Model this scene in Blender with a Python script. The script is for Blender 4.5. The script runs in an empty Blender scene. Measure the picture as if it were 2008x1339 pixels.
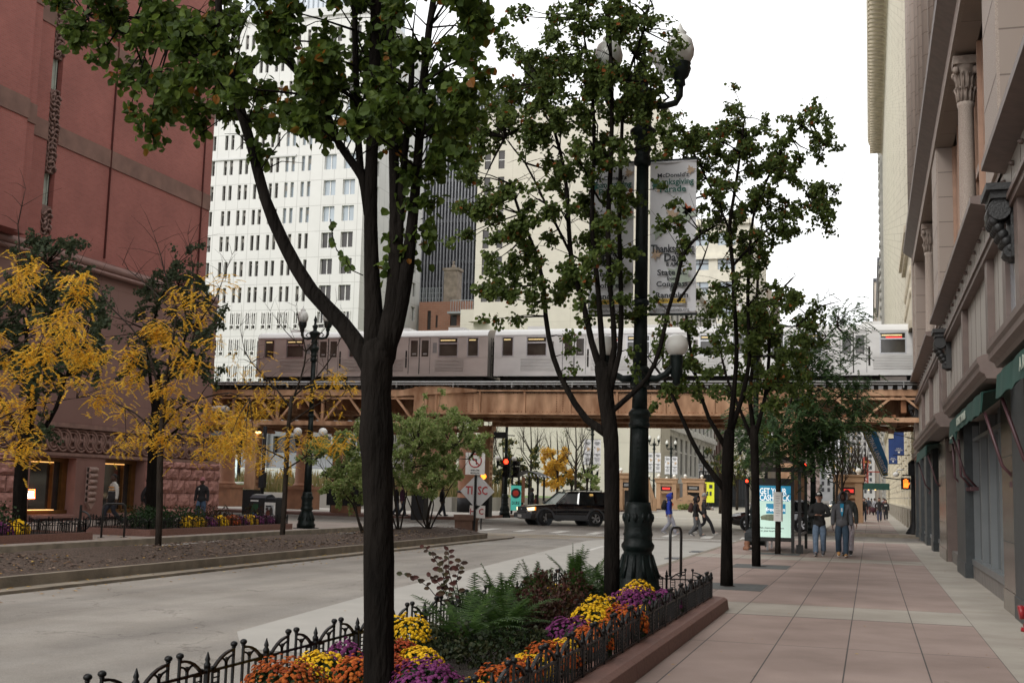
import bpy, bmesh, math, random
from mathutils import Vector, Matrix
import numpy as np
random.seed(7); rnd = random.random
def U(a, b): return a + (b - a) * rnd()
R = math.radians
S = bpy.context.scene
C = S.collection
# ---------------------------------------------------------------- camera
H = 1.65; FP = 2330.0; CX, CY = 1004.0, 669.5
_y = Vector((703, 308.5, FP)).normalized()
_h = Vector((math.cos(R(1.5)), math.sin(R(1.5)), 0))
_z = _y.cross(_h).normalized()
if _z.y > 0: _z = -_z
_x = _y.cross(_z)
if _x.x < 0: _x = -_x
MM = Matrix((_x, _y, _z))            # world = MM @ camera (x right, y down, z forward)
cam = bpy.data.objects.new('camera', bpy.data.cameras.new('camera')); C.objects.link(cam)
cam.matrix_world = Matrix.Translation((0, 0, H)) @ Matrix((
    (MM[0][0], -MM[0][1], -MM[0][2]), (MM[1][0], -MM[1][1], -MM[1][2]), (MM[2][0], -MM[2][1], -MM[2][2]))).to_4x4()
cam.data.sensor_width = 36; cam.data.lens = FP / 2008 * 36
cam.data.clip_start = 0.1; cam.data.clip_end = 3000
cam.data.dof.use_dof = True; cam.data.dof.focus_distance = 11.0; cam.data.dof.aperture_fstop = 8
S.camera = cam
# ---------------------------------------------------------------- sky, sun, exposure
SUN_EL, SUN_AZ = 38, 205
w = bpy.data.worlds.new('World'); S.world = w; w.use_nodes = True
nt = w.node_tree; nt.nodes.clear()
sky = nt.nodes.new('ShaderNodeTexSky'); sky.sky_type = 'NISHITA'; sky.sun_disc = False
sky.sun_elevation = R(SUN_EL); sky.sun_rotation = R(SUN_AZ); sky.dust_density = 4; sky.air_density = 1.2
hs = nt.nodes.new('ShaderNodeHueSaturation'); hs.inputs['Saturation'].default_value = 0.08
cl = nt.nodes.new('ShaderNodeMixRGB'); cl.inputs[0].default_value = 0.86   # closed cloud cover
cl.inputs[2].default_value = (7.6, 7.65, 7.7, 1)
bg = nt.nodes.new('ShaderNodeBackground'); bg.inputs[1].default_value = 0.12
wo = nt.nodes.new('ShaderNodeOutputWorld')
nt.links.new(sky.outputs[0], hs.inputs['Color']); nt.links.new(hs.outputs[0], cl.inputs[1])
nt.links.new(cl.outputs[0], bg.inputs[0]); nt.links.new(bg.outputs[0], wo.inputs[0])
sl = bpy.data.lights.new('sun', 'SUN'); sl.energy = 0.7; sl.angle = R(25); sl.color = (1, .97, .92)
so = bpy.data.objects.new('sun', sl); C.objects.link(so)
_d = Vector((math.sin(R(SUN_AZ)) * math.cos(R(SUN_EL)), math.cos(R(SUN_AZ)) * math.cos(R(SUN_EL)), math.sin(R(SUN_EL))))
so.rotation_euler = _d.to_track_quat('Z', 'Y').to_euler()
S.view_settings.view_transform = 'Standard'; S.view_settings.look = 'None'; S.view_settings.gamma = 1
S.view_settings.exposure = 0.86
S.cycles.max_bounces = 6; S.cycles.diffuse_bounces = 3; S.cycles.glossy_bounces = 3
S.cycles.transparent_max_bounces = 6; S.cycles.transmission_bounces = 3
S.cycles.caustics_reflective = False; S.cycles.caustics_refractive = False
# ---------------------------------------------------------------- measuring helpers (street axes: Y runs up the street)
O = Vector((0, 0, H))
def ray(u, v): return MM @ Vector((u - CX, v - CY, FP))
def G(u, v, z=0):
    d = ray(u, v); return O + d * ((z - H) / d.z)
def PY(u, v, y):
    d = ray(u, v); return O + d * (y / d.y)
def PX(u, v, x):
    d = ray(u, v); return O + d * (x / d.x)
# ---------------------------------------------------------------- materials
def newmat(name):
    m = bpy.data.materials.new(name); m.use_nodes = True
    return m, m.node_tree, m.node_tree.nodes['Principled BSDF']
def c4(c): return (c[0], c[1], c[2], 1)
def mat(name, col, rough=.7, var=.15, scale=4, bump=0, metal=0, emit=None, es=0, spec=.5, bscale=None, stretch=None, col2=None, detail=4):
    m, t, b = newmat(name); N = t.nodes; L = t.links
    tc = N.new('ShaderNodeTexCoord'); mp = N.new('ShaderNodeMapping')
    L.new(tc.outputs['Object'], mp.inputs[0])
    if stretch: mp.inputs['Scale'].default_value = stretch
    n = N.new('ShaderNodeTexNoise'); n.inputs['Scale'].default_value = scale; n.inputs['Detail'].default_value = detail
    L.new(mp.outputs[0], n.inputs['Vector'])
    r = N.new('ShaderNodeValToRGB'); L.new(n.outputs['Fac'], r.inputs[0])
    r.color_ramp.elements[0].position = .3; r.color_ramp.elements[1].position = .7
    a = [max(0, x * (1 - var)) for x in col]; d = [min(1, x * (1 + var)) for x in (col2 or col)]
    r.color_ramp.elements[0].color = c4(a); r.color_ramp.elements[1].color = c4(d)
    L.new(r.outputs[0], b.inputs['Base Color'])
    b.inputs['Roughness'].default_value = rough; b.inputs['Metallic'].default_value = metal
    b.inputs['Specular IOR Level'].default_value = spec
    if emit: b.inputs['Emission Color'].default_value = c4(emit); b.inputs['Emission Strength'].default_value = es
    if bump:
        n2 = N.new('ShaderNodeTexNoise'); n2.inputs['Scale'].default_value = bscale or scale * 4; n2.inputs['Detail'].default_value = 5
        L.new(mp.outputs[0], n2.inputs['Vector'])
        bp = N.new('ShaderNodeBump'); bp.inputs['Strength'].default_value = bump; bp.inputs['Distance'].default_value = .05
        L.new(n2.outputs['Fac'], bp.inputs['Height']); L.new(bp.outputs[0], b.inputs['Normal'])
    return m
def leafmat(name, cols, trans=.25, rough=.55, rare=None):
    m, t, b = newmat(name); N = t.nodes; L = t.links
    g = N.new('ShaderNodeNewGeometry'); r = N.new('ShaderNodeValToRGB'); L.new(g.outputs['Random Per Island'], r.inputs[0])
    e = r.color_ramp.elements
    while len(e) < len(cols): e.new(.5)
    for i, c in enumerate(cols): e[i].position = i / max(1, len(cols) - 1) * (.93 if rare else 1); e[i].color = c4(c)
    if rare: q = e.new(.97); q.color = c4(cols[-1]); q = e.new(.985); q.color = c4(rare)
    L.new(r.outputs[0], b.inputs['Base Color']); b.inputs['Roughness'].default_value = rough; b.inputs['Specular IOR Level'].default_value = .22
    if trans:
        tr = N.new('ShaderNodeBsdfTranslucent'); L.new(r.outputs[0], tr.inputs[0])
        mx = N.new('ShaderNodeMixShader'); mx.inputs[0].default_value = trans
        L.new(b.outputs[0], mx.inputs[1]); L.new(tr.outputs[0], mx.inputs[2])
        L.new(mx.outputs[0], N['Material Output'].inputs[0])
    return m
def brickmat(name, c1, c2, mort, bw, bh, ms, axis='x', rough=.85, bump=.3, off=.5, var=.12):
    """courses on a vertical wall: axis is the wall's normal"""
    m, t, b = newmat(name); N = t.nodes; L = t.links
    tc = N.new('ShaderNodeTexCoord'); sp = N.new('ShaderNodeSeparateXYZ'); cb = N.new('ShaderNodeCombineXYZ')
    L.new(tc.outputs['Object'], sp.inputs[0])
    if axis == 'z': L.new(sp.outputs[0], cb.inputs[0]); L.new(sp.outputs[1], cb.inputs[1])
    else: L.new(sp.outputs[1 if axis == 'x' else 0], cb.inputs[0]); L.new(sp.outputs[2], cb.inputs[1])
    k = N.new('ShaderNodeTexBrick'); L.new(cb.outputs[0], k.inputs['Vector'])
    k.inputs['Scale'].default_value = 1; k.inputs['Brick Width'].default_value = bw; k.inputs['Row Height'].default_value = bh
    k.inputs['Mortar Size'].default_value = ms; k.inputs['Color1'].default_value = c4(c1); k.inputs['Color2'].default_value = c4(c2)
    k.inputs['Mortar'].default_value = c4(mort); k.offset = off
    n = N.new('ShaderNodeTexNoise'); n.inputs['Scale'].default_value = .5; n.inputs['Detail'].default_value = 6
    L.new(tc.outputs['Object'], n.inputs['Vector'])
    r = N.new('ShaderNodeValToRGB'); r.color_ramp.elements[0].position = .3; r.color_ramp.elements[1].position = .7
    r.color_ramp.elements[0].color = (1 - var, 1 - var, 1 - var, 1); r.color_ramp.elements[1].color = (1, 1, 1, 1)
    L.new(n.outputs['Fac'], r.inputs[0])
    mx = N.new('ShaderNodeMixRGB'); mx.blend_type = 'MULTIPLY'; mx.inputs[0].default_value = 1
    L.new(k.outputs[0], mx.inputs[1]); L.new(r.outputs[0], mx.inputs[2]); L.new(mx.outputs[0], b.inputs['Base Color'])
    b.inputs['Roughness'].default_value = rough
    if bump:
        bp = N.new('ShaderNodeBump'); bp.inputs['Strength'].default_value = bump; bp.inputs['Distance'].default_value = .01; bp.invert = True
        L.new(k.outputs['Fac'], bp.inputs['Height']); L.new(bp.outputs[0], b.inputs['Normal'])
    return m
# ---------------------------------------------------------------- mesh builder
class MB:
    def __init__(s): s.v = []; s.f = []; s.m = []; s.s = []
    def add(s, vs, fs, mi=0, sm=False):
        o = len(s.v); s.v += [tuple(v) for v in vs]
        for f in fs: s.f.append(tuple(i + o for i in f)); s.m.append(mi); s.s.append(sm)
        return s
    def box(s, x0, y0, z0, x1, y1, z1, mi=0):
        x0, x1 = sorted((x0, x1)); y0, y1 = sorted((y0, y1)); z0, z1 = sorted((z0, z1))
        return s.add([(x0,y0,z0),(x1,y0,z0),(x1,y1,z0),(x0,y1,z0),(x0,y0,z1),(x1,y0,z1),(x1,y1,z1),(x0,y1,z1)],
                     [(0,3,2,1),(4,5,6,7),(0,1,5,4),(1,2,6,5),(2,3,7,6),(3,0,4,7)], mi)
    def bar(s, a, b, w, h, mi=0, up=(0, 0, 1)):
        a = Vector(a); b = Vector(b); d = (b - a).normalized(); u = Vector(up)
        if abs(d.dot(u)) > .99: u = Vector((1, 0, 0))
        x = d.cross(u).normalized() * w / 2; y = x.cross(d).normalized() * h / 2
        vs = [p + q for p in (a, b) for q in (-x - y, x - y, x + y, -x + y)]
        return s.add(vs, [(0,1,2,3),(4,7,6,5),(0,4,5,1),(1,5,6,2),(2,6,7,3),(3,7,4,0)], mi)
    def prism(s, pts, a0, a1, ax='z', mi=0):
        """polygon in the plane normal to ax, extruded from a0 to a1"""
        n = len(pts)
        def P(p, a): return (p[0], p[1], a) if ax == 'z' else ((a, p[0], p[1]) if ax == 'x' else (p[0], a, p[1]))
        vs = [P(p, a0) for p in pts] + [P(p, a1) for p in pts]
        fs = [tuple(range(n))[::-1], tuple(range(n, 2 * n))] + [(i, (i+1) % n, n + (i+1) % n, n + i) for i in range(n)]
        return s.add(vs, fs, mi)
    def tube(s, pts, rad, n=6, mi=0, cap=True, sm=True):
        pts = [Vector(p) for p in pts]
        if not hasattr(rad, '__len__'): rad = [rad] * len(pts)
        o = len(s.v); k = len(pts); u = None
        for i, p in enumerate(pts):
            d = (pts[min(i+1, k-1)] - pts[max(i-1, 0)])
            d = d.normalized() if d.length > 1e-9 else Vector((0, 0, 1))
            if u is None: u = d.cross(Vector((0, 1, 0.3))) if abs(d.y) < .9 else d.cross(Vector((1, 0, 0)))
            u = (u - d * u.dot(d)).normalized(); w_ = d.cross(u)
            for j in range(n):
                a = 2 * math.pi * j / n; s.v.append(tuple(p + (u * math.cos(a) + w_ * math.sin(a)) * rad[i]))
        for i in range(k - 1):
            for j in range(n):
                s.f.append((o+i*n+j, o+i*n+(j+1) % n, o+(i+1)*n+(j+1) % n, o+(i+1)*n+j)); s.m.append(mi); s.s.append(sm)
        if cap:
            s.f.append(tuple(o+j for j in range(n))[::-1]); s.m.append(mi); s.s.append(False)
            s.f.append(tuple(o+(k-1)*n+j for j in range(n))); s.m.append(mi); s.s.append(False)
        return s
    def lathe(s, prof, c=(0, 0, 0), n=16, mi=0, sm=True, flute=0, nf=0):
        o = len(s.v); k = len(prof)
        for r_, z in prof:
            for j in range(n):
                a = 2 * math.pi * (j + .5) / n; rr = r_ * (1 - (flute if j % 2 else 0)); s.v.append((c[0]+rr*math.cos(a), c[1]+rr*math.sin(a), c[2]+z))
        for i in range(k - 1):
            for j in range(n):
                s.f.append((o+i*n+j, o+i*n+(j+1) % n, o+(i+1)*n+(j+1) % n, o+(i+1)*n+j)); s.m.append(mi); s.s.append(sm)
        s.f.append(tuple(o+j for j in range(n))[::-1]); s.m.append(mi); s.s.append(False)
        s.f.append(tuple(o+(k-1)*n+j for j in range(n))); s.m.append(mi); s.s.append(False)
        return s
    def ell(s, c, r, mi=0, n=10, k=7, rot=None):
        if not hasattr(r, '__len__'): r = (r, r, r)
        vs = []; fs = []
        for i in range(k + 1):
            t = math.pi * i / k
            for j in range(n):
                a = 2 * math.pi * j / n
                p = Vector((r[0]*math.sin(t)*math.cos(a), r[1]*math.sin(t)*math.sin(a), r[2]*math.cos(t)))
                if rot: p = rot @ p
                vs.append(p + Vector(c))
        for i in range(k):
            for j in range(n): fs.append((i*n+j, (i+1)*n+j, (i+1)*n+(j+1) % n, i*n+(j+1) % n))
        return s.add(vs, fs, mi, True)
    def wall(s, ax, c, sg, a0, a1, z0, z1, holes, depth, mi=0, ri=None):
        """wall face with real openings and reveals; holes = (a0, a1, z0, z1)"""
        A = sorted({a0, a1, *[h[0] for h in holes], *[h[1] for h in holes]}); Z = sorted({z0, z1, *[h[2] for h in holes], *[h[3] for h in holes]})
        def P(a, z, d=0): return (c - sg * d, a, z) if ax == 'x' else (a, c - sg * d, z)
        hs_ = set()
        ia = {a: i for i, a in enumerate(A)}; iz = {z: i for i, z in enumerate(Z)}
        for h in holes:
            for i in range(ia[h[0]], ia[h[1]]):
                for j in range(iz[h[2]], iz[h[3]]): hs_.add((i, j))
        for i in range(len(A) - 1):
            j = 0
            while j < len(Z) - 1:
                if (i, j) in hs_: j += 1; continue
                k = j
                while k < len(Z) - 1 and (i, k) not in hs_: k += 1
                s.add([P(A[i], Z[j]), P(A[i+1], Z[j]), P(A[i+1], Z[k]), P(A[i], Z[k])], [(0, 1, 2, 3)], mi); j = k
        ri = mi if ri is None else ri
        for h in holes:
            q = [(h[0], h[2]), (h[1], h[2]), (h[1], h[3]), (h[0], h[3])]
            for e in range(4):
                p, r_ = q[e], q[(e+1) % 4]
                s.add([P(*p), P(*r_), P(*r_, depth), P(*p, depth)], [(0, 1, 2, 3)], ri)
        return s
    def build(s, name, mats, parent=None, world=True, bevel=0):
        me = bpy.data.meshes.new(name)
        o = Vector((0, 0, 0))
        if parent is not None and world:
            q = parent
            while q is not None: o = o + q.location; q = q.parent
        me.from_pydata([(v[0]-o.x, v[1]-o.y, v[2]-o.z) for v in s.v] if o.length else s.v, [], s.f)
        if not isinstance(mats, (list, tuple)): mats = [mats]
        for m in mats: me.materials.append(m)
        me.polygons.foreach_set('material_index', s.m); me.polygons.foreach_set('use_smooth', s.s); me.update()
        ob = bpy.data.objects.new(name, me); C.objects.link(ob)
        if parent is not None: ob.parent = parent
        if bevel:
            b = ob.modifiers.new('bevel', 'BEVEL'); b.width = bevel; b.segments = 2; b.limit_method = 'ANGLE'
        return ob
def tag(o, label=None, cat=None, group=None, kind=None):
    if label: o['label'] = label
    if cat: o['category'] = cat
    if group: o['group'] = group
    if kind: o['kind'] = kind
    return o
def thing(name, label, cat, loc=(0, 0, 0), rz=0, group=None):
    o = bpy.data.objects.new(name, None); C.objects.link(o); o.location = loc; o.rotation_euler = (0, 0, rz); o.empty_display_size = .2
    return tag(o, label, cat, group)
def struct(name, mb, m): return tag(mb.build(name, m), kind='structure')
def part(name, mb, m, parent, world=False, label=None, bevel=0):
    o = mb.build(name, m, parent, world, bevel)
    if label: o['label'] = label
    return o
KIDS = {}
def copy_tree(o, parent=None, top=True):
    c = o.copy(); C.objects.link(c); c.parent = parent
    for ch in [x for x in o.children]: copy_tree(ch, c, False)
    return c
def dup(root, loc, rz=None, label=None, group=None):
    c = copy_tree(root); c.location = loc
    if rz is not None: c.rotation_euler = (0, 0, rz)
    if label: c['label'] = label
    if group: c['group'] = group
    return c
DG = None
def bake(ob):
    """apply an object's modifiers into its mesh"""
    dg = bpy.context.evaluated_depsgraph_get(); ev = ob.evaluated_get(dg)
    me = bpy.data.meshes.new_from_object(ev); ob.modifiers.clear(); ob.data = me
    return ob
def text(s, size, M4, m, parent, name='lettering', ext=.004, align='CENTER', sx=1, world=False, bold=.018):
    cu = bpy.data.curves.new('t', 'FONT'); cu.body = s; cu.size = size; cu.extrude = ext; cu.align_x = align; cu.align_y = 'CENTER'; cu.resolution_u = 2; cu.offset = size * bold
    o = bpy.data.objects.new('t', cu); C.objects.link(o)
    me = bpy.data.meshes.new_from_object(o.evaluated_get(bpy.context.evaluated_depsgraph_get())); bpy.data.objects.remove(o)
    off = Vector((0, 0, 0))
    if world and parent is not None:
        q = parent
        while q is not None: off = off + q.location; q = q.parent
    me.transform(Matrix.Translation(-off) @ M4 @ Matrix.Diagonal((sx, 1, 1, 1))); me.materials.clear(); me.materials.append(m)
    ob = bpy.data.objects.new(name, me); C.objects.link(ob); ob.parent = parent
    return ob
def face(loc, rx=90, rz=0, ry=0):
    return Matrix.Translation(loc) @ Matrix.Rotation(R(rz), 4, 'Z') @ Matrix.Rotation(R(ry), 4, 'Y') @ Matrix.Rotation(R(rx), 4, 'X')
# ---------------------------------------------------------------- shared materials
K = {}
K['concrete'] = mat('pale_concrete', (.40, .385, .34), .9, .1, 1.5, .15, bscale=60)
K['kerb'] = mat('kerb_concrete', (.235, .20, .155), .9, .28, 2.5, .25, bscale=30)
K['granite'] = mat('red_granite', (.22, .115, .09), .6, .22, 30, .1)
K['iron'] = mat('black_iron', (.008, .008, .009), .5, .3, 8, .15, spec=.6)
K['green_iron'] = mat('dark_green_iron', (.006, .011, .010), .45, .4, 6, .2, spec=.25)
K['globe'] = mat('opal_glass', (.78, .77, .72), .25, .06, 5)
K['clear'] = mat('milky_lamp_glass', (.62, .62, .58), .2, .2, 6)
K['bark'] = mat('dark_bark', (.0105, .0085, .007), .95, .5, 6, .9, spec=.1, bscale=22, stretch=(1, 1, .25))
K['bark2'] = mat('grey_bark', (.032, .025, .020), .95, .4, 8, .8, spec=.15, bscale=30, stretch=(1, 1, .3))
K['black'] = mat('black_paint', (.010, .010, .011), .55, .2, 4, spec=.3)
K['rubber'] = mat('tyre_rubber', (.018, .018, .019), .85, .2, 12, .1)
K['chrome'] = mat('alloy_metal', (.55, .55, .56), .3, .1, 6, metal=.9)
K['white'] = mat('white_paint', (.72, .71, .68), .6, .08, 6)
K['glass'] = mat('dark_window_glass', (.018, .02, .022), .06, .3, 2, spec=.8)
K['redlamp'] = mat('red_lamp_lens', (.8, .02, .01), .4, 0, 1, emit=(1, .035, .012), es=3.2)
K['orangelamp'] = mat('amber_lamp_lens', (.9, .25, .02), .4, 0, 1, emit=(1, .22, .02), es=2)
K['warmlamp'] = mat('warm_lamp_lens', (.9, .7, .3), .4, 0, 1, emit=(1, .6, .18), es=4)
# ================================================================ GROUND, ROAD, SIDEWALKS
def sheet(name, pts, z, m):
    mb = MB(); mb.add([(x, y, z) for x, y in pts], [tuple(range(len(pts)))]); return struct(name, mb, m)
K['asphalt'] = mat('worn_asphalt', (.285, .266, .24), .92, .16, .9, .35, bscale=140, stretch=(1, .35, 1), detail=8)
K['lane'] = mat('pale_lane_concrete', (.395, .38, .345), .9, .07, 1.2, .12, bscale=60)
def spots(N, L, tc, src, b, sc):
    # gum, oil spots and worn patches
    v = N.new('ShaderNodeTexVoronoi'); v.inputs['Scale'].default_value = sc; L.new(tc.outputs['Object'], v.inputs['Vector'])
    r = N.new('ShaderNodeValToRGB'); r.color_ramp.elements[0].position = .028; r.color_ramp.elements[0].color = (.62, .6, .58, 1); r.color_ramp.elements[1].position = .04; r.color_ramp.elements[1].color = (1, 1, 1, 1); L.new(v.outputs['Distance'], r.inputs[0])
    n = N.new('ShaderNodeTexNoise'); n.inputs['Scale'].default_value = .33; n.inputs['Detail'].default_value = 9; n.inputs['Roughness'].default_value = .65; L.new(tc.outputs['Object'], n.inputs[0])
    q = N.new('ShaderNodeValToRGB'); q.color_ramp.elements[0].position = .36; q.color_ramp.elements[0].color = (.80, .785, .77, 1); q.color_ramp.elements[1].position = .6; q.color_ramp.elements[1].color = (1.05, 1.05, 1.05, 1); L.new(n.outputs['Fac'], q.inputs[0])
    a = N.new('ShaderNodeMixRGB'); a.blend_type = 'MULTIPLY'; a.inputs[0].default_value = 1; L.new(src, a.inputs[1]); L.new(r.outputs[0], a.inputs[2])
    c = N.new('ShaderNodeMixRGB'); c.blend_type = 'MULTIPLY'; c.inputs[0].default_value = 1; L.new(a.outputs[0], c.inputs[1]); L.new(q.outputs[0], c.inputs[2]); L.new(c.outputs[0], b.inputs['Base Color'])
def asph():
    m = K['asphalt']; t = m.node_tree; N = t.nodes; L = t.links; b = N['Principled BSDF']
    src = b.inputs['Base Color'].links[0].from_socket
    tc = N.new('ShaderNodeTexCoord'); mp = N.new('ShaderNodeMapping'); mp.inputs['Scale'].default_value = (1.6, .07, 1); L.new(tc.outputs['Object'], mp.inputs[0])
    n = N.new('ShaderNodeTexNoise'); n.inputs['Scale'].default_value = .9; n.inputs['Detail'].default_value = 3; L.new(mp.outputs[0], n.inputs[0])
    r = N.new('ShaderNodeValToRGB'); r.color_ramp.elements[0].position = .33; r.color_ramp.elements[0].color = (.88, .875, .87, 1); r.color_ramp.elements[1].position = .62; r.color_ramp.elements[1].color = (1.08, 1.07, 1.05, 1)
    L.new(n.outputs['Fac'], r.inputs[0])
    mx = N.new('ShaderNodeMixRGB'); mx.blend_type = 'MULTIPLY'; mx.inputs[0].default_value = 1; L.new(src, mx.inputs[1]); L.new(r.outputs[0], mx.inputs[2])
    # hairline cracks
    v = N.new('ShaderNodeTexVoronoi'); v.feature = 'DISTANCE_TO_EDGE'; v.inputs['Scale'].default_value = .28
    nn = N.new('ShaderNodeTexNoise'); nn.inputs['Scale'].default_value = 1.7; nn.inputs['Detail'].default_value = 6; L.new(tc.outputs['Object'], nn.inputs[0])
    ad = N.new('ShaderNodeMixRGB'); ad.blend_type = 'ADD'; ad.inputs[0].default_value = 1.3; L.new(tc.outputs['Object'], ad.inputs[1]); L.new(nn.outputs[1], ad.inputs[2]); L.new(ad.outputs[0], v.inputs['Vector'])
    cr = N.new('ShaderNodeValToRGB'); cr.color_ramp.elements[0].position = .0; cr.color_ramp.elements[0].color = (.5, .48, .46, 1); cr.color_ramp.elements[1].position = .0045; cr.color_ramp.elements[1].color = (1, 1, 1, 1)
    L.new(v.outputs['Distance'], cr.inputs[0])
    m2 = N.new('ShaderNodeMixRGB'); m2.blend_type = 'MULTIPLY'; m2.inputs[0].default_value = .8; L.new(mx.outputs[0], m2.inputs[1]); L.new(cr.outputs[0], m2.inputs[2])
    n3 = N.new('ShaderNodeTexNoise'); n3.inputs['Scale'].default_value = 90; n3.inputs['Detail'].default_value = 2; L.new(tc.outputs['Object'], n3.inputs[0])
    m3 = N.new('ShaderNodeMixRGB'); m3.blend_type = 'OVERLAY'; m3.inputs[0].default_value = .45; L.new(m2.outputs[0], m3.inputs[1]); L.new(n3.outputs[0], m3.inputs[2])
    spots(N, L, tc, m3.outputs[0], b, .5)
asph()
# pink aggregate pavement: slabs with joints and pale cross bands worked out from real coordinates
def pavemat():
    m, t, b = newmat('pink_pavement'); N = t.nodes; L = t.links
    tc = N.new('ShaderNodeTexCoord'); sp = N.new('ShaderNodeSeparateXYZ'); L.new(tc.outputs['Object'], sp.inputs[0])
    def mt(op, a, b_=None, c=None):
        n = N.new('ShaderNodeMath'); n.operation = op
        for i, q in enumerate((a, b_, c)):
            if q is None: continue
            if isinstance(q, (int, float)): n.inputs[i].default_value = q
            else: L.new(q, n.inputs[i])
        return n.outputs[0]
    X = sp.outputs[0]; Yy = sp.outputs[1]
    # long joints every 0.78 m from X = 1.30 leftwards
    jx = mt('LESS_THAN', mt('PINGPONG', mt('SUBTRACT', X, 1.30), .39), .007)
    # pale cross bands: 1.9 m wide every 14.3 m (17.3..19.2, 33.3..35.6 ...)
    fy = mt('MODULO', mt('ADD', Yy, 100 * 15.2 - 17.3), 15.2)
    band = mt('LESS_THAN', fy, 1.9)
    jy1 = mt('LESS_THAN', mt('PINGPONG', mt('SUBTRACT', fy, 1.9), 1.66), .009)
    jy2 = mt('LESS_THAN', fy, .03)
    edge = mt('GREATER_THAN', X, 1.30)
    pale = mt('MAXIMUM', band, edge)
    n = N.new('ShaderNodeTexNoise'); n.inputs['Scale'].default_value = .8; n.inputs['Detail'].default_value = 7; L.new(tc.outputs['Object'], n.inputs[0])
    n2 = N.new('ShaderNodeTexNoise'); n2.inputs['Scale'].default_value = 110; n2.inputs['Detail'].default_value = 2; L.new(tc.outputs['Object'], n2.inputs[0])
    # tone per slab
    fx = mt('FLOOR', mt('DIVIDE', mt('SUBTRACT', X, 1.30), .78)); fyl = mt('FLOOR', mt('DIVIDE', mt('SUBTRACT', fy, 1.9), 3.32))
    cb = N.new('ShaderNodeCombineXYZ'); L.new(fx, cb.inputs[0]); L.new(mt('ADD', fyl, mt('FLOOR', mt('DIVIDE', mt('ADD', Yy, 100 * 15.2 - 17.3), 15.2))), cb.inputs[1])
    wn = N.new('ShaderNodeTexWhiteNoise'); wn.noise_dimensions = '3D'; L.new(cb.outputs[0], wn.inputs['Vector'])
    pk = N.new('ShaderNodeMixRGB'); pk.inputs[1].default_value = (.31, .23, .197, 1); pk.inputs[2].default_value = (.36, .275, .238, 1); L.new(wn.outputs[0], pk.inputs[0])
    cc = N.new('ShaderNodeMixRGB'); L.new(pale, cc.inputs[0]); L.new(pk.outputs[0], cc.inputs[1]); cc.inputs[2].default_value = (.40, .365, .31, 1)
    rr = N.new('ShaderNodeValToRGB'); rr.color_ramp.elements[0].position = .3; rr.color_ramp.elements[0].color = (.8, .79, .78, 1); rr.color_ramp.elements[1].position = .7; rr.color_ramp.elements[1].color = (1.08, 1.08, 1.08, 1)
    L.new(n.outputs['Fac'], rr.inputs[0])
    m1 = N.new('ShaderNodeMixRGB'); m1.blend_type = 'MULTIPLY'; m1.inputs[0].default_value = 1; L.new(cc.outputs[0], m1.inputs[1]); L.new(rr.outputs[0], m1.inputs[2])
    m2 = N.new('ShaderNodeMixRGB'); m2.blend_type = 'OVERLAY'; m2.inputs[0].default_value = .35; L.new(m1.outputs[0], m2.inputs[1]); L.new(n2.outputs[0], m2.inputs[2])
    jt = mt('MAXIMUM', mt('MULTIPLY', mt('MAXIMUM', jx, jy1), mt('SUBTRACT', 1, edge)), mt('MULTIPLY', jy2, mt('SUBTRACT', 1, edge)))
    m3 = N.new('ShaderNodeMixRGB'); L.new(jt, m3.inputs[0]); L.new(m2.outputs[0], m3.inputs[1]); m3.inputs[2].default_value = (.07, .06, .055, 1)
    spots(N, L, tc, m3.outputs[0], b, 1.3); b.inputs['Roughness'].default_value = .82
    return m
K['pave'] = pavemat()
K['granite_pave'] = mat('grey_red_pavement', (.30, .25, .215), .9, .12, 1.3, .1, bscale=40)
K['mulch'] = mat('wood_mulch', (.055, .038, .03), 1, .55, 26, 1.0, bscale=55, col2=(.12, .085, .065))
K['soil'] = mat('planter_soil', (.03, .022, .016), 1, .5, 20, .8)
RZ = -.15
gr = MB(); gr.add([(-900, -60, RZ-.02), (900, -60, RZ-.02), (900, 1800, RZ-.02), (-900, 1800, RZ-.02)], [(0, 1, 2, 3)])
struct('ground', gr, K['concrete'])
sheet('road', [(-19.7, -40), (-4.4, -40), (-4.4, 49.5), (60, 49.5), (60, 60), (-2, 60), (-2, 700), (-22.6, 700), (-22.6, 64.5), (-90, 64.5), (-90, 50), (-19.7, 50)], RZ, K['asphalt'])
sheet('parking_lane', [(-4.4, 11.9), (-6.6, 11.9), (-7.39, 13.2), (-7.96, 18.2), (-10.04, 43.3), (-9.6, 46), (-4.4, 46)], RZ+.004, K['lane'])
sheet('intersection_slab', [(-19, 66), (-8, 61.5), (-2.4, 61.5), (-2.4, 210), (-21, 210)], RZ+.004, mat('buff_concrete', (.40, .37, .31), .9, .1, .5, .1))
# near sidewalk (right)
sw = MB(); sw.prism([(-4.55, -30), (2.3, -30), (2.3, 49.3), (-2.6, 49.3), (-3.9, 48.6), (-4.55, 46.5)], RZ-.01, 0); struct('sidewalk', sw, K['pave'])
kb = MB(); kb.prism([(-4.7, -30), (-4.55, -30), (-4.55, 46.5), (-3.9, 48.6), (-2.6, 49.3), (2.3, 49.3), (2.3, 49.45), (-2.65, 49.45), (-4.02, 48.72), (-4.7, 46.6)], RZ-.01, .003); struct('kerb', kb, K['kerb'])
sw = MB(); sw.prism([(-1.9, 60.2), (2.6, 60.2), (2.6, 420), (-2.2, 420), (-2.2, 61)], RZ-.01, 0); struct('far_sidewalk', sw, K['pave'])
kb = MB(); kb.prism([(-2.35, 61), (-2.0, 60.05), (2.6, 60.05), (2.6, 60.2), (-1.9, 60.2), (-2.2, 61), (-2.2, 420), (-2.35, 420)], RZ-.01, .003); struct('far_kerb', kb, K['kerb'])
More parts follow.
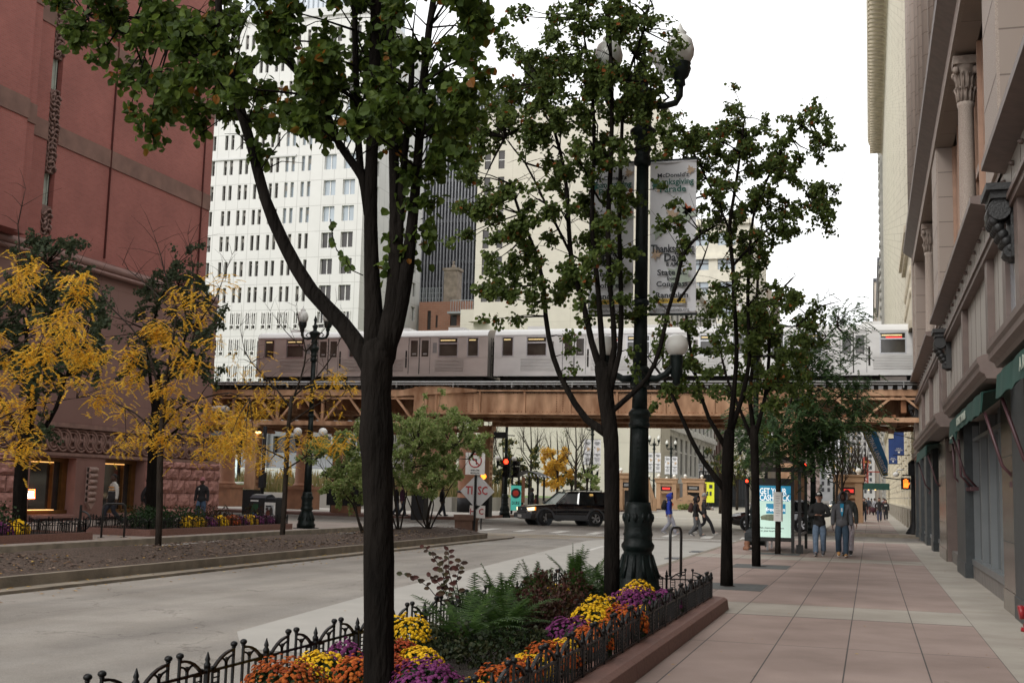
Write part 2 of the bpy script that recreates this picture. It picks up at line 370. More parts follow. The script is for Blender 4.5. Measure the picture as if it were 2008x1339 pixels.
# library side sidewalk
sw = MB(); sw.prism([(-31, -20), (-19.8, -20), (-19.8, 44.5), (-20.6, 47.5), (-22.5, 49), (-60, 49), (-60, 46), (-31, 46)], RZ-.01, 0); struct('library_sidewalk', sw, K['granite_pave'])
kb = MB(); kb.prism([(-19.8, -20), (-19.6, -20), (-19.6, 44.6), (-20.45, 47.65), (-22.45, 49.2), (-60, 49.2), (-60, 49), (-22.5, 49), (-20.6, 47.5), (-19.8, 44.5)], RZ-.01, .006); struct('library_kerb', kb, K['kerb'])
# park corner sidewalk
sw = MB(); sw.prism([(-120, 64.7), (-24, 64.7), (-22.8, 66.2), (-22.8, 420), (-120, 420)], RZ-.01, 0); struct('park_sidewalk', sw, mat('pale_park_paving', (.40, .37, .33), .9, .1, .8, .1))
kb = MB(); kb.prism([(-120, 64.5), (-23.9, 64.5), (-22.6, 66.1), (-22.6, 420), (-22.8, 420), (-22.8, 66.2), (-24, 64.7), (-120, 64.7)], RZ-.01, .004); struct('park_kerb', kb, K['granite'])
sheet('red_paving', [(-60, 64.9), (-24.5, 64.9), (-24.5, 68), (-60, 68)], .004, mat('red_brick_paving', (.24, .13, .11), .9, .15, 3))
# steel tree grates / darker slabs in the sidewalk
def grate(x, y, w_=1.3, l_=1.6):
    mb = MB(); t_ = thing('tree_grate', 'dark flush slab around the trunk of the %s sidewalk tree' % GL.pop(0), 'tree grate', (x, y, 0), group='flush slabs round the sidewalk trees')
    mb.box(-w_/2, -l_/2, -.01, w_/2, l_/2, .005); part('slab', mb, K['grate'], t_)
    m2 = MB(); m2.prism([(.13*math.cos(a*.785)*U(.8, 1.3), .13*math.sin(a*.785)*U(.8, 1.3)) for a in range(8)], .003, .008); part('pit', m2, K['soil'], t_)
K['grate'] = mat('slate_grate', (.10, .105, .10), .8, .2, 12, .3)
GL = ['nearest forked', 'second', 'bus stop']
grate(-2.5, 22.3); grate(-2.5, 29.0); grate(-2.62, 35.7, 1.3, 1.2)
# small drain covers in the parking lane
for k, (a, b) in enumerate(((1392, 1101), (1327, 1095), (1372, 1082))):
    p = G(a, b, RZ); mb = MB(); mb.box(-.28, -.45, 0, .28, .45, .012)
    tag(mb.build('drain_cover', mat('drain_steel', (.06, .065, .07), .5, .2, 8, metal=.5)), ['dark drain cover in the pale lane nearest the kerb', 'dark drain cover left of the black hoop', 'dark drain cover farthest up the pale lane'][k], 'drain cover', 'drain covers in the lane').location = (p.x, p.y, RZ+.004)
# painted markings (thin sheets on the road)
K['paint'] = mat('road_paint', (.60, .59, .55), .8, .14, 5)
K['ypaint'] = mat('faded_yellow_paint', (.50, .36, .15), .85, .15, 3)
mk = MB()
for i in range(11):
    x = -4.6 - i * 1.62; y = 49.8 + .02 * i
    mk.add([(x-.55, y, RZ+.008), (x-.12, y, RZ+.008), (x-.32, y+3.0, RZ+.008), (x-.75, y+3.0, RZ+.008)], [(0, 1, 2, 3)])
mk.add([(-4.5, 47.9, RZ+.008), (-12.5, 48.3, RZ+.008), (-12.5, 48.75, RZ+.008), (-4.5, 48.35, RZ+.008)], [(0, 1, 2, 3)])
for i in range(9):
    x = -23.4; y = 52 + i * 1.45; mk.add([(x, y, RZ+.008), (x+3.2, y, RZ+.008), (x+3.2, y+.45, RZ+.008), (x, y+.45, RZ+.008)], [(0, 1, 2, 3)])
mk.add([(-8.4, 36.2, RZ+.008), (-8.25, 36.2, RZ+.008), (-8.5, 39.5, RZ+.008), (-8.65, 39.5, RZ+.008)], [(0, 1, 2, 3)])
mk.add([(-20.5, 92, RZ+.008), (-4, 86, RZ+.008), (-4, 86.8, RZ+.008), (-20.5, 92.8, RZ+.008)], [(0, 1, 2, 3)])
struct('white_road_marking', mk, K['paint'])
mk = MB()
for a, b in (((-15.2, 45.2), (-9.9, 46.6)), ((-14.8, 44.1), (-11, 44.6)), ((-9.9, 46.6), (-9.8, 47.4)), ((-9.8, 47.4), (-15, 46.6))):
    d = Vector((b[0]-a[0], b[1]-a[1], 0)).normalized(); n_ = Vector((-d.y, d.x, 0)) * .09
    mk.add([(a[0]-n_.x, a[1]-n_.y, RZ+.009), (b[0]-n_.x, b[1]-n_.y, RZ+.009), (b[0]+n_.x, b[1]+n_.y, RZ+.009), (a[0]+n_.x, a[1]+n_.y, RZ+.009)], [(0, 1, 2, 3)])
struct('yellow_road_marking', mk, K['ypaint'])
# ---- median: two stepped kerbs, mulch bed
md = MB(); md.prism([(-16.6, -20), (-12.72, -20), (-12.72, 42.6), (-12.9, 43.6), (-13.6, 44.2), (-14.4, 44.2), (-16.1, 43.6), (-16.6, 42)], RZ-.01, RZ+.05); struct('median_gutter', md, K['kerb'])
md = MB(); out = [(-16.4, -20), (-13.1, -20), (-13.1, 40.4), (-13.2, 41.2), (-13.5, 41.6), (-16.1, 41.6), (-16.4, 41.2)]
md.prism(out, RZ, .07)
struct('median_kerb', md, K['kerb'])
ml = MB(); nx, ny = 14, 170
vs = []; fs = []
for j in range(ny + 1):
    for i in range(nx + 1):
        a = i / nx; y = -18 + j / ny * (41.3 + 17.95); x = -16.25 + a * 3.0
        z = .075 + .17 * math.sin(math.pi * a) * (1 + .3 * math.sin(y * .7)) + U(-.015, .02)
        if j == ny or i in (0, nx): z = .073
        vs.append((x, y, z))
for j in range(ny):
    for i in range(nx): k = j*(nx+1)+i; fs.append((k, k+1, k+nx+2, k+nx+1))
ml.add(vs, fs, 0, True); tag(ml.build('mulch', K['mulch']), 'brown wood mulch heaped along the raised street median', 'mulch', kind='stuff')
# loose chips and leaves on the mulch
ch = MB()
for i in range(5200):
    x = U(-16.1, -13.35); y = U(9, 41); z = .10 + .16 * math.sin(math.pi * (x + 16.25) / 3.0); a = U(0, 6.3); l = U(.015, .065)
    ch.add([(x-l*math.cos(a), y-l*math.sin(a), z), (x+l*math.sin(a)*.4, y-l*math.cos(a)*.4, z+.015), (x+l*math.cos(a), y+l*math.sin(a), z+.01), (x-l*math.sin(a)*.4, y+l*math.cos(a)*.4, z)], [(0, 1, 2, 3)])
tag(ch.build('mulch_chips', leafmat('chip_tones', [(.03, .02, .015), (.07, .05, .038), (.16, .11, .08), (.09, .06, .05), (.24, .17, .12)], 0)), 'loose wood chips scattered over the median bed', 'wood chips', kind='stuff')
fl = MB()
for i in range(900):
    q = rnd()
    if q < .62: x = U(-16.0, -13.15); y = 10 + 27 * rnd() ** 1.2; z = .105 + .16 * max(0, math.sin(math.pi * (x + 16.25) / 3.0))
    elif q < .74: x = U(-13.1, -12.8); y = U(11, 38); z = RZ + .06
    elif q < .86: x = U(-12.7, -11.9); y = U(11, 38); z = RZ + .012
    else: x = U(-22, -19.7); y = U(18, 40); z = .012
    a = U(0, 6.3); l = U(.02, .06)
    fl.add([(x-l*math.cos(a), y-l*math.sin(a), z), (x+l*.5*math.sin(a), y-l*.5*math.cos(a), z+.01), (x+l*math.cos(a), y+l*math.sin(a), z+.004), (x-l*.5*math.sin(a), y+l*.5*math.cos(a), z+.012)], [(0, 1, 2, 3)])
for i in range(90):
    x = U(-1.9, 2.0) if i < 60 else U(-11, -5); y = U(6, 48); z = .006 if i < 60 else RZ + .012; a = U(0, 6.3); l = U(.012, .03)
    fl.add([(x-l*math.cos(a), y-l*math.sin(a), z), (x+l*.5*math.sin(a), y-l*.5*math.cos(a), z+.004), (x+l*math.cos(a), y+l*math.sin(a), z+.002), (x-l*.5*math.sin(a), y+l*.5*math.cos(a), z+.005)], [(0, 1, 2, 3)])
tag(fl.build('fallen_leaves', leafmat('fallen_leaf_tones', [(.62, .38, .06), (.50, .27, .05), (.22, .10, .04), (.66, .46, .10)], 0)), 'small yellow and brown leaves fallen on the mulch and paving', 'leaves', kind='stuff')
# ================================================================ LIBRARY (red brick, left)
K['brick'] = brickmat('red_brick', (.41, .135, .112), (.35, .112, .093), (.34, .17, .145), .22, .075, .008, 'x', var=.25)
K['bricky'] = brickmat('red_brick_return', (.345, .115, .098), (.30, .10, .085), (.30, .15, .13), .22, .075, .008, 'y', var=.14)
K['redstone'] = mat('dressed_red_granite', (.23, .12, .10), .75, .12, 1.2, .08, bscale=40)
K['bandstone'] = mat('brown_band_stone', (.20, .112, .088), .8, .2, 1.5, .1)
K['rock'] = mat('rock_faced_granite', (.36, .17, .14), .85, .3, 5, .9, bscale=14, col2=(.36, .18, .15))
lib = thing('library_building', 'large red brick library with granite base and carved ring frieze on the left', 'building', (-30, 40, 0))
mb = MB()  # brick upper wall
XB = -30.3; YC = 49.3
strip = (37.45, 38.05)
holes = [(strip[0], strip[1], 10.9, 30)]
mb.wall('x', XB, 1, 35.6, YC, 10.4, 46, holes, .35)
part('wall', mb, K['brick'], lib, True)
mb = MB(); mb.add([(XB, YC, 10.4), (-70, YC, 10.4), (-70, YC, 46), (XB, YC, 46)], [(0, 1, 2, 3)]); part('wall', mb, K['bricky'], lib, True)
mb = MB(); mb.box(-29.4, 5, 10.4, -34, 35.6, 46); mb.box(-29.15, 5, 10.4, -29.4, 34.9, 46); part('pier', mb, K['brick'], lib, True)
mb = MB(); mb.box(XB-.6, 37.3, 10.9, XB-.37, 38.2, 46); part('recess_back', mb, K['redstone'], lib, True)
# stone bands
for z0, z1 in ((14.55, 15.28), (19.1, 19.75), (27, 27.7)):
    mb = MB()
    for a, b in ((35.62, strip[0]-.01), (strip[1]+.01, YC)): mb.box(XB+.04, a, z0, XB-.1, b, z1)
    mb.box(-29.36, 5, z0, -29.5, 35.64, z1); mb.box(-29.11, 5, z0, -29.2, 34.94, z1)
    part('stone_band', mb, K['bandstone'], lib, True)
mb = MB()
for a in (41.45, 48.55): mb.tube([(XB+.03, a, 10.7), (XB+.03, a, 46)], .045, 6)
part('expansion_joint', mb, mat('joint_red', (.12, .035, .03), .8), lib, True)
# carved strip with slit windows
cm = MB(); random.seed(3)
K['carve'] = mat('carved_terracotta', (.20, .12, .10), .85, .3, 6, .4)
segs = [(10.9, 12.05), (13.35, 16.65), (17.95, 22.4), (23.6, 30)]
for z0, z1 in segs:
    cm.box(XB-.3, strip[0], z0, XB-.05, strip[1], z1)
    z = z0 + .12
    while z < z1 - .1:
        for s_ in (-1, 1):
            a0 = U(-.3, .3); c0 = Vector((XB-.03, 37.75 + s_*U(.08, .2), z))
            cm.tube([c0 + Vector((U(-.02, .07), .13*math.cos(a0+t), .14*math.sin(a0+t*s_))) for t in (0, .9, 1.8, 2.7, 3.6)], [.05, .06, .05, .04, .02], 5)
        z += .19
part('carved_panel', cm, K['carve'], lib, True)
for z0, z1 in ((12.05, 13.35), (16.65, 17.95), (22.4, 23.6)):
    w_ = MB(); w_.box(XB-.28, strip[0], z0, XB-.22, strip[1], z1); wo_ = part('window', w_, K['glass'], lib, True)
    f = MB(); f.box(XB-.22, strip[0], z0, XB-.15, strip[0]+.05, z1); f.box(XB-.22, 37.85, z0, XB-.15, 37.9, z1); f.box(XB-.22, 37.5, z0+.02, XB-.2, 37.85, z1-.02)
    part('blind', f, mat('pale_blind', (.35, .38, .33), .7), wo_, True)
# round cornice moulding and stone storey
mb = MB(); mb.tube([(-30.12, 5, 10.25), (-30.12, 50.0, 10.25)], .2, 12); mb.tube([(-30.0, 5, 10.0), (-30.0, 50.1, 10.0)], .1, 8); mb.box(-30.5, 5, 10.38, -30.02, 50, 10.46)
part('cornice', mb, mat('cornice_stone', (.24, .13, .11), .7, .12, 2), lib, True)
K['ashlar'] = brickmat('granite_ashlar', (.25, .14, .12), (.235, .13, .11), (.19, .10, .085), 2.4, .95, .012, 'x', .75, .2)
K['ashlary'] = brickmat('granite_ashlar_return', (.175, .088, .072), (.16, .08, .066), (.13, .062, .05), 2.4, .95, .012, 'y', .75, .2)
mb = MB(); hl = [(33.0, 34.6, 6.2, 8.4), (29, 30.6, 6.2, 8.4)]
mb.wall('x', -30.15, 1, 5, 50.3, 3.75, 10.3, hl, .6); part('stone_storey', mb, K['ashlar'], lib, True)
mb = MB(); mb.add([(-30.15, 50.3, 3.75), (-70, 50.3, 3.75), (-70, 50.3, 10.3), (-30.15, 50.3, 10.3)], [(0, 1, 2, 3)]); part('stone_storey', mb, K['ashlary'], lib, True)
for h in hl:
    g = MB(); g.box(-30.7, h[0], h[2], -30.65, h[1], h[3]); part('window', g, K['glass'], lib, True)
# ring frieze
K['frieze'] = mat('frieze_stone', (.24, .14, .115), .8, .2, 3, .2)
mb = MB(); mb.box(-30.6, 5, 2.62, -30.12, 50.9, 3.6); mb.box(-30.5, 5, 3.6, -29.95, 51, 3.78); mb.box(-30.5, 5, 2.5, -30.0, 51, 2.62); part('frieze', mb, K['frieze'], lib, True)
fr = MB(); y = 31.0
while y < 50.7:
    for r_, t_ in ((.43, .055), (.31, .045)):
        fr.tube([(-30.08 + (.03 if i % 8 < 4 else -.01), y + r_*math.cos(i*math.pi/8), 3.11 + r_*math.sin(i*math.pi/8)) for i in range(17)], t_, 5, cap=False)
    fr.ell((-30.08, y, 3.11), (.07, .1, .1)); y += .56
part('carved_rings', fr, K['frieze'], lib, True)
# ground storey: smooth jambs, openings, rusticated blocks
gs = MB(); holes = [(37.6, 40.3, .25, 2.42), (42.15, 44.9, .25, 2.46)]
gs.wall('x', -30.05, 1, 37.3, 45.0, 0, 2.5, holes, .75); gs.box(-30.9, 37.3, 0, -30.82, 45.0, 2.5); gs.box(-30.05, 37.7, .12, -29.75, 40.2, .22); gs.box(-30.05, 42.3, .12, -29.75, 44.8, .22)
part('ground_storey', gs, K['redstone'], lib, True)
def rustic(y0, y1, ny):
    ro = MB(); hs_ = [.42, .66, .62, .50, .30]; z = 0
    for j, hh in enumerate(hs_):
        st = (y1 - y0) / ny; off = st / 2 if j % 2 else 0; y = y0 - off
        while y < y1 - .01:
            a = max(y, y0) + .02; b = min(y + st, y1) - .02
            if b - a > .08:
                n1, n2 = 5, 4; vs = []
                for q in range(n2 + 1):
                    for p in range(n1 + 1):
                        e = p in (0, n1) or q in (0, n2)
                        vs.append((-29.98 + (0 if e else U(.03, .11)), a + (b - a) * (p + (0 if e else U(-.2, .2))) / n1, z + .012 + (hh - .024) * (q + (0 if e else U(-.2, .2))) / n2))
                ro.add(vs, [(q*(n1+1)+p, q*(n1+1)+p+1, (q+1)*(n1+1)+p+1, (q+1)*(n1+1)+p) for q in range(n2) for p in range(n1)], 0)
                ro.add([(-29.98, a, z+.012), (-29.98, b, z+.012), (-29.98, b, z+hh-.012), (-29.98, a, z+hh-.012), (-30.1, a, z+.012), (-30.1, b, z+.012), (-30.1, b, z+hh-.012), (-30.1, a, z+hh-.012)], [(0, 1, 5, 4), (1, 2, 6, 5), (2, 3, 7, 6), (3, 0, 4, 7)], 0)
            y += st
        z += hh
    part('rusticated_blocks', ro, K['rock'], lib, True)
rustic(28, 37.3, 9); rustic(45.0, 51.1, 6)
mb = MB(); mb.box(-30.06, 5, 0, -30.6, 37.3, 2.5); mb.box(-30.06, 45, 0, -30.6, 51.08, 2.5); mb.box(-30.6, 51.0, 0, -70, 51.08, 2.5); part('block_backing', mb, K['redstone'], lib, True)
ro = MB()
for j in range(5):
    for i in range(10):
        ro.box(-30.1 - i*1.3 - (.6 if j % 2 else 0), 51.08, .02 + j*.5, -31.3 - i*1.3 - (.6 if j % 2 else 0), 51.15, .48 + j*.5)
part('rusticated_blocks', ro, K['rock'], lib, True)
# scalloped pilaster ornament
sc = MB()
for k in range(6):
    z = 2.0 - k*.24; w_ = .52 - k*.015
    sc.tube([(-29.93, 40.95, z), (-29.93, 40.95+w_, z)], .1, 8); sc.box(-30.05, 40.95, z-.12, -29.93, 40.95+w_, z+.12)
sc.prism([(40.97, .68), (41.43, .68), (41.2, .42)], -30.05, -29.9, 'x')
part('scalloped_ornament', sc, mat('ornament_stone', (.30, .20, .17), .7, .1, 4), lib, True)
K['bronze'] = mat('bronze_frame', (.16, .075, .022), .4, .25, 5, metal=.5)
for y0, y1, z1 in ((37.6, 40.3, 2.42), (42.15, 44.9, 2.46)):
    g = MB(); g.box(-30.62, y0, .25, -30.58, y1, z1); w_ = part('window', g, K['glass'], lib, True)
    f = MB()
    for a, b in ((y0, y0+.1), (y1-.32, y1-.02), ((y0+y1)/2+.45, (y0+y1)/2+.52)): f.box(-30.58, a, .25, -30.45, b, z1)
    f.box(-30.57, y0, z1-.16, -30.43, y1, z1-.02); f.box(-30.57, y0, .26, -30.35, y1, .4); part('frame', f, K['bronze'], w_, True)
    lt = MB(); lt.box(-30.56, y0+.15, z1-.2, -30.42, y1-.9, z1-.165); part('strip_light', lt, mat('warm_strip', (.8, .45, .15), .5, emit=(1, .5, .15), es=.8), w_, True)
sg = thing('window_sign', 'small glowing white and red neon sign inside the left library window', 'neon sign', (-30.5, 38.25, 1.0))
mb = MB()
for k in range(5): mb.tube([(0, -.16+k*.08, -.1), (0, -.14+k*.08, .1)], .018, 6)
mb.tube([(0, -.22, -.13), (0, .24, -.13)], .015, 6); part('tubes', mb, mat('neon_white', (1, .9, .8), .4, emit=(1, .85, .7), es=14), sg)
mb = MB(); mb.tube([(.01, -.26, -.16), (.01, -.24, .16), (.01, .24, .18), (.01, .27, -.15), (.01, -.26, -.16)], .018, 6); part('red_tube', mb, mat('neon_red', (1, .15, .05), .4, emit=(1, .12, .03), es=7), sg)
mb = MB(); mb.box(-30.44, 37.75, .405, -30.2, 39.3, .425); tag(mb.build('lit_sill', mat('lit_sill_strip', (.9, .5, .2), .5, emit=(1, .5, .18), es=1.3)), 'glowing amber light strip along the left library window sill', 'strip light')
# ================================================================ FAR BUILDINGS
K['cream'] = brickmat('white_glazed_panels', (.60, .595, .565), (.58, .575, .545), (.42, .415, .39), 1.9, 3.72, .05, 'y', .6, .1, 0, .06)
K['creamx'] = brickmat('white_glazed_panels_side', (.55, .55, .53), (.535, .535, .515), (.40, .40, .38), 1.9, 3.72, .05, 'x', .6, .1, 0, .06)
K['dglass'] = mat('brown_dark_glass', (.035, .03, .028), .15, .4, .3)
K['sglass'] = mat('sky_lit_glass', (.32, .37, .41), .08, .1, .4, spec=.9)  # sky reflection put into the pale base colour
wb = thing('office_tower', 'white office tower with rows of narrow paired dark windows behind the train', 'building', (-80, 150, 0))
pairs = [-97.6, -96.6, -95.3, -94.3, -92.9, -91.95, -89.95, -88.95, -87.45, -86.45, -84.95, -83.98, -82.45, -81.45, -79.95, -78.95, -77.35, -76.35]
wide = [(-74.0, -72.15), (-71.0, -69.15)]
rowz = [67.2 - 3.78*k - 2.2 for k in range(17)]
holes = []; hk = []
for r_, z in enumerate(rowz):
    for q in pairs: holes.append((round(q-.26, 2), round(q+.26, 2), round(z, 2), round(z+2.2, 2))); hk.append((r_, 'p'))
    for q in wide: holes.append((q[0], q[1], round(z, 2), round(z+2.2, 2))); hk.append((r_, 'w'))
mb = MB(); mb.wall('y', 150, -1, -110, -67.8, 0, 69, [h for h in holes], .5); part('front_wall', mb, K['cream'], wb, True)
sh = []
for z in rowz:
    for a in (153.6, 159.5, 164.5, 169.5): sh.append((a, a+1.6, round(z, 2), round(z+2.2, 2)))
mb = MB(); mb.wall('x', -67.8, 1, 150, 173, 0, 69, sh, .5); part('side_wall', mb, K['creamx'], wb, True)
mb = MB(); mb.box(-110, 150.52, .1, -68.3, 172.8, 68.9); part('core', mb, K['dglass'], wb, True)
mb = MB(); mb.box(-110, 149.6, 69, -67.4, 173.4, 70.2); mb.box(-100, 149.8, 48.6-.3, -78.5, 150.0, 48.6); part('parapet', mb, K['creamx'], wb, True)
# each visible window: frame with panes; lighter ones have sky reflection painted into their glass
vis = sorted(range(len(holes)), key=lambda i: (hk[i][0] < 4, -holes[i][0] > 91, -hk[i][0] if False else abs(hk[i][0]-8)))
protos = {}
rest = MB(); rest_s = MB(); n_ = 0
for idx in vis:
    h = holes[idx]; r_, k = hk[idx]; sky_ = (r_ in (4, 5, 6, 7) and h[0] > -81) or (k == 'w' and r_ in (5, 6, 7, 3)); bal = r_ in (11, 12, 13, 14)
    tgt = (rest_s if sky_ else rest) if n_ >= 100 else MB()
    y = 150.42
    tgt.box(h[0]-.02, y, h[2], h[1]+.02, y+.08, h[3], 0)
    m_ = (h[0]+h[1])/2
    if k == 'w': tgt.box(m_-.06, y-.1, h[2], m_+.06, y, h[3], 1); tgt.box(h[0], y-.1, h[2], h[0]+.08, y, h[3], 1)
    else: tgt.box(h[0], y-.06, h[2]+1.3+U(-.3, .5), h[1], y, h[2]+1.36+.5, 2) if rnd() < .6 else None
    if bal:
        tgt.box(h[0]-.12, 149.85, h[2]-.1, h[0]-.02, 149.98, h[3]+.15, 1); tgt.box(h[1]+.02, 149.85, h[2]-.1, h[1]+.12, 149.98, h[3]+.15, 1); tgt.box(h[0]-.1, 149.86, h[2]+.45, h[1]+.1, 149.97, h[2]+.6, 1)
        for q in range(3 if k == 'w' else 1): xx = h[0] + (h[1]-h[0])*(q+1)/(4 if k == 'w' else 2); tgt.box(xx-.05, 149.86, h[2]+.5, xx+.05, 149.97, h[3], 1)
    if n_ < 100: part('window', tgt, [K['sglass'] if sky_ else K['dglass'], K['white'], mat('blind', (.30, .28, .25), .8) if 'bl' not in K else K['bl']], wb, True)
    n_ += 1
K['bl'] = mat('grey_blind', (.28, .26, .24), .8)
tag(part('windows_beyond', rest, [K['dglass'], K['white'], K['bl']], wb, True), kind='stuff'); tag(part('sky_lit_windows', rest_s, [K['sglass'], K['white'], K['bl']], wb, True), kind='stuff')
sw_ = MB()
for h in sh:
    sw_.box(-68.2, h[0]-.05, h[2], -68.1, h[1]+.05, h[3]); sw_.box(-68.1, (h[0]+h[1])/2-.08, h[2], -67.95, (h[0]+h[1])/2+.08, h[3], 1)
tag(part('side_windows', sw_, [K['dglass'], K['white']], wb, True), kind='stuff')
# bluish curtain-wall tower behind, just above the white one
bt = thing('glass_tower', 'pale blue curtain-wall tower rising behind the white office tower', 'building', (-105, 230, 0))
mb = MB(); mb.box(-135, 230, 0, -104, 250, 125); part('wall', mb, mat('pale_curtain_wall', (.46, .50, .54), .3, .08, .2), bt, True)
mb = MB()
for i in range(26): mb.box(-135 + i*1.2, 229.8, 60, -134.75 + i*1.2, 229.99, 125)
part('mullions', mb, mat('mullion_grey', (.30, .33, .36), .5), bt, True)
# dark ribbed tower
dk = thing('ribbed_tower', 'dark grey tower of close vertical steel ribs behind the big tree', 'building', (-74, 200, 0))
mb = MB(); mb.box(-79.6, 200, 0, -62.0, 230, 74); mb.box(-79.6, 201, 74, -70, 230, 75.5); part('wall', mb, mat('tower_dark_glass', (.04, .042, .047), .25, .3, 1), dk, True)
mb = MB(); i = -79.5
while i < -62.0: mb.box(i, 199.55, 0, i+.19, 199.98, 74.2); i += .62
part('rib', mb, mat('steel_rib', (.27, .275, .29), .5, .1, 2), dk, True)
mb = MB()
for k in range(19): mb.box(-79.6, 199.8, 4+k*3.8, -62.0, 199.96, 4.7+k*3.8)
part('spandrels', mb, mat('spandrel', (.08, .082, .09), .5), dk, True)
mb = MB()
for k in range(20): mb.box(-64.6, 198.6, 3+k*3.3, -62.1, 199.5, 3.15+k*3.3); mb.bar((-64.5, 198.7, 3+k*3.3), (-62.2, 199.3, 6.2+k*3.3), .12, .12)
part('fire_escape', mb, K['black'], dk, True)
# orange brick walk-up with roof terrace and chimney
ob = thing('brick_walkup', 'low orange brick building with roof railing and stone chimney behind the train', 'building', (-64, 172, 0))
mb = MB(); hl = [(-66.0, -65.4, 26, 29), (-64.6, -64.25, 26.3, 28.3), (-62.2, -61.1, 26.4, 28.8)]
mb.wall('y', 172, -1, -67.4, -58.5, 0, 30.4, hl, .3); part('wall', mb, brickmat('orange_brick', (.42, .20, .13), (.36, .17, .11), (.38, .25, .19), .9, .3, .03, 'y'), ob, True)
for h in hl: g = MB(); g.box(h[0], 172.2, h[2], h[1], 172.25, h[3]); part('window', g, K['dglass'], ob, True)
mb = MB(); mb.box(-67.4, 172.3, 0, -58.5, 185, 30.4); mb.box(-61.6, 170, 24, -55, 172, 26.3); part('roof_block', mb, mat('brown_siding', (.28, .20, .15), .8, .1, 6), ob, True)
mb = MB(); mb.box(-64.0, 173.5, 30, -61.7, 175.5, 35.6); mb.box(-64.2, 173.3, 35.6, -61.5, 175.7, 36.0); mb.lathe([(.3, 0), (.35, .4), (.1, .9), (.25, 1.2)], (-62.8, 174.5, 36), 8); part('chimney', mb, mat('chimney_stone', (.30, .25, .20), .9, .3, 1.2, .3), ob, True)
mb = MB()
for x in np.arange(-67.3, -63.8, .35): mb.bar((x, 172.1, 30.4), (x, 172.1, 32.6), .06, .06)
for z in (31, 31.8, 32.6): mb.bar((-67.4, 172.1, z), (-63.8, 172.1, z), .06, .06)
for x in np.arange(-61.8, -57, .4): mb.bar((x, 171.0, 28.6), (x, 171.0, 30.4), .07, .07)
mb.bar((-62, 171, 30.4), (-57, 171, 30.4), .08, .08); mb.box(-62, 170, 28.2, -57, 172, 28.5)
part('railing', mb, mat('grey_rail', (.34, .37, .38), .5), ob, True)
# blank cream building beside the park
be = thing('blank_wall_building', 'tall cream building with a huge blank wall beyond the tracks', 'building', (-40, 160, 0))
hl = []
for k in range(6):
    for x in (-53.3, -51.2): hl.append((x, x+.95, 28.2+k*3.9, 30.9+k*3.9))
K['blank'] = brickmat('cream_render', (.57, .535, .455), (.56, .525, .445), (.47, .435, .365), 9, 4.2, .035, 'y', .85, .1, 0, .10)
mb = MB(); mb.wall('y', 160, -1, -54.3, -27.1, 0, 55.8, hl, .35); part('blank_wall', mb, K['blank'], be, True)
mb = MB(); mb.box(-54.3, 160.4, 0, -27.1, 168, 55.8); mb.box(-54.3, 160, 55.8, -27.1, 168, 56.5); part('body', mb, K['blank'], be, True)
for h in hl:
    g = MB(); g.box(h[0], 160.2, h[2], h[1], 160.25, h[3], 0); g.box(h[0], 160.12, (h[2]+h[3])/2-.05, h[1], 160.2, (h[2]+h[3])/2+.05, 1); part('window', g, [K['dglass'], K['white']], be, True)
mb = MB(); mb.box(-54.6, 158.5, 25.2, -52.2, 160, 25.35); mb.box(-57, 162, 0, -54.3, 170, 27.5); part('side_annex', mb, K['blank'], be, True)
# pale classical building with tall windows
K['limest'] = mat('pale_limestone', (.66, .65, .61), .85, .1, 1, .1)
pc = thing('classical_building', 'pale stone building with tall windows and string courses beyond the cream blank wall', 'building', (-28.5, 190, 0))
hl = [];  y = 170.0
while y < 228:
    for z in (4.6, 12.2, 19.8, 27.4): hl.append((y, y+3.4, z, z+5.6))
    y += 5.2
mb = MB(); mb.wall('x', -28.4, 1, 168.2, 229, 3.6, 36, hl, .2); part('front_wall', mb, K['limest'], pc, True)
mb = MB(); mb.box(-28.0, 168.2, 3.2, -45, 229, 3.9); mb.box(-27.9, 168.2, 11, -28.38, 229, 11.7); mb.box(-28.0, 168.2, 18.7, -28.38, 229, 19.2); mb.box(-27.6, 168.2, 35.6, -40, 229, 36.8)
for k in range(12): yy = 169.2 + k*5.2; mb.box(-28.3, yy-.3, 3.9, -28.38, yy+.3, 35.6)
part('string_course', mb, K['limest'], pc, True)
mb = MB(); mb.box(-28.62, 168.3, 0, -44, 228.9, 35.5); part('core', mb, K['dglass'], pc, True)
for i, h in enumerate(hl[:48]):
    f = MB(); f.box(-28.61, h[0], h[2], -28.55, h[0]+.15, h[3]); f.box(-28.61, h[0]+1.6, h[2], -28.55, h[0]+1.8, h[3]); f.box(-28.6, h[0], h[2]+3.4, -28.54, h[1], h[2]+3.6); part('window', f, K['white'], pc, True)
rb = thing('brown_brick_building', 'dark brown brick building beyond the pale classical one', 'building', (-28.5, 245, 0))
hl = []
for y in (231.5, 237, 242.5, 248, 253.5, 259):
    for z in (5, 9.5, 14, 18.5, 23): hl.append((y, y+2, z, z+2.6))
mb = MB(); mb.wall('x', -28.5, 1, 229.1, 264, 0, 28, hl, .4); part('front_wall', mb, brickmat('brown_brick', (.13, .06, .045), (.11, .05, .04), (.12, .08, .06), .9, .3, .03, 'x'), rb, True)
mb = MB(); mb.box(-29, 229.2, 0, -44, 263.9, 27.9); part('core', mb, K['dglass'], rb, True)
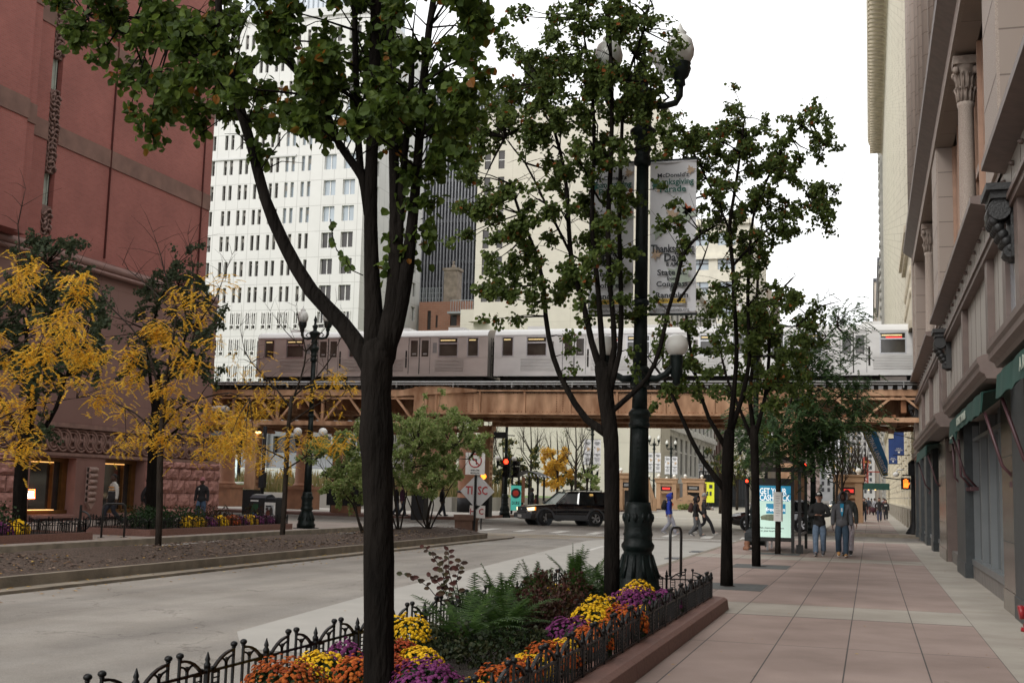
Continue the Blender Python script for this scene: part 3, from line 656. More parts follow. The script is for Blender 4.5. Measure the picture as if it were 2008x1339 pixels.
# cream corner tower with big paired windows
ct = thing('cream_tower', 'cream corner tower with wide sash windows far up the street behind the trees', 'building', (-36, 290, 0))
xr = PY(1466, 600, 290).x; xl = PY(1290, 600, 290).x; zt = PY(1440, 440, 290).z
hl = []; z = 20.0
while z < zt - 5:
    x = xl + 1.5
    while x < xr - 5: hl.append((round(x, 2), round(x+4.4, 2), round(z, 2), round(z+3.1, 2))); x += 6.6
    z += 6.1
K['ctw'] = mat('cream_terracotta', (.62, .58, .48), .8, .08, .6)
mb = MB(); mb.wall('y', 290, -1, xl, xr, 0, zt, hl, .6); part('south_wall', mb, K['ctw'], ct, True)
mb = MB(); mb.box(xl, 290.7, 0, xr-.02, 342, zt-.1); part('core', mb, K['ctw'], ct, True)
mb = MB(); mb.box(xl, 289.3, zt-8.6, xr+.7, 290, zt-7.8); mb.box(xl, 289, zt, xr+1, 343, zt+1.4)
for k in range(20): mb.box(xr, 290+k*2.6, 0, xr+.35, 291.1+k*2.6, zt)
part('string_course', mb, K['ctw'], ct, True)
gw = [MB() for _ in hl]
for i, h in enumerate(hl):
    g = gw[i]; g.box(h[0], 290.5, h[2], h[1], 290.6, h[3], 0); g.box((h[0]+h[1])/2-.12, 290.3, h[2], (h[0]+h[1])/2+.12, 290.5, h[3], 1); g.box(h[0], 290.3, h[2]+1.5, h[1], 290.48, h[2]+1.7, 1)
    part('window', g, [K['sglass'], K['dglass']], ct, True)
nb = thing('brown_stepped_building', 'narrow tan brick building with stepped top beyond the cream tower', 'building', (-30, 350, 0))
x0 = PY(1495, 560, 352).x; x1 = PY(1508, 560, 352).x
mb = MB(); mb.box(x0-8, 352, 0, x1-.7, 390, PY(1500, 552, 352).z); mb.box(x0-8, 352.5, 0, x1+.5, 389, PY(1500, 565, 352).z); part('wall', mb, mat('tan_brick', (.34, .29, .23), .85, .15, .6), nb, True)
# low grey building under the tracks on the far left, with canopy
gb = thing('grey_street_building', 'low grey building with dark strip windows seen under the tracks', 'building', (-70, 104, 0))
mb = MB(); hl = [(-110 + k*4.2, -110 + k*4.2 + 3.2, 4.6, 6.2) for k in range(15)]
mb.wall('y', 104, -1, -112, -46, 0, 9.0, hl, .4); part('wall', mb, mat('grey_render', (.24, .25, .26), .8, .1, .7), gb, True)
mb = MB(); mb.box(-112, 104.5, 0, -46, 106, 8.9); part('core', mb, K['dglass'], gb, True)
mb = MB()
for k in range(6): mb.bar((-84+k*7, 103.8, 2), (-84+k*7, 103.8, 9), .3, .25)
part('pipe', mb, mat('grey_pipe', (.30, .31, .32), .6), gb, True)
mb = MB(); mb.box(-68, 103.0, 0, -46, 103.9, 3.1); tag(mb.build('park_wall', mat('white_park_wall', (.62, .62, .60), .8, .08, 1)), 'white wall behind the tall tan ornamental grass', 'wall')
# ================================================================ ELEVATED TRACKS
K['rust'] = mat('weathered_orange_steel', (.36, .17, .08), .75, .25, 1.6, .3, col2=(.60, .38, .235), bscale=25, stretch=(1, 1, .35), detail=9)
K['rust2'] = mat('rusty_brown_steel', (.24, .10, .045), .8, .35, 1.6, .3, col2=(.33, .16, .08))
K['tie'] = mat('dark_timber', (.022, .018, .015), .9, .3, 3)
K['railm'] = mat('bright_rail', (.50, .50, .50), .35, .1, 2, metal=.8)
el = thing('elevated_track', 'rusty orange steel elevated railway crossing the street on girders and trusses', 'railway viaduct', (-10, 57, 0))
XL, XR_, YN, YF = -22.0, -3.7, 57.0, 68.0
def girder(y, x0, x1, z0, z1, name='girder'):
    g = MB(); g.box(x0, y, z0, x1, y+.04, z1); g.box(x0, y-.17, z0-.05, x1, y+.2, z0+.03); g.box(x0, y-.17, z1-.03, x1, y+.2, z1+.05)
    x = x0 + .5
    while x < x1: g.box(x-.05, y-.12, z0+.03, x+.05, y, z1-.03); x += 2.35
    x = x0 + .2
    while x < x1:       # rivets
        for zz in (z0+.1, z1-.1): g.add([(x-.025, y-.012, zz-.025), (x+.025, y-.012, zz-.025), (x+.025, y-.012, zz+.025), (x-.025, y-.012, zz+.025)], [(0, 1, 2, 3)], 1)
        x += .22
    x = x0 + 2.3
    while x < x1:
        for dx in (-.16, .16):
            for k in range(8): zz = z0+.15+k*(z1-z0-.3)/7; g.ell((x+dx, y-.005, zz), .035, 1, 5, 3)
        x += 4.7
    return part(name, g, [K['rust'], K['rust2']], el, True)
girder(YN, XL+.3, XR_, 5.42, 6.55)
girder(YF, XL+.3, XR_, 5.42, 6.55)
for yy in (60.2, 64.4): girder(yy, -44, 8, 5.5, 6.4)
# haunched end pieces of the girder at the columns
for x, s_ in ((XL, 1), (XR_, -1)):
    g = MB(); g.box(x-.35, 56.75, 5.2, x+.35, 57.3, 6.75); g.prism([(x-2.6, 6.3), (x, 6.78), (x+1.2, 6.78), (x+3.0, 6.62), (x+3.0, 6.5), (x-2.6, 6.2)], 56.8, 56.99, 'y'); part('end_plate', g, K['rust'], el, True)
def truss(y, x0, x1, z0, z1, n, name='truss'):
    g = MB(); g.bar((x0, y, z0), (x1, y, z0), .28, .22); g.bar((x0, y, z1), (x1, y, z1), .28, .30)
    g.bar((x0, y-.02, z1-.28), (x1, y-.02, z1-.28), .1, .1)
    for i in range(n + 1):
        x = x0 + (x1-x0)*i/n
        g.bar((x, y, z0), (x, y, z1), .14, .14)
        if i < n:
            xm = x0 + (x1-x0)*(i+.5)/n
            g.bar((x, y+.02, z0), (xm, y+.02, z1), .15, .1); g.bar((xm, y-.02, z1), (x0+(x1-x0)*(i+1)/n, y-.02, z0), .15, .1)
    return part(name, g, K['rust'], el, True)
truss(YN, XR_+.3, 9, 5.25, 6.5, 4); truss(YF, XR_+.3, 9, 5.5, 6.4, 4)
truss(YN, -46, XL-.3, 4.85, 6.45, 9); truss(YF, -46, XL-.3, 5.1, 6.4, 9); truss(62.3, -46, XL-.3, 5.0, 6.2, 7)
# cross beams and bracing underneath
g = MB(); x = -45.5
while x < 9:
    g.box(x-.12, YN+.21, 5.7 if XL < x < XR_ else 5.6, x+.12, YF-.01, 6.35); x += 2.35
g.box(-46, YN+.25, 6.36, 9, YF-.05, 6.44)
part('cross_beam', g, K['rust2'], el, True)
for x0, z in ((XR_+.4, 5.4), (-45, 4.95), (-34, 4.95)):
    g = MB()
    for k in range(4 if x0 > -10 else 5):
        g.bar((x0+k*2.2, YN+.2, z), (x0+k*2.2+2.2, YF-.1, z), .12, .1); g.bar((x0+k*2.2+2.2, YN+.2, z+.06), (x0+k*2.2, YF-.1, z+.06), .12, .1)
        g.box(x0+k*2.2-.15, YN+.2, z-.2, x0+k*2.2+.15, YF-.1, z-.05)
    if x0 > -10: g.box(XR_+.3, 59.5, 5.2, 9, 59.7, 5.4); g.box(XR_+.3, YF-.6, 5.3, 9, YF-.3, 5.5)
    part('bracing', g, K['rust2'], el, True)
# ties, walkway planks, guard timber and the pale pipes along the edge
tg = MB(); x = -46
while x < 9: tg.box(x, 56.82, 6.62, x+.2, 68.2, 6.82); x += .42
tag(part('timber_ties', tg, K['tie'], el, True), kind='stuff')
g = MB(); g.box(-46, 56.7, 6.82, 9, 57.1, 6.94); g.box(-46, 67.9, 6.82, 9, 68.3, 6.94); g.box(-46, 62.3, 6.83, 9, 62.6, 7.0); g.box(-46, 56.9, 6.46, 9, 57.0, 6.62); part('guard_timber', g, K['tie'], el, True)
g = MB(); g.tube([(-46, 56.66, 6.98), (9, 56.66, 6.98)], .045, 8); g.tube([(-46, 56.62, 6.86), (9, 56.62, 6.86)], .03, 8)
x = -45
while x < 9: g.box(x-.02, 56.6, 6.7, x+.02, 56.7, 7.0); x += 3.1
part('conduit', g, mat('pale_conduit', (.46, .47, .46), .4, .1, 2), el, True)
for y in (58.6, 60.05, 64.7, 66.15):
    g = MB(); g.box(-46, y, 6.82, 9, y+.07, 6.96); part('rail', g, K['railm'], el, True)
g = MB(); g.box(-46, 58.0, 6.95, 9, 58.1, 7.08); g.box(-46, 64.1, 6.95, 9, 64.2, 7.08); part('third_rail', g, K['tie'], el, True)
# columns
def ecol(x, y, z1, w_=.62, base=True):
    g = MB(); g.box(x-w_/2, y-w_/2, 1.3 if base else 0, x+w_/2, y+w_/2, z1); g.box(x-w_/2-.1, y-w_/2-.1, z1-.3, x+w_/2+.1, y+w_/2+.1, z1)
    if base: g.box(x-w_/2-.03, y-w_/2-.03, 0, x+w_/2+.03, y+w_/2+.03, 1.28, 1)
    for k in range(int((z1-1.6)/.32)): g.box(x+w_/2, y-.18, 1.5+k*.32, x+w_/2+.012, y+.18, 1.68+k*.32, 2)
    part('column', g, [K['rust'], K['black'], K['rust2']], el, True)
for x in (-22.0, -31.6, -3.75):
    for y in (57.2, 68.0): ecol(x, y, 5.4 if x != -31.6 else 4.9)
# lamps fixed under the tracks
for i, (u, v, yy) in enumerate(((507, 846, 56.9), (948, 808, 58.5), (1398, 807, 58.5))):
    p = PY(u, v, yy); t_ = thing('track_lamp', ['lit amber lamp under the tracks by the brown column on the left', 'lit amber lamp under the girder above the green shrubs', 'lit amber lamp under the girder right of the big lamp post'][i], 'lamp', p, group='lamps under the tracks')
    g = MB(); g.lathe([(.05, .14), (.13, .08), (.19, .0)], (0, 0, 0), 10); part('shade', g, K['black'], t_)
    g = MB(); g.ell((0, 0, -.03), (.15, .15, .07)); part('bulb', g, K['warmlamp'], t_)
p = PY(433, 802, 56.5); t_ = thing('floodlight', 'white barrel-shaped lamp fixed to the truss near the library corner', 'lamp', p)
g = MB(); g.tube([(-.5, 0, 0), (.35, 0, .02)], [.16, .18], 12); part('housing', g, K['white'], t_); g = MB(); g.tube([(.352, 0, .02), (.5, 0, .0)], [.15, .1], 12); part('lens', g, K['clear'], t_)
# ================================================================ TRAIN
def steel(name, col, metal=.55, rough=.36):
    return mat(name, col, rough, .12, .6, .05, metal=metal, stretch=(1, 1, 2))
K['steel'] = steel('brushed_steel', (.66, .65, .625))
K['steelroof'] = mat('pale_train_roof', (.72, .72, .70), .5, .04, 1)
K['twin'] = mat('train_window_glass', (.05, .045, .035), .08, .5, 1.2, spec=.8)
K['eqg'] = mat('pale_door_label', (.3, .28, .27), .7)
K['tlight'] = mat('train_ceiling_light', (1, .8, .4), .5, emit=(1, .7, .3), es=.35)
def traincar(idx, label):
    """one car; local x along the car 0..14.65, y from the near side back, z above the skirt"""
    L_, Wd, Hh = 14.65, 2.85, 2.72
    t_ = thing('train_car', label, 'train car', (0, 0, 0), group='cars of the train on the elevated tracks')
    b = MB()
    # window openings on the near side
    wins = [(.5, 1.1, 1.17, 2.2), (1.95, 3.05, 1.17, 2.2), (6.05, 7.25, 1.17, 2.2), (7.7, 8.9, 1.17, 2.2), (11.7, 12.8, 1.17, 2.2), (13.45, 14.05, 1.17, 2.2)]
    doors = [(4.0, 5.35), (9.8, 11.15)]
    dw = []
    for d in doors: dw += [(d[0]+.12, d[0]+.56, 1.15, 2.1), (d[1]-.56, d[1]-.12, 1.15, 2.1)]
    solid = [(d[0], d[1], .12, 2.25) for d in doors]
    b.wall('y', 0, -1, 0, L_, .0, 2.32, wins + solid, .06)
    b.wall('y', Wd, 1, 0, L_, 0, 2.32, [], .06)
    # ends, with rounded roof
    arc = [(0.06*0, 2.32), (.10, 2.52), (.34, 2.68), (.8, 2.76), (Wd/2, 2.8), (Wd-.8, 2.76), (Wd-.34, 2.68), (Wd-.10, 2.52), (Wd, 2.32)]
    for x in (0, L_): b.add([(x, 0, 0)] + [(x, a, z) for a, z in arc] + [(x, Wd, 0)], [tuple(range(len(arc)+2)) if x else tuple(range(len(arc)+2))[::-1]])
    part('body', b, K['steel'], t_)
    r_ = MB(); vs = [(x, a, z+.004) for x in (0.02, L_-.02) for a, z in arc]; n = len(arc)
    r_.add(vs, [(i, i+1, n+i+1, n+i) for i in range(n-1)], 0, True); r_.box(0, -.03, 2.30, L_, .0, 2.36)
    for x in (2.2, 5.6, 9.0, 12.4): r_.box(x-.5, .9, 2.78, x+.5, Wd-.9, 2.95)
    part('roof', r_, K['steelroof'], t_)
    c_ = MB()   # fluted lower panels
    for a, e in ((1.55, 3.75), (5.65, 9.5), (11.45, 13.2)):
        for k in range(9): z = .34 + k*.082; c_.tube([(a, -.008, z), (e, -.008, z)], .022, 5, cap=False)
    c_.box(0, -.02, 0, L_, 0, .13); c_.box(.0, -.015, 1.08, L_, 0, 1.1)
    tag(part('fluted_panels', c_, K['steel'], t_), None)
    for wdw in wins:
        g = MB(); g.box(wdw[0], .05, wdw[2], wdw[1], .06, wdw[3]); w2 = part('window', g, K['twin'], t_)
        f = MB(); f.box(wdw[0]-.06, -.025, wdw[2]-.06, wdw[1]+.06, 0, wdw[2]); f.box(wdw[0]-.06, -.025, wdw[3], wdw[1]+.06, 0, wdw[3]+.06); f.box(wdw[0]-.06, -.025, wdw[2], wdw[0], 0, wdw[3]); f.box(wdw[1], -.025, wdw[2], wdw[1]+.06, 0, wdw[3])
        if wdw[1]-wdw[0] > .8: f.box(wdw[0], -.01, 1.86, wdw[1], .04, 1.93)
        part('frame', f, K['chrome'], w2)
        l_ = MB(); l_.box(wdw[0]+.05, .045, wdw[3]-.14, wdw[1]-.15, .049, wdw[3]-.08); part('ceiling_light', l_, K['tlight'], w2)
    for k, d in enumerate(doors):
        g = MB(); g.wall('y', .03, -1, d[0]+.02, d[1]-.02, .12, 2.25, dw[2*k:2*k+2], .03); g.box((d[0]+d[1])/2-.025, .01, .12, (d[0]+d[1])/2+.025, .03, 2.25, 1); g.box(d[0], -.002, .12, d[0]+.02, .03, 2.25, 1); g.box(d[1]-.02, -.002, .12, d[1], .03, 2.25, 1)
        dd = part('door', g, [K['steel'], K['tie']], t_)
        for q in dw[2*k:2*k+2]:
            g = MB(); g.box(q[0], .055, q[2], q[1], .06, q[3], 0); g.box(q[0]+.1, .05, q[2]+.12, q[1]-.1, .054, q[2]+.2, 1); part('pane', g, [K['twin'], K['eqg']], dd)
    g = MB(); g.box(6.3, .04, 1.9, 7.1, .048, 2.02) if idx != 1 else g.box(7.9, .04, 1.9, 8.7, .048, 2.02); part('destination_sign', g, mat('red_sign', (.5, .02, .02), .5, emit=(1, .04, .03), es=.5), t_)
    K['ventg'] = mat('vent_grey', (.22, .20, .19), .6)
    for x in (3.25, 11.3): g = MB(); g.box(x, -.01, 1.35, x+.25, 0, 1.95); part('vent', g, K['ventg'], t_)
    for x in (5.42, 9.62): g = MB(); g.box(x, -.012, .5, x+.1, 0, 1.5); part('grab_slot', g, K['tie'], t_)
    # end vestibule chains
    g = MB()
    for x, s_ in ((0, -1), (L_, 1)):
        g.box(x + (0 if s_ > 0 else -.01), .95, .05, x + (.01 if s_ > 0 else 0), 1.9, 2.1)
        for z in (.7, 1.2, 1.7): g.bar((x+s_*.14, .2, z), (x+s_*.14, 2.6, z), .03, .03)
        g.bar((x+s_*.14, .2, 0), (x+s_*.14, .2, 2.2), .03, .03)
    part('end_door', g, K['tie'], t_)
    # underframe equipment and trucks
    u_ = MB(); u_.box(0.3, .3, -.35, L_-.3, Wd-.3, -.02); u_.box(6, .05, -.75, 7.3, .9, -.05, 1); u_.box(7.6, .08, -.7, 8.4, .9, -.05, 0); u_.box(4.3, .1, -.6, 5.2, .8, -.05, 0)
    part('underframe', u_, [K['tie'], mat('equipment_box_grey', (.20, .17, .15), .7, .2, 2)], t_)
    for x in (2.4, 12.2):
        g = MB(); g.box(x-1.1, .25, -.75, x+1.1, .4, -.4)
        for dx in (-.9, .9):
            for yy in (.5, 2.2): g.tube([(x+dx, yy, -.62), (x+dx, yy+.12, -.62)], .36, 16)
        part('truck', g, K['tie'], t_)
    return t_
car1 = traincar(0, 'brownish steel train car at the left end of the train')
# light differs along the train: the left car's duller light is painted into its steel
car1.location = (-35.45, 64.0, 8.0)
c2 = dup(car1, (-20.42, 64.0, 8.0), label='silver train car in the middle, passing behind the big green lamp post')
c3 = dup(car1, (-5.45, 64.0, 8.0), label='silver train car at the right end of the train, running behind the stone corner building')
K['steeldim'] = steel('dim_light_steel', (.52, .46, .42), .35, .33)
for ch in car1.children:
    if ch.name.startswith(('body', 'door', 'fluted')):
        ch.data = ch.data.copy(); ch.data.materials[0] = K['steeldim']
# ================================================================ DEPAUL-SIDE TOWER (right, far) 
K['terra'] = brickmat('cream_terracotta_blocks', (.58, .54, .44), (.56, .52, .42), (.42, .38, .30), 1.1, .62, .025, 'x', .75, .2, .5, .1)
K['terray'] = brickmat('cream_terracotta_return', (.58, .54, .44), (.56, .52, .42), (.42, .38, .30), 1.1, .62, .025, 'y', .75, .2, .5, .1)
dp = thing('terracotta_tower', 'tall cream terracotta building with deep bracketed cornice and rounded corner on the right', 'building', (2.4, 120, 0))
hl = []; y = 74.0; ZT = 56.0
while y < 186:
    z = 12.5
    while z < ZT - 4: hl.append((round(y, 2), round(y+1.0, 2), round(z, 2), round(z+2.1, 2))); z += 3.75
    y += 2.9
mb = MB(); mb.wall('x', 2.55, -1, 70.0, 189, 10.5, ZT, hl, .2); part('front_wall', mb, K['terra'], dp, True)
mb = MB()
for k in range(41):
    yy = 73.0 + k*2.9
    if yy < 189: mb.tube([(2.5, yy, 11), (2.5, yy, ZT-1)], .2, 6, cap=False)
part('slender_pier', mb, K['terra'], dp, True)
mb = MB(); mb.box(2.8, 72.7, 10.6, 22, 188.9, ZT-.1); part('core', mb, K['dglass'], dp, True)
g = MB()
for h in hl[::1]: g.box(2.72, h[0], h[2], 2.78, h[1], h[3], 0)
tag(part('windows', g, mat('grey_glass', (.12, .12, .11), .3), dp, True), kind='stuff')
# rounded corner
def quarter(r0, z0, z1, name='corner_turret', m='terra'):
    g = MB(); cx_, cy_ = 4.75, 67.4
    pts = [(cx_ - r0*math.cos(a), cy_ - r0*math.sin(a)) for a in [R(x) for x in range(-90, 91, 9)]]
    pts = pts + [(30, cy_-r0), (30, 71.0), (cx_, 71.0)]
    g.prism(pts, z0, z1, 'z'); return part(name, g, K[m], dp, True)
quarter(2.35, 14.2, ZT); quarter(2.6, 17.6, 17.95, 'corner_band'); quarter(2.55, 34.0, 34.4, 'corner_band'); quarter(2.6, 10.6, 14.2, 'corner_drum')
g = MB()      # projecting doorway hood on the corner
g.prism([(62.3, 10.2), (73.0, 10.2), (73.0, 14.3), (70.5, 15.0), (64.5, 15.0), (62.3, 14.3)], 2.1, 2.9, 'x'); g.box(1.75, 61.8, 15.0, 3.0, 73.2, 15.35); g.box(1.9, 62.1, 14.7, 3.0, 73.1, 15.0)
for k in range(14): g.ell((2.08, 63.2+k*.72, 13.3), (.1, .22, .3), 0, 6, 4); g.ell((2.08, 63.4+k*.72, 12.2), (.1, .18, .24), 0, 6, 4)
g.box(1.95, 62.2, 10.2, 3.2, 73.1, 10.6)
part('corner_hood', g, mat('carved_cream', (.54, .48, .37), .8, .2, 2, .3), dp, True)
# lower storeys with rusticated bands and pilasters
hl = []; y = 66.5
while y < 186: hl.append((round(y, 2), round(y+3.4, 2), 1.9, 8.2)); y += 6.1
mb = MB(); mb.wall('x', 2.35, -1, 64.4, 189, 1.15, 10.5, hl, .8); mb.box(2.35, 64.38, 1.15, 24, 64.4, 10.5); part('lower_wall', mb, K['terra'], dp, True)
mb = MB(); mb.box(2.2, 64.2, 0, 24, 64.39, 1.15); mb.box(2.2, 64.39, 0, 2.34, 189, 1.15)
k = 0; y = 64.4
while y < 189: mb.box(2.08, y, 0, 2.2, y+1.5, 1.08); y += 6.1
part('plinth', mb, mat('grey_granite_plinth', (.30, .27, .22), .7, .12, 3), dp, True)
mb = MB()
z = 1.3
while z < 10.3:
    y = 64.3
    while y < 189: mb.box(2.22, y, z, 2.349, y+2.3, z+.42); y += 6.1
    z += .52
mb.box(2.0, 64.1, 10.3, 2.6, 189, 10.7); mb.box(2.1, 64.2, 9.9, 2.36, 189, 10.3); mb.box(2.15, 64.2, 1.15, 2.36, 189, 1.3)
part('rusticated_pilasters', mb, mat('cream_stone', (.60, .54, .41), .8, .1, 1), dp, True)
g = MB()
for i, h in enumerate(hl):
    g.box(3.1, h[0], h[2], 3.12, h[1], h[3], 0)
    for a in (.05, .95, 1.9, 2.85): g.box(2.45, h[0]+a, h[2], 2.6, h[0]+a+.12, h[3], 1)
    for z in (2.6, 4.2, 5.8, 7.4): g.box(2.4, h[0], z, 2.6, h[1], z+.12, 1)
part('window_grilles', g, [K['dglass'], mat('bronze_grille', (.10, .06, .045), .6)], dp, True)
g = MB(); g.prism([(.35, ZT-.2), (2.5, ZT-2.2), (2.5, ZT+1.6), (.2, ZT+1.6), (.15, ZT+.4)], 71, 186, 'y')
y = 71.0
while y < 186: g.box(.45, y, ZT-1.9, 2.5, y+.42, ZT-.3); g.box(.3, y-.05, ZT-.5, .8, y+.47, ZT+.1); y += 1.25
part('cornice', g, mat('cornice_terracotta', (.50, .44, .34), .8, .15, 1.5), dp, True)
g = MB(); g.box(1.9, 186, 0, 18, 200, 36)
y = 150.0
for k in range(60): g.box(1.9, 150+.6*k, 0, 1.95, 150.2+.6*k, .01)
nb = thing('ornate_facade', 'grey ornamented facade edge rising past the cream terracotta building', 'building', (2, 192, 0))
g = MB(); g.box(1.95, 190, 0, 18, 204, 58); z = 2
while z < 57: g.ell((1.9, 191.5, z), (.25, .5, .5), 0, 6, 4); g.ell((1.9, 196, z+.6), (.25, .5, .5), 0, 6, 4); z += 1.4
part('wall', g, mat('grey_stone', (.34, .33, .30), .8, .2, 1), nb, True)
# flags and banners on the facade
K['dblue'] = mat('bright_blue_cloth', (.05, .23, .5), .8, .1, 2); K['navy'] = mat('navy_cloth', (.025, .06, .21), .8, .12, 2); K['gold'] = mat('gold_trim', (.45, .38, .12), .7)
fb = thing('angled_banner', 'bright blue university banner with gold edge hanging from a slanted pole', 'banner', (2.2, 70, 3.0))
def P70(u, v): q = PY(u, v, 70); return (q.x, q.z)
oc = [P70(1688, 838), P70(1717, 842), P70(1741, 905), P70(1741, 933), P70(1731, 933)]
g = MB(); g.prism(oc, 69.98, 70.02, 'y'); part('cloth', g, K['dblue'], fb, True)
def strip(a, b, w0, yy, mi=0):
    d = Vector((b[0]-a[0], 0, b[1]-a[1])).normalized(); n2 = Vector((-d.z, 0, d.x)) * w0
    return [(a[0], yy, a[1]), (b[0], yy, b[1]), (b[0]-n2.x, yy, b[1]-n2.z), (a[0]-n2.x, yy, a[1]-n2.z)]
a, b = P70(1688, 838), P70(1731, 933)
g = MB()
for (w0, w1) in ((.0, .07),):
    d = Vector((b[0]-a[0], 0, b[1]-a[1])).normalized(); nn = Vector((-d.z, 0, d.x)); nn = nn if nn.x > 0 else -nn
    for o0, o1 in ((.0, .05), (.09, .13)):
        g.add([(a[0]+nn.x*o0, 69.965, a[1]+nn.z*o0), (b[0]+nn.x*o0, 69.965, b[1]+nn.z*o0), (b[0]+nn.x*o1, 69.965, b[1]+nn.z*o1), (a[0]+nn.x*o1, 69.965, a[1]+nn.z*o1)], [(0, 1, 2, 3)])
c_ = P70(1741, 930); g.add([(b[0], 69.965, b[1]+.02), (c_[0], 69.965, c_[1]), (c_[0], 69.965, c_[1]+.09), (b[0]-.02, 69.965, b[1]+.11)], [(0, 1, 2, 3)])
part('gold_edge', g, K['gold'], fb, True)
g = MB(); g.bar((a[0]-.05, 70, a[1]+.1), (b[0]-.03, 70, b[1]-.05), .05, .05); g.bar((b[0], 70, b[1]-.08), (2.3, 70, b[1]-.25), .06, .06); g.bar((a[0]+.3, 70, a[1]), (2.35, 70, a[1]-.6), .04, .04); part('pole', g, K['black'], fb, True)
ang = math.degrees(math.atan2(d.z, d.x)); mid = P70(1720, 890)
mz = Vector((mid[0], 69.95, mid[1]))
M4 = Matrix.Translation(mz) @ Matrix.Rotation(-R(ang), 4, 'Y') @ Matrix.Rotation(R(90), 4, 'X')
text('DEPAUL UNIVERSITY', .33, M4, mat('white_letters', (.8, .8, .8), .7), fb, 'lettering', .003, world=True, sx=.74)
g = MB(); sc_ = P70(1704, 850); g.prism([(sc_[0]-.15, sc_[1]+.16), (sc_[0]+.15, sc_[1]+.1), (sc_[0]+.12, sc_[1]-.12), (sc_[0], sc_[1]-.22), (sc_[0]-.13, sc_[1]-.1)], 69.95, 69.965, 'y'); part('shield', g, K['white'], fb, True)
for i, (u0, u1, v0, v1, yy, lb) in enumerate(((1752, 1773, 846, 892, 78, 'larger navy banner with a small white crest hanging nearer the corner'), (1742, 1760, 860, 909, 92, 'smaller navy banner hanging lower behind the larger navy one'))):
    def Q(u, v): q = PY(u, v, yy); return (q.x, q.z)
    a0, b0 = Q(u0, v0), Q(u1, v1)
    t_ = thing('wall_banner', lb, 'banner', (b0[0], yy, b0[1]), group='navy banners on the cream facade')
    g = MB(); g.box(a0[0], yy, b0[1], b0[0], yy+.03, a0[1]); part('cloth', g, K['navy'], t_, True)
    g = MB(); g.bar((a0[0]-.05, yy, a0[1]), (2.4, yy, a0[1]), .05, .05); g.bar((a0[0]-.05, yy, b0[1]-.02), (2.4, yy, b0[1]-.02), .04, .04); part('bracket', g, K['black'], t_, True)
    cx_ = (a0[0]+b0[0])/2; s_ = (b0[0]-a0[0])
    for dz, s2 in ((.58, 'DEPAUL'), (.42, 'UNIVERSITY')): text(s2, .14*s_, face((cx_, yy-.01, b0[1]+dz*s_*1.1)), K['white'], t_, 'lettering', .002, world=True)
    g = MB(); g.prism([(cx_-.1*s_, b0[1]+.36*s_), (cx_+.1*s_, b0[1]+.36*s_), (cx_+.1*s_, b0[1]+.22*s_), (cx_, b0[1]+.14*s_), (cx_-.1*s_, b0[1]+.22*s_)], yy-.02, yy-.005, 'y'); part('crest', g, K['white'], t_, True)
# ================================================================ NEAR RIGHT BUILDING (stone over metal shopfronts)
K['rstone'] = mat('taupe_granite', (.33, .275, .235), .75, .14, 14, .12, bscale=80)
K['rstone2'] = brickmat('taupe_stone_blocks', (.345, .285, .245), (.32, .265, .225), (.17, .135, .115), 2.2, .78, .015, 'x', .75, .2, 0, .12)
K['rbrown'] = mat('brown_painted_metal', (.15, .11, .095), .5, .15, 4, .05)
K['rpanel'] = mat('taupe_metal_panel', (.36, .335, .30), .5, .08, 1.2, .05, stretch=(1, 3, .3))
K['slate'] = mat('dark_slate_paint', (.045, .052, .055), .45, .2, 5, .1)
K['polish'] = mat('polished_bronze_metal', (.24, .205, .17), .2, .15, 2, metal=.7)
K['shopglass'] = mat('shop_glass', (.02, .024, .025), .03, .2, .5, spec=.6)
K['silver'] = mat('silver_mullion', (.21, .225, .23), .35, .08, 2, metal=.3)
K['awn'] = mat('green_awning_canvas', (.012, .06, .045), .8, .15, 3, .1)
rbld = thing('corner_building', 'taupe stone building with dark metal shopfront and green awnings lining the right pavement', 'building', (2.1, 30, 0))
YE = 58.3; Y0 = -6.0
mb = MB(); mb.box(3.0, Y0, 0, 14, YE-.3, 30); mb.box(2.12, YE-.3, 0, 14, YE, 3.4); part('core', mb, K['slate'], rbld, True)
# ground storey: glass, mullions, piers
bays = [(20.6, 28.0), (38.6, 41.8), (43.2, 47.2), (49, 52), (54, 57.5), (4.5, 15.0)]
for y0, y1 in bays:
    g = MB(); g.box(2.28, y0, .42, 2.31, y1, 3.3); w2 = part('shop_window', g, K['shopglass'], rbld, True)
    f = MB(); n_ = max(2, int((y1-y0)/1.5)); 
    for i in range(n_ + 1): yy = y0 + (y1-y0)*i/n_; f.box(2.16, yy-.045, .36, 2.28, yy+.045, 3.3)
    f.box(2.1, y0, .3, 2.3, y1, .42); f.box(2.16, y0, 2.95, 2.28, y1, 3.02); part('mullion', f, K['silver'], w2, True)
g = MB(); g.box(2.13, Y0, 0, 2.4, YE, .3)
for yy in np.arange(Y0, YE, .55): g.box(2.125, yy, 0, 2.13, yy+.53, .29)
part('plinth', g, mat('slate_plinth', (.20, .185, .17), .6, .12, 3), rbld, True)
for y0, y1, m, x in ((18.95, 20.6, 'polish', 2.02), (17.3, 18.9, 'slate', 2.0), (28.0, 30.6, 'slate', 1.98), (35.2, 38.6, 'polish', 2.0), (41.8, 43.2, 'slate', 1.98), (47.2, 49, 'slate', 2.0), (52, 54, 'slate', 1.98), (57.5, YE-.02, 'slate', 1.98), (15.0, 17.3, 'polish', 2.04)):
    g = MB(); g.box(x, y0, 0, 2.6, y1, 3.38); g.box(x-.02, y0+.02, 0, x, y1-.02, .32)
    if m == 'polish': g.box(x-.004, y0, 1.05, x, y1, 1.06, 1); g.box(x-.004, y0, 2.35, x, y1, 2.36, 1)
    part('pier', g, [K[m], K['slate']], rbld, True)
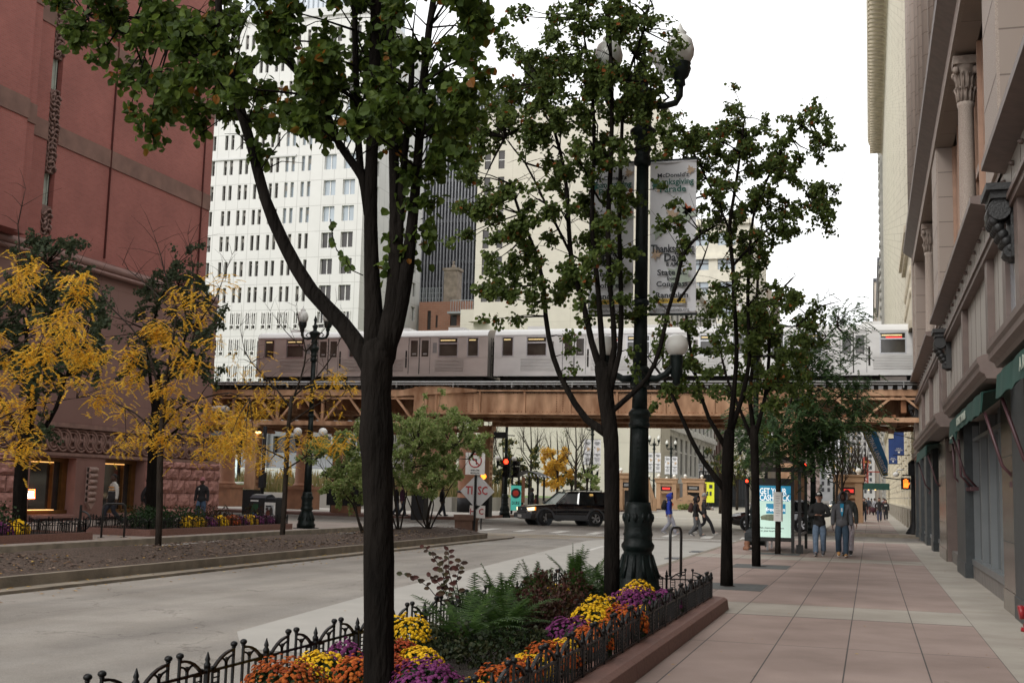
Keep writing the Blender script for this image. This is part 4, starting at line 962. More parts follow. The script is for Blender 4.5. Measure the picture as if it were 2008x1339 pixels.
# recessed entrance between Y 30.6 and 35.2
g = MB(); g.box(2.9, 30.6, 0, 2.99, 35.2, 3.3); part('entrance_door', g, K['shopglass'], rbld, True)
g = MB(); g.box(2.02, 35.15, 0, 2.95, 35.2, 3.3, 0); g.box(2.85, 32.8, 0, 2.9, 33, 3.3, 0); g.box(2.1, 30.6, 3.0, 2.9, 35.2, 3.3); part('entrance_jamb', g, K['rbrown'], rbld, True)
# mid zone: panels z 3.8 .. 6.9
g = MB(); g.box(2.14, Y0, 3.4, 2.6, YE, 7.0)
part('panel_wall', g, K['rpanel'], rbld, True)
g = MB()
for yy in (58.15, 50.6, 44.2, 37.9, 36.5, 28.4, 22.5, 19.6, 17.9, 9.5, 8.3): g.box(2.02, yy-.22, 3.8, 2.14, yy+.22, 5.95)
g.box(1.98, Y0, 5.92, 2.14, YE, 6.02); g.box(1.94, Y0, 6.02, 2.14, YE, 6.1); g.box(2.0, Y0, 6.1, 2.14, YE, 6.16)
part('panel_frame', g, K['rbrown'], rbld, True)
g = MB()
yy = Y0
while yy < YE:
    g.box(2.135, yy, 3.9, 2.139, yy+.02, 6.95); yy += 1.15
part('panel_seam', g, K['rbrown'], rbld, True)
for y0, y1 in ((18.1, 22.2), (36.6, 37.7), (8.5, 9.3)):
    g = MB(); g.box(2.09, y0+.15, 3.9, 2.13, y0+2.2 if y1-y0 > 3 else y1, 5.88); part('upper_window', g, K['sglass'], rbld, True)
# rows of bolt heads
yy = 8.0; bolt = None
while yy < YE:
    for dy, zz in ((0, 6.32), (.55, 6.74)):
        if bolt is None:
            g = MB(); g.lathe([(.045, 0), (.04, .05), (.0, .09)], (0, 0, 0), 6); g.v = [(-z, x, y) for x, y, z in g.v]; bolt = part('bolt_head', g, K['rbrown'], rbld); b_ = bolt
        else: b_ = bolt.copy(); C.objects.link(b_)
        b_.location = (2.13 - 2.1, yy + dy - 30, zz)
    yy += 1.15
# sill ledges above panels (in bays) and stone storey
piers = [(56.6, 58.25), (38.0, 40.6), (20.2, 22.4), (2.0, 4.5)]
def bays_between():
    e = sorted(piers); return [(e[i][1], e[i+1][0]) for i in range(len(e)-1)]
BB = bays_between()
for y0, y1 in BB:
    g = MB(); g.prism([(1.78, 6.98), (2.2, 6.9), (2.2, 7.16), (1.78, 7.1)], y0+.0, y1-.0, 'y'); part('sill_ledge', g, K['rbrown'], rbld, True)
g = MB(); g.wall('x', 2.1, -1, Y0, YE, 7.0, 13.2, [(a, b, 7.15, 12.5) for a, b in BB], .45); g.box(2.1, YE-.3, 7, 14, YE, 30); part('stone_wall', g, K['rstone2'], rbld, True)
for (a, b) in BB:
    g = MB(); g.box(2.72, a, 7.1, 2.78, b, 12.5); w2 = part('recessed_window', g, K['dglass'], rbld, True)
    f = MB(); nn = max(2, int((b-a)/2.1))
    for i in range(nn+1):
        yy = a + (b-a)*i/nn
        for dy, dx in ((0, .18), (.16, .08), (-.16, .08)): f.box(2.70-dx, yy+dy-.07, 7.1, 2.71, yy+dy+.07, 12.48)
    f.box(2.6, a, 9.6, 2.71, b, 9.8); f.box(2.5, a, 7.1, 2.71, b, 7.35); part('timber_frame', f, mat('tan_painted_timber', (.36, .22, .15), .5, .12, 3), w2, True)
K['colst'] = mat('speckled_granite', (.36, .30, .255), .7, .3, 60, .15, bscale=120)
def column(y, r0=.2):
    g = MB(); x = 2.33
    g.lathe([(r0*1.35, 7.15), (r0*1.35, 7.35), (r0*1.2, 7.4), (r0*1.28, 7.5), (r0*1.05, 7.6), (r0, 7.7), (r0*.9, 11.15), (r0*1.02, 11.2), (r0*1.02, 11.28), (r0*.9, 11.3)], (x, y, 0), 22)
    col_ = part('column', g, K['colst'], rbld, True)
    c_ = MB(); c_.lathe([(r0*.88, 11.28), (r0*.95, 11.7), (r0*1.3, 12.15), (r0*1.4, 12.2)], (x, y, 0), 16); c_.box(x-r0*1.45, y-r0*1.45, 12.2, x+r0*1.45, y+r0*1.45, 12.4)
    for i in range(12):
        a = i*math.pi/6
        for zz, rr, ln in ((11.3, .92, .34), (11.6, .95, .4)):
            aa = a + (.26 if zz > 11.5 else 0); c0 = Vector((x+r0*rr*math.cos(aa), y+r0*rr*math.sin(aa), zz)); o_ = Vector((math.cos(aa), math.sin(aa), 0))
            c_.tube([c0, c0+Vector((0, 0, ln*.6))+o_*.02, c0+Vector((0, 0, ln))+o_*.08, c0+Vector((0, 0, ln*.85))+o_*.11], [.035, .035, .028, .012], 5)
    for sx in (-1, 1):
        for sy in (-1, 1): c_.ell((x+sx*r0*1.15, y+sy*r0*1.15, 12.05), (.08, .08, .1), 0, 8, 6)
    part('capital', c_, mat('carved_capital', (.30, .245, .205), .8, .25, 8, .3) if 'cap' not in K else K['cap'], col_, True)
for y in (30.0, 48.6, 12.5): column(y)
for a, b in piers:
    g = MB(); g.box(2.05, a+.02, 7.12, 2.1, b-.02, 12.49)
    for k in range(1, 4): g.box(2.045, a+.02, 7.2+1.4*k, 2.05, b-.02, 7.215+1.4*k, 1)
    part('stone_pier', g, [K['colst'], K['rbrown']], rbld, True)
# band and upper ledge, clustered shafts above
g = MB(); g.box(2.0, Y0, 12.5, 2.1, YE+.1, 12.95); part('stone_band', g, K['rstone'], rbld, True)
g = MB(); g.prism([(1.62, 13.3), (2.1, 12.95), (2.1, 13.5), (1.6, 13.45)], Y0, YE+.35, 'y'); g.box(1.85, Y0, 13.5, 2.1, YE+.2, 13.62); part('upper_ledge', g, K['rbrown'], rbld, True)
g = MB(); g.box(2.15, Y0, 13.5, 3, YE, 34)
for yy in (57.4, 54.6, 51.4, 47.0, 44.0, 40.6, 36.5, 33.5, 29.0, 25.5, 20): 
    g.tube([(2.12, yy, 13.6), (2.12, yy, 34)], .3, 8); g.box(1.98, yy-1.1, 13.5, 2.15, yy-.65, 34)
g.box(1.95, YE-.5, 13.5, 2.2, YE+.02, 34)
part('clustered_shafts', g, K['rstone2'], rbld, True)
# corner pilaster edge strip running up the end of the block
g = MB(); g.box(1.97, YE-.9, 3.4, 2.14, YE+.03, 13.0); part('corner_pilaster', g, K['rstone'], rbld, True)
# black acanthus brackets
K['bracket'] = mat('black_cast_bracket', (.02, .02, .02), .5, .3, 10, .3)
def bracket(y):
    g = MB(); g.box(1.66, y-.45, 6.16, 2.14, y+.45, 6.26); g.box(1.72, y-.38, 6.05, 2.14, y+.38, 6.16)
    g.tube([(1.85, y-.33, 5.9), (1.85, y+.33, 5.9)], .16, 12)
    for k in range(6):
        z = 5.75 - k*.1; x = 1.78 + k*.055
        for dy in (-.22, -.07, .08, .23): g.ell((x, y+dy*(1-k*.08), z), (.09, .08, .09), 0, 7, 5)
    g.tube([(2.0, y-.2, 5.3), (2.0, y+.2, 5.3)], .1, 10); g.box(2.0, y-.3, 5.2, 2.14, y+.3, 6.1)
    part('bracket', g, K['bracket'], rbld, True)
for y in (18.6, 34.2, 57.6, 6.0): bracket(y)
# projecting ledges over the shopfronts
def ledge(y0, y1, x=1.5):
    g = MB(); prof = [(2.14, 3.42), (x+.12, 3.42), (x+.1, 3.48), (x+.03, 3.52), (x+.03, 3.6), (x, 3.64), (x, 3.72), (x+.08, 3.76), (2.14, 3.86)]
    g.prism(prof, y0, y1, 'y'); part('ledge', g, K['rbrown'], rbld, True)
ledge(4, 16.9); ledge(18.3, 27.2); ledge(30.4, 46.2); ledge(27.3, 30.2, 1.9); ledge(46.4, YE, 1.85); ledge(17.0, 18.2, 1.9)
# green awnings with valance and folding arms
K['gold2'] = mat('pale_awning_letters', (.45, .5, .42), .8)
def awning(y0, y1, s_, x=1.62, i=0):
    t_ = thing('awning', ['green awning nearest the camera with pale lettering', 'green awning in the middle with pale lettering', 'short green awning tucked beside the middle one', 'small green awning farthest along the shopfront'][i], 'awning', (2.1, (y0+y1)/2, 3.3), group='green awnings on the right')
    g = MB(); n = 18; vs = []
    for k in range(n+1):
        yy = y0 + (y1-y0)*k/n; wv = .012*math.sin(k*1.9)
        vs += [(2.12, yy, 3.40), (x+wv, yy, 3.30), (x-.02+wv, yy, 2.98 + .02*math.cos(k*2.5)), (2.12, yy, 3.38), (x+.03+wv, yy, 3.28), (x+.0+wv, yy, 2.99)]
    fs = []
    for k in range(n):
        a = k*6
        for q in ((0, 1), (1, 2), (3, 4), (4, 5)): fs.append((a+q[0], a+q[1], a+6+q[1], a+6+q[0]))
    fs += [(0, 1, 2, 5, 4, 3), (n*6, n*6+3, n*6+4, n*6+5, n*6+2, n*6+1)]
    g.add(vs, fs, 0, False); part('canvas', g, K['awn'], t_, True)
    if s_:
        text(s_, .2, Matrix.Translation((x-.04, (y0+y1)/2, 3.13)) @ Matrix.Rotation(R(-90), 4, 'Z') @ Matrix.Rotation(R(90), 4, 'X'), K['gold2'], t_, 'lettering', .002, world=True, sx=1.5)
    for yy in (y0+.1, y1-.1):
        g = MB(); g.tube([(x+.05, yy, 3.0), (1.9, yy, 2.2), (2.12, yy, 1.95)], .025, 6); g.box(2.0, yy-.06, 1.88, 2.16, yy+.06, 1.96); part('arm', g, mat('maroon_metal', (.075, .03, .035), .4) if 'mar' not in K else K['mar'], t_, True)
K['mar'] = mat('maroon_metal', (.075, .03, .035), .4)
awning(8.5, 16.7, 'A ROBERT MORRIS', 1.6, 0); awning(19.2, 26.8, 'ROBERT MORRIS', 1.62, 1); awning(27.8, 30.0, 'ROBERT', 1.82, 2); awning(38, 45.6, '', 1.62, 3)
# red siamese pipe fitting on the wall
t_ = thing('standpipe', 'red fire department pipe fitting sticking out at the foot of the right wall', 'standpipe', (1.98, 16.0, .3))
g = MB(); g.tube([(.1, 0, .05), (-.12, 0, .05), (-.2, 0, .03)], [.07, .07, .075], 12); g.ell((-.08, 0, .04), .1); g.tube([(-.1, 0, .0), (-.16, .0, -.16)], [.065, .06], 12); part('body', g, mat('red_enamel', (.42, .02, .03), .3, .2, 8), t_)
g = MB(); g.tube([(-.2, 0, .03), (-.26, 0, .02)], .085, 12); g.tube([(-.16, 0, -.16), (-.165, 0, -.21)], .078, 12); part('cap', g, mat('red_cap', (.3, .015, .02), .4), t_)
# ================================================================ LAMP POSTS
def acorn(parent, x, z, y=0):
    g = MB(); g.lathe([(.05, -.36), (.09, -.33), (.08, -.25), (.13, -.2), (.17, -.08), (.155, -.03), (.17, 0)], (x, y, z), 14); h_ = part('lamp_holder', g, K['green_iron'], parent)
    g = MB(); g.lathe([(.15, 0), (.205, .12), (.215, .22), (.18, .36), (.12, .42), (.09, .44), (.1, .48), (.05, .53), (.02, .6), (.0, .64)], (x, y, z), 18); part('glass', g, K['clear'], h_)
def make_lamp(label, loc):
    t_ = thing('street_lamp', label, 'street lamp', loc, group='ornate street lamps')
    g = MB()
    g.box(-.36, -.36, -.18, .36, .36, .02); g.lathe([(.34, .0), (.34, .1), (.36, .13), (.31, .2), (.30, .3), (.265, .42), (.225, .55), (.2, .66), (.215, .68), (.235, .72), (.235, .76), (.205, .8), (.2, .86), (.212, .9), (.2, .94), (.195, 1.02), (.21, 1.1), (.205, 1.18), (.185, 1.28), (.172, 1.36)], (0, 0, 0), 24)
    for i in range(12):
        a = i*math.pi/6
        g.tube([(.3*math.cos(a), .3*math.sin(a), .3), (.25*math.cos(a), .25*math.sin(a), .46), (.212*math.cos(a), .212*math.sin(a), .62)], [.035, .03, .015], 5)
        g.ell((.2*math.cos(a), .2*math.sin(a), 1.14), (.035, .035, .07), 0, 6, 4)
    part('base', g, K['green_iron'], t_)
    g = MB(); g.lathe([(0.148, 1.36), (0.136, 2.2), (0.133, 2.42)], (0, 0, 0), 32, flute=.09); g.lathe([(0.133, 2.42), (0.155, 2.44), (0.155, 2.48), (0.138, 2.5), (0.138, 2.58), (0.159, 2.6), (0.159, 2.64), (0.129, 2.68), (0.112, 2.7)], (0, 0, 0), 20)
    g.lathe([(0.112, 2.7), (0.105, 3.0)], (0, 0, 0), 32, flute=.09); g.lathe([(0.103, 3.0), (0.142, 3.04), (0.142, 3.08), (0.120, 3.12), (0.120, 3.2), (0.142, 3.24), (0.142, 3.28), (0.103, 3.32)], (0, 0, 0), 20)
    g.lathe([(0.105, 3.32), (0.095, 4.2)], (0, 0, 0), 32, flute=.09); g.lathe([(0.095, 4.2), (0.120, 4.22), (0.120, 4.28), (0.095, 4.3)], (0, 0, 0), 20); g.lathe([(0.096, 4.3), (0.090, 6.3)], (0, 0, 0), 32, flute=.09)
    part('shaft', g, K['green_iron'], t_)
    g = MB(); g.lathe([(0.090, 6.3), (0.129, 6.33), (0.129, 6.42), (0.103, 6.46), (0.112, 6.52), (0.138, 6.56), (0.112, 6.6), (0.120, 6.68), (0.172, 6.76), (0.194, 6.8), (0.194, 6.85), (0.129, 6.9), (0.112, 7.0), (0.138, 7.05), (0.112, 7.1), (0.129, 7.2), (0.181, 7.32), (0.215, 7.4), (0.215, 7.44), (0.146, 7.48), (0.069, 7.52), (0.086, 7.62), (0.120, 7.68), (0.052, 7.74), (0.043, 7.85), (0.069, 7.92), (0.026, 8.05), (0.000, 8.12)], (0, 0, 0), 22)
    for s_ in (-1, 1):
        g.tube([(s_*.1, 0, 7.25), (s_*.3, 0, 7.2), (s_*.48, 0, 7.24), (s_*.54, 0, 7.35), (s_*.54, 0, 7.5)], [.06, .05, .05, .055, .06], 8)
        g.tube([(s_*.15, 0, 7.38), (s_*.3, 0, 7.42), (s_*.38, 0, 7.33), (s_*.3, 0, 7.28)], .022, 6)
    part('capital', g, K['green_iron'], t_)
    for s_ in (-1, 1): acorn(t_, s_*.54, 7.84)
    for s_ in (-1, 1):     # lower globe arms
        g = MB(); g.tube([(s_*.08, 0, 3.14), (s_*.25, 0, 3.13), (s_*.38, 0, 3.2), (s_*.48, 0, 3.32), (s_*.53, 0, 3.4)], [.06, .055, .05, .05, .055], 8)
        g.lathe([(.02, -.42), (.06, -.38), (.05, -.32), (.085, -.26), (.08, -.16), (.095, -.06), (.09, 0), (.1, .02)], (s_*.53, 0, 3.45), 14)
        arm = part('arm', g, K['green_iron'], t_)
        g = MB(); g.ell((s_*.53, 0, 3.62), (.168, .168, .165), 0, 20, 14); part('globe', g, K['globe'], arm)
    return t_
LAMP = make_lamp('tall dark green street lamp with opal globes standing in the near flower bed', (-3.19, 17.0, .16))
LL = [((-20.4, 41.2, 0), 'dark green street lamp beyond the yellow tree on the library pavement'),
      ((-22.6, 74.0, 0), 'dark green street lamp carrying the red signal beside the turquoise poster shelter'),
      ((-24.2, 106.0, 0), 'street lamp with two banners seen just left of the second trunk'),
      ((-24.2, 138.5, 0), 'street lamp with two banners just right of the big lamp post'),
      ((-24.2, 151, 0), 'street lamp with two banners over the tan stair entrance'),
      ((-24.2, 182, 0), 'street lamp with two banners partly hidden by branches before the brown building'),
      ((-2.75, 61.9, 0), 'dark green street lamp holding the no right turn sign'),
      ((-3.75, 41.6, 0), 'street lamp hidden behind the bus stop trees'),
      ((-3.3, 118, 0), 'distant street lamp on the right pavement beyond the tan kiosk')]
LAMPS = [LAMP] + [dup(LAMP, l, None, lb) for l, lb in LL]
LAMPS[2].rotation_euler = (0, 0, R(20))
K['banner'] = mat('white_banner_vinyl', (.70, .70, .72), .6, .05, 1.5)
K['ink'] = mat('dark_print', (.03, .035, .04), .7); K['gprint'] = mat('green_print', (.03, .13, .10), .7); K['palegreen'] = mat('pale_green_print', (.40, .46, .38), .7, .1, 8); K['tanp'] = mat('tan_print', (.52, .38, .26), .7, .15, 10); K['redp'] = mat('red_orange_print', (.5, .12, .04), .7, .2, 10); K['yellowp'] = mat('yellow_print', (.68, .45, .06), .7); K['greyp'] = mat('grey_print', (.2, .2, .2), .7)
def leafshape(cx, cz, s, rot, y):
    pts = []
    for i in range(14):
        a = rot + i*2*math.pi/14; r_ = s*(1 if i % 2 else .55)*(1.0 + .25*math.cos(a*3)); pts.append((cx + r_*math.cos(a), cz + r_*math.sin(a)))
    return pts
def banner(lamp, s_, label, detailed):
    """vinyl banner between two arms; hangs from the lamp, so a thing of its own"""
    L0 = Vector(lamp.location); x0, x1 = (.12, .80) if s_ > 0 else (-.80, -.12)
    t_ = thing('parade_banner', label, 'banner', L0 + Vector((0, 0, 4.1)), 0, 'parade banners on the lamps')
    g = MB(); n = 6; H0, H1 = 0.0, 2.24
    vs = []
    for j in range(11):
        for i in range(n+1):
            x = x0 + (x1-x0)*i/n; z = H0 + (H1-H0)*j/10; vs.append((x, .02*math.sin(i*1.3+j*.5), z))
    g.add(vs, [(j*(n+1)+i, j*(n+1)+i+1, (j+1)*(n+1)+i+1, (j+1)*(n+1)+i) for j in range(10) for i in range(n)], 0, True)
    g.tube([(x0, 0, 0), (x1, 0, 0)], .022, 8); g.tube([(x0, 0, H1), (x1, 0, H1)], .022, 8)
    part('vinyl', g, K['banner'], t_)
    g = MB(); xa, xb = (0.05, x1+.02) if s_ > 0 else (x0-.02, -.05)
    for z in (-.03, H1+.03): g.bar((xa, 0, z), (xb, 0, z), .03, .03)
    part('bracket', g, K['green_iron'], t_)
    cx_ = (x0+x1)/2; y = -.045
    def T(s, size, dz, m='ink', sx=1): text(s, size, face((cx_, y, dz)), K[m], t_, 'lettering', .004, sx=sx)
    if detailed:
        T("McDonald's", .085, 2.03, 'ink', 1.15); T('Thanksgiving', .125, 1.93, 'gprint', .95); T('Parade', .13, 1.82, 'gprint', 1.1)
        T('Thanksgiving', .17, .93, 'ink', .72); T('Day', .17, .8, 'ink', .9); T('8 AM', .08, .7, 'ink')
        T('State St.', .115, .58, 'ink', 1.15); T('from', .075, .49); T('Congress', .11, .41, 'ink', 1.1); T('to', .075, .33); T('Randolph', .11, .245, 'ink', 1.15)
        T('chicagofestivals.org', .06, .035, 'greyp', 1.1)
        g = MB(); g.box(cx_-.2, y, .13, cx_+.2, y+.006, .195); part('yellow_panel', g, K['yellowp'], t_); g = MB(); g.box(cx_-.2, y, .095, cx_+.2, y+.006, .128); part('grey_panel', g, K['greyp'], t_)
        text('NEW HOLLAND', .05, face((cx_+.02, y-.004, .163)), K['ink'], t_, 'lettering', .001); text('CONSTRUCTION', .035, face((cx_+.02, y-.004, .112)), K['banner'], t_, 'lettering', .001)
        for (px, pz, s, ro, m) in ((cx_+.18, 1.45, .17, .3, 'palegreen'), (cx_-.2, 1.2, .12, 1.2, 'palegreen'), (cx_+.1, .5, .2, 2, 'palegreen'), (cx_-.24, .86, .09, .6, 'tanp'), (cx_+.26, 2.1, .07, .6, 'tanp'), (cx_-.26, 1.9, .07, .2, 'gprint'), (cx_-.2, 1.83, .05, .9, 'tanp'), (cx_+.22, 1.5, .1, .5, 'redp'), (cx_, 1.42, .12, .1, 'tanp')):
            g = MB(); g.prism(leafshape(px, pz, s, ro, y), y+.004, y+.008, 'y'); part('leaf_print', g, K[m], t_)
    else:
        T("McDonald's", .085, 2.03); T('Thanksgiving', .11, 1.93); T('Parade', .12, 1.82)
        T('Thanksgiving', .14, .93, 'ink', .8); T('Day', .12, .8); T('State St. from', .09, .6); T('Congress to', .09, .48); T('Randolph', .09, .36); T('chicagofestivals.org', .06, .06)
        g = MB(); g.prism(leafshape(cx_+.1, 1.4, .2, .3, y), y+.004, y+.008, 'y'); g.ell((cx_-.22, 1.55, 0), .01); part('leaf_print', g, K['tanp'], t_)
        g = MB(); g.box(cx_-.26, y, 1.48, cx_-.2, y+.01, 1.62); part('dark_print_mark', g, K['ink'], t_)
    return t_
banner(LAMP, 1, 'large white parade banner with green and black lettering right of the near lamp', True)
banner(LAMP, -1, 'large white parade banner half hidden by stems left of the near lamp', True)
bb = None
NM = {3: 'lamp left of the second trunk', 4: 'lamp just right of the big post', 5: 'lamp over the tan entrance', 6: 'lamp before the brown building', 9: 'distant right pavement lamp'}
for k in (3, 4, 5, 6, 9):
    for s_ in (-1, 1): banner(LAMPS[k], s_, 'small white parade banner %s of the %s' % ('left' if s_ < 0 else 'right', NM[k]), False)
# camera box on the big lamp
t_ = thing('surveillance_panel', 'white tilted box fixed near the top of the near lamp', 'camera box', (-2.98, 16.95, 8.0)); g = MB(); g.bar((-.08, 0, .22), (.16, 0, -.22), .16, .1, up=(0, 1, 0)); part('case', g, K['white'], t_); g = MB(); g.tube([(.05, .03, -.1), (-.2, .05, -.2)], .02, 6); part('bracket', g, K['green_iron'], t_)
# ================================================================ NEAR PLANTER
pl = thing('flower_bed', 'raised flower bed edged with red granite kerb beside the right pavement', 'planter', (-3.2, 10, 0))
x0, x1, y0, y1 = -4.38, -2.0, 2.0, 17.9
g = MB()
def kprof(xo, s_): return [(xo, 0), (xo + s_*.02, .14), (xo + s_*.07, .17), (xo + s_*.33, .19), (xo + s_*.33, .0)]
yy = y0
while yy < y1 - .01:
    e = min(yy + 1.75, y1); g.prism(kprof(x1, -1), yy+.004, e-.004, 'y'); g.prism(kprof(x0, 1), yy+.004, e-.004, 'y'); yy = e
pts = kprof(y1, -1); g.prism(pts, x0+.335, x1-.335, 'x')
part('granite_kerb', g, K['granite'], pl, True, bevel=.006)
g = MB(); nx, ny = 10, 60; vs = []
for j in range(ny+1):
    for i in range(nx+1): vs.append((x0+.3+(x1-x0-.6)*i/nx, y0+(y1-y0-.3)*j/ny, .15 + (U(0, .05) if 0 < i < nx else 0)))
g.add(vs, [(j*(nx+1)+i, j*(nx+1)+i+1, (j+1)*(nx+1)+i+1, (j+1)*(nx+1)+i) for j in range(ny) for i in range(nx)], 0, True); tag(part('soil', g, K['soil'], pl, True))
# iron fences
K['fence'] = mat('gloss_black_fence', (.006, .006, .006), .42, .2, 10, .1, spec=.3)
FW = .8
def fence_panel(parent):
    g = MB(); h = .30
    for z in (.03, h): g.bar((0, 0, z), (FW, 0, z), .016, .022)
    c = FW/2
    for x in (c-.065, c+.065):
        g.bar((x, 0, .0), (x, 0, .455), .016, .016); g.ell((x, 0, .475), .026, 0, 8, 6); g.ell((x, 0, .448), (.018, .018, .008), 0, 8, 4)
    for s_ in (-1, 1):
        P_ = [(c + s_*(.065 + .27*t), 0, .43 - .13*t**2.2) for t in (0, .2, .4, .6, .8, 1)]
        for a, b in zip(P_, P_[1:]): g.bar(a, b, .02, .02)
        for x in (.25, .33): g.bar((c+s_*x, 0, .03), (c+s_*x, 0, h), .014, .014)
        g.bar((c+s_*.155, 0, .03), (c+s_*.155, 0, h+.08), .014, .014)
        for k in range(6): g.bar((c+s_*.25, 0, .07+k*.042), (c+s_*.33, 0, .07+k*.042), .010, .010)
        g.tube([(c+s_*.16, 0, .30), (c+s_*.165, 0, .345), (c+s_*.2, 0, .375), (c+s_*.25, 0, .385)], .009, 5); g.tube([(c+s_*.15, 0, .345), (c+s_*.12, 0, .375), (c+s_*.07, 0, .39)], .009, 5)
        g.ell((c+s_*.33, 0, h+.02), .018, 0, 6, 5)
    return part('panel', g, K['fence'], parent)
def fence_post(parent):
    g = MB(); g.bar((0, 0, -.02), (0, 0, .34), .03, .03); g.lathe([(.024, .33), (.026, .36), (.014, .38), (.02, .40), (.003, .46)], (0, 0, 0), 6); return part('post', g, K['fence'], parent)
PAN = []
def fence(label, a, b, n, z=.175, group=None):
    a = Vector((a[0], a[1], z)); b = Vector((b[0], b[1], z)); d = (b-a); L_ = d.length; an = math.atan2(d.y, d.x)
    t_ = thing('iron_fence', label, 'fence', a, an, group); t_.scale.z = .8
    for i in range(n+1):
        if not PAN and i == 0: p = fence_panel(t_); q = fence_post(t_); PAN.extend((p, q)); p.location.x = 0; p.scale.x = L_/n/FW; continue
        if i < n: p = PAN[0].copy(); C.objects.link(p); p.parent = t_; p.location = (i*L_/n, 0, 0); p.scale.x = L_/n/FW
        q = PAN[1].copy(); C.objects.link(q); q.parent = t_; q.location = (i*L_/n, 0, 0)
    return t_
GF = 'low black iron fences round the near flower bed'
fence('low black iron fence along the street side of the near flower bed', (-4.18, 4.7), (-4.18, 17.5), 16, group=GF)
fence('low black iron fence along the pavement side of the near flower bed', (-2.22, 4.7), (-2.22, 17.5), 16, group=GF)
fence('short black iron fence across the far end of the near flower bed', (-4.18, 17.62), (-2.22, 17.62), 3, group=GF)
# ---------------------------------------------------------------- mums
FC = {'rust': [(.30, .055, .01), (.42, .10, .015), (.20, .03, .008), (.48, .15, .03)], 'orange': [(.42, .09, .012), (.36, .06, .01), (.50, .14, .02)], 'red': [(.24, .03, .012), (.32, .05, .015), (.36, .07, .02)],
      'yellow': [(.72, .42, .01), (.80, .50, .015), (.62, .33, .01)], 'purple': [(.14, .022, .10), (.20, .04, .145), (.09, .012, .065), (.17, .032, .125)]}
for k, v in FC.items(): K['fl_'+k] = leafmat('petals_'+k, v, .12, .7)
K['mumleaf'] = leafmat('mum_foliage', [(.012, .025, .008), (.02, .04, .012), (.03, .05, .018)], .15)
def mum_mesh(r, h, seed, fs=.026):
    rs = random.Random(seed); f = MB(); l = MB(); e1, e2 = rs.uniform(0, 6), rs.uniform(0, 6); hx = rs.uniform(.75, 1.05); h *= hx
    n = int(2.6*r*r/(fs*fs)); n = min(n, 950)
    for i in range(n):
        t = (i+.5)/n; a = i*2.39996 + rs.uniform(-.3, .3); ph = math.acos(1 - t*1.02) if t*1.02 < 2 else 1.5
        d = Vector((math.sin(ph)*math.cos(a), math.sin(ph)*math.sin(a), math.cos(ph)))
        if d.z < .02: d.z = .02
        k = 1 + .10*math.sin(a*2+e1)+.07*math.sin(a*5+e2+ph*3) + rs.uniform(-.12, .06)
        if math.sin(a*3+e1)*math.sin(ph*5+e2) > .72 and rs.random() < .75: continue
        c = Vector((d.x*r*k, d.y*r*k, .04 + d.z*h*k)); nn = Vector((d.x/r, d.y/r, d.z/h)).normalized()
        nn = (nn + Vector((rs.uniform(-.3, .3), rs.uniform(-.3, .3), rs.uniform(-.1, .3)))).normalized()
        u = nn.orthogonal().normalized(); w_ = nn.cross(u); s_ = fs*rs.uniform(.75, 1.2)
        vs = [c + nn*s_*.35]
        for ring, (rr, zz) in enumerate(((.55, .38), (1.0, .02))):
            for j in range(8):
                aa = j*math.pi/4 + ring*.39; q = rr*(1 if j % 2 else .86); vs.append(c + (u*math.cos(aa)+w_*math.sin(aa))*s_*q + nn*s_*zz)
        fsx = [(0, 1+j, 1+(j+1) % 8) for j in range(8)] + [(1+j, 9+j, 9+(j+1) % 8, 1+(j+1) % 8) for j in range(8)]
        f.add(vs, fsx)
    for i in range(int(n*.5)+40):
        a = rs.uniform(0, 6.283); ph = rs.uniform(.5, 1.75); k = rs.uniform(.8, .98)
        c = Vector((math.sin(ph)*math.cos(a)*r*k, math.sin(ph)*math.sin(a)*r*k, max(.0, .03+math.cos(ph)*h*k))); leaf(l, c, rs.uniform(.03, .05), rs)
    return f, l
def leaf(mb, c, s, rs=random, nrm=None, droop=None, w=.42):
    n_ = nrm or Vector((rs.uniform(-1, 1), rs.uniform(-1, 1), rs.uniform(-.2, 1.0))).normalized()
    t = Vector((rs.uniform(-1, 1), rs.uniform(-1, 1), rs.uniform(-1.2, .3))) if droop is None else droop
    t = (t - n_*t.dot(n_))
    t = t.normalized() if t.length > 1e-4 else n_.orthogonal().normalized()
    b = n_.cross(t) * s; t = t * s; n_ = n_ * s * .12
    mb.add([c, c + t, c + b*w + t*.28 + n_, c + b*w*.8 + t*.72 + n_, c - b*w + t*.28 + n_, c - b*w*.8 + t*.72 + n_], [(0, 2, 3, 1), (0, 1, 5, 4)])
MI = {}
def mum(u, v, pw, col, lab):
    p = G(u, v, .42)
    x = min(max(p.x, -4.05), -2.4); y = p.y
    r_ = min(.36, max(.17, pw/2330*math.hypot(p.y, p.x)*(.98 if y < 10 else 1.08))); h_ = r_*.95
    t_ = thing('chrysanthemum', lab, 'flowers', (x, y, .24), group='potted chrysanthemums in the near flower bed')
    f, l = mum_mesh(r_, h_, len(MI)+3, .0165 if y < 11 else .021); MI[len(MI)] = 1
    part('blossoms', f, K['fl_'+col], t_); part('foliage', l, K['mumleaf'], t_)
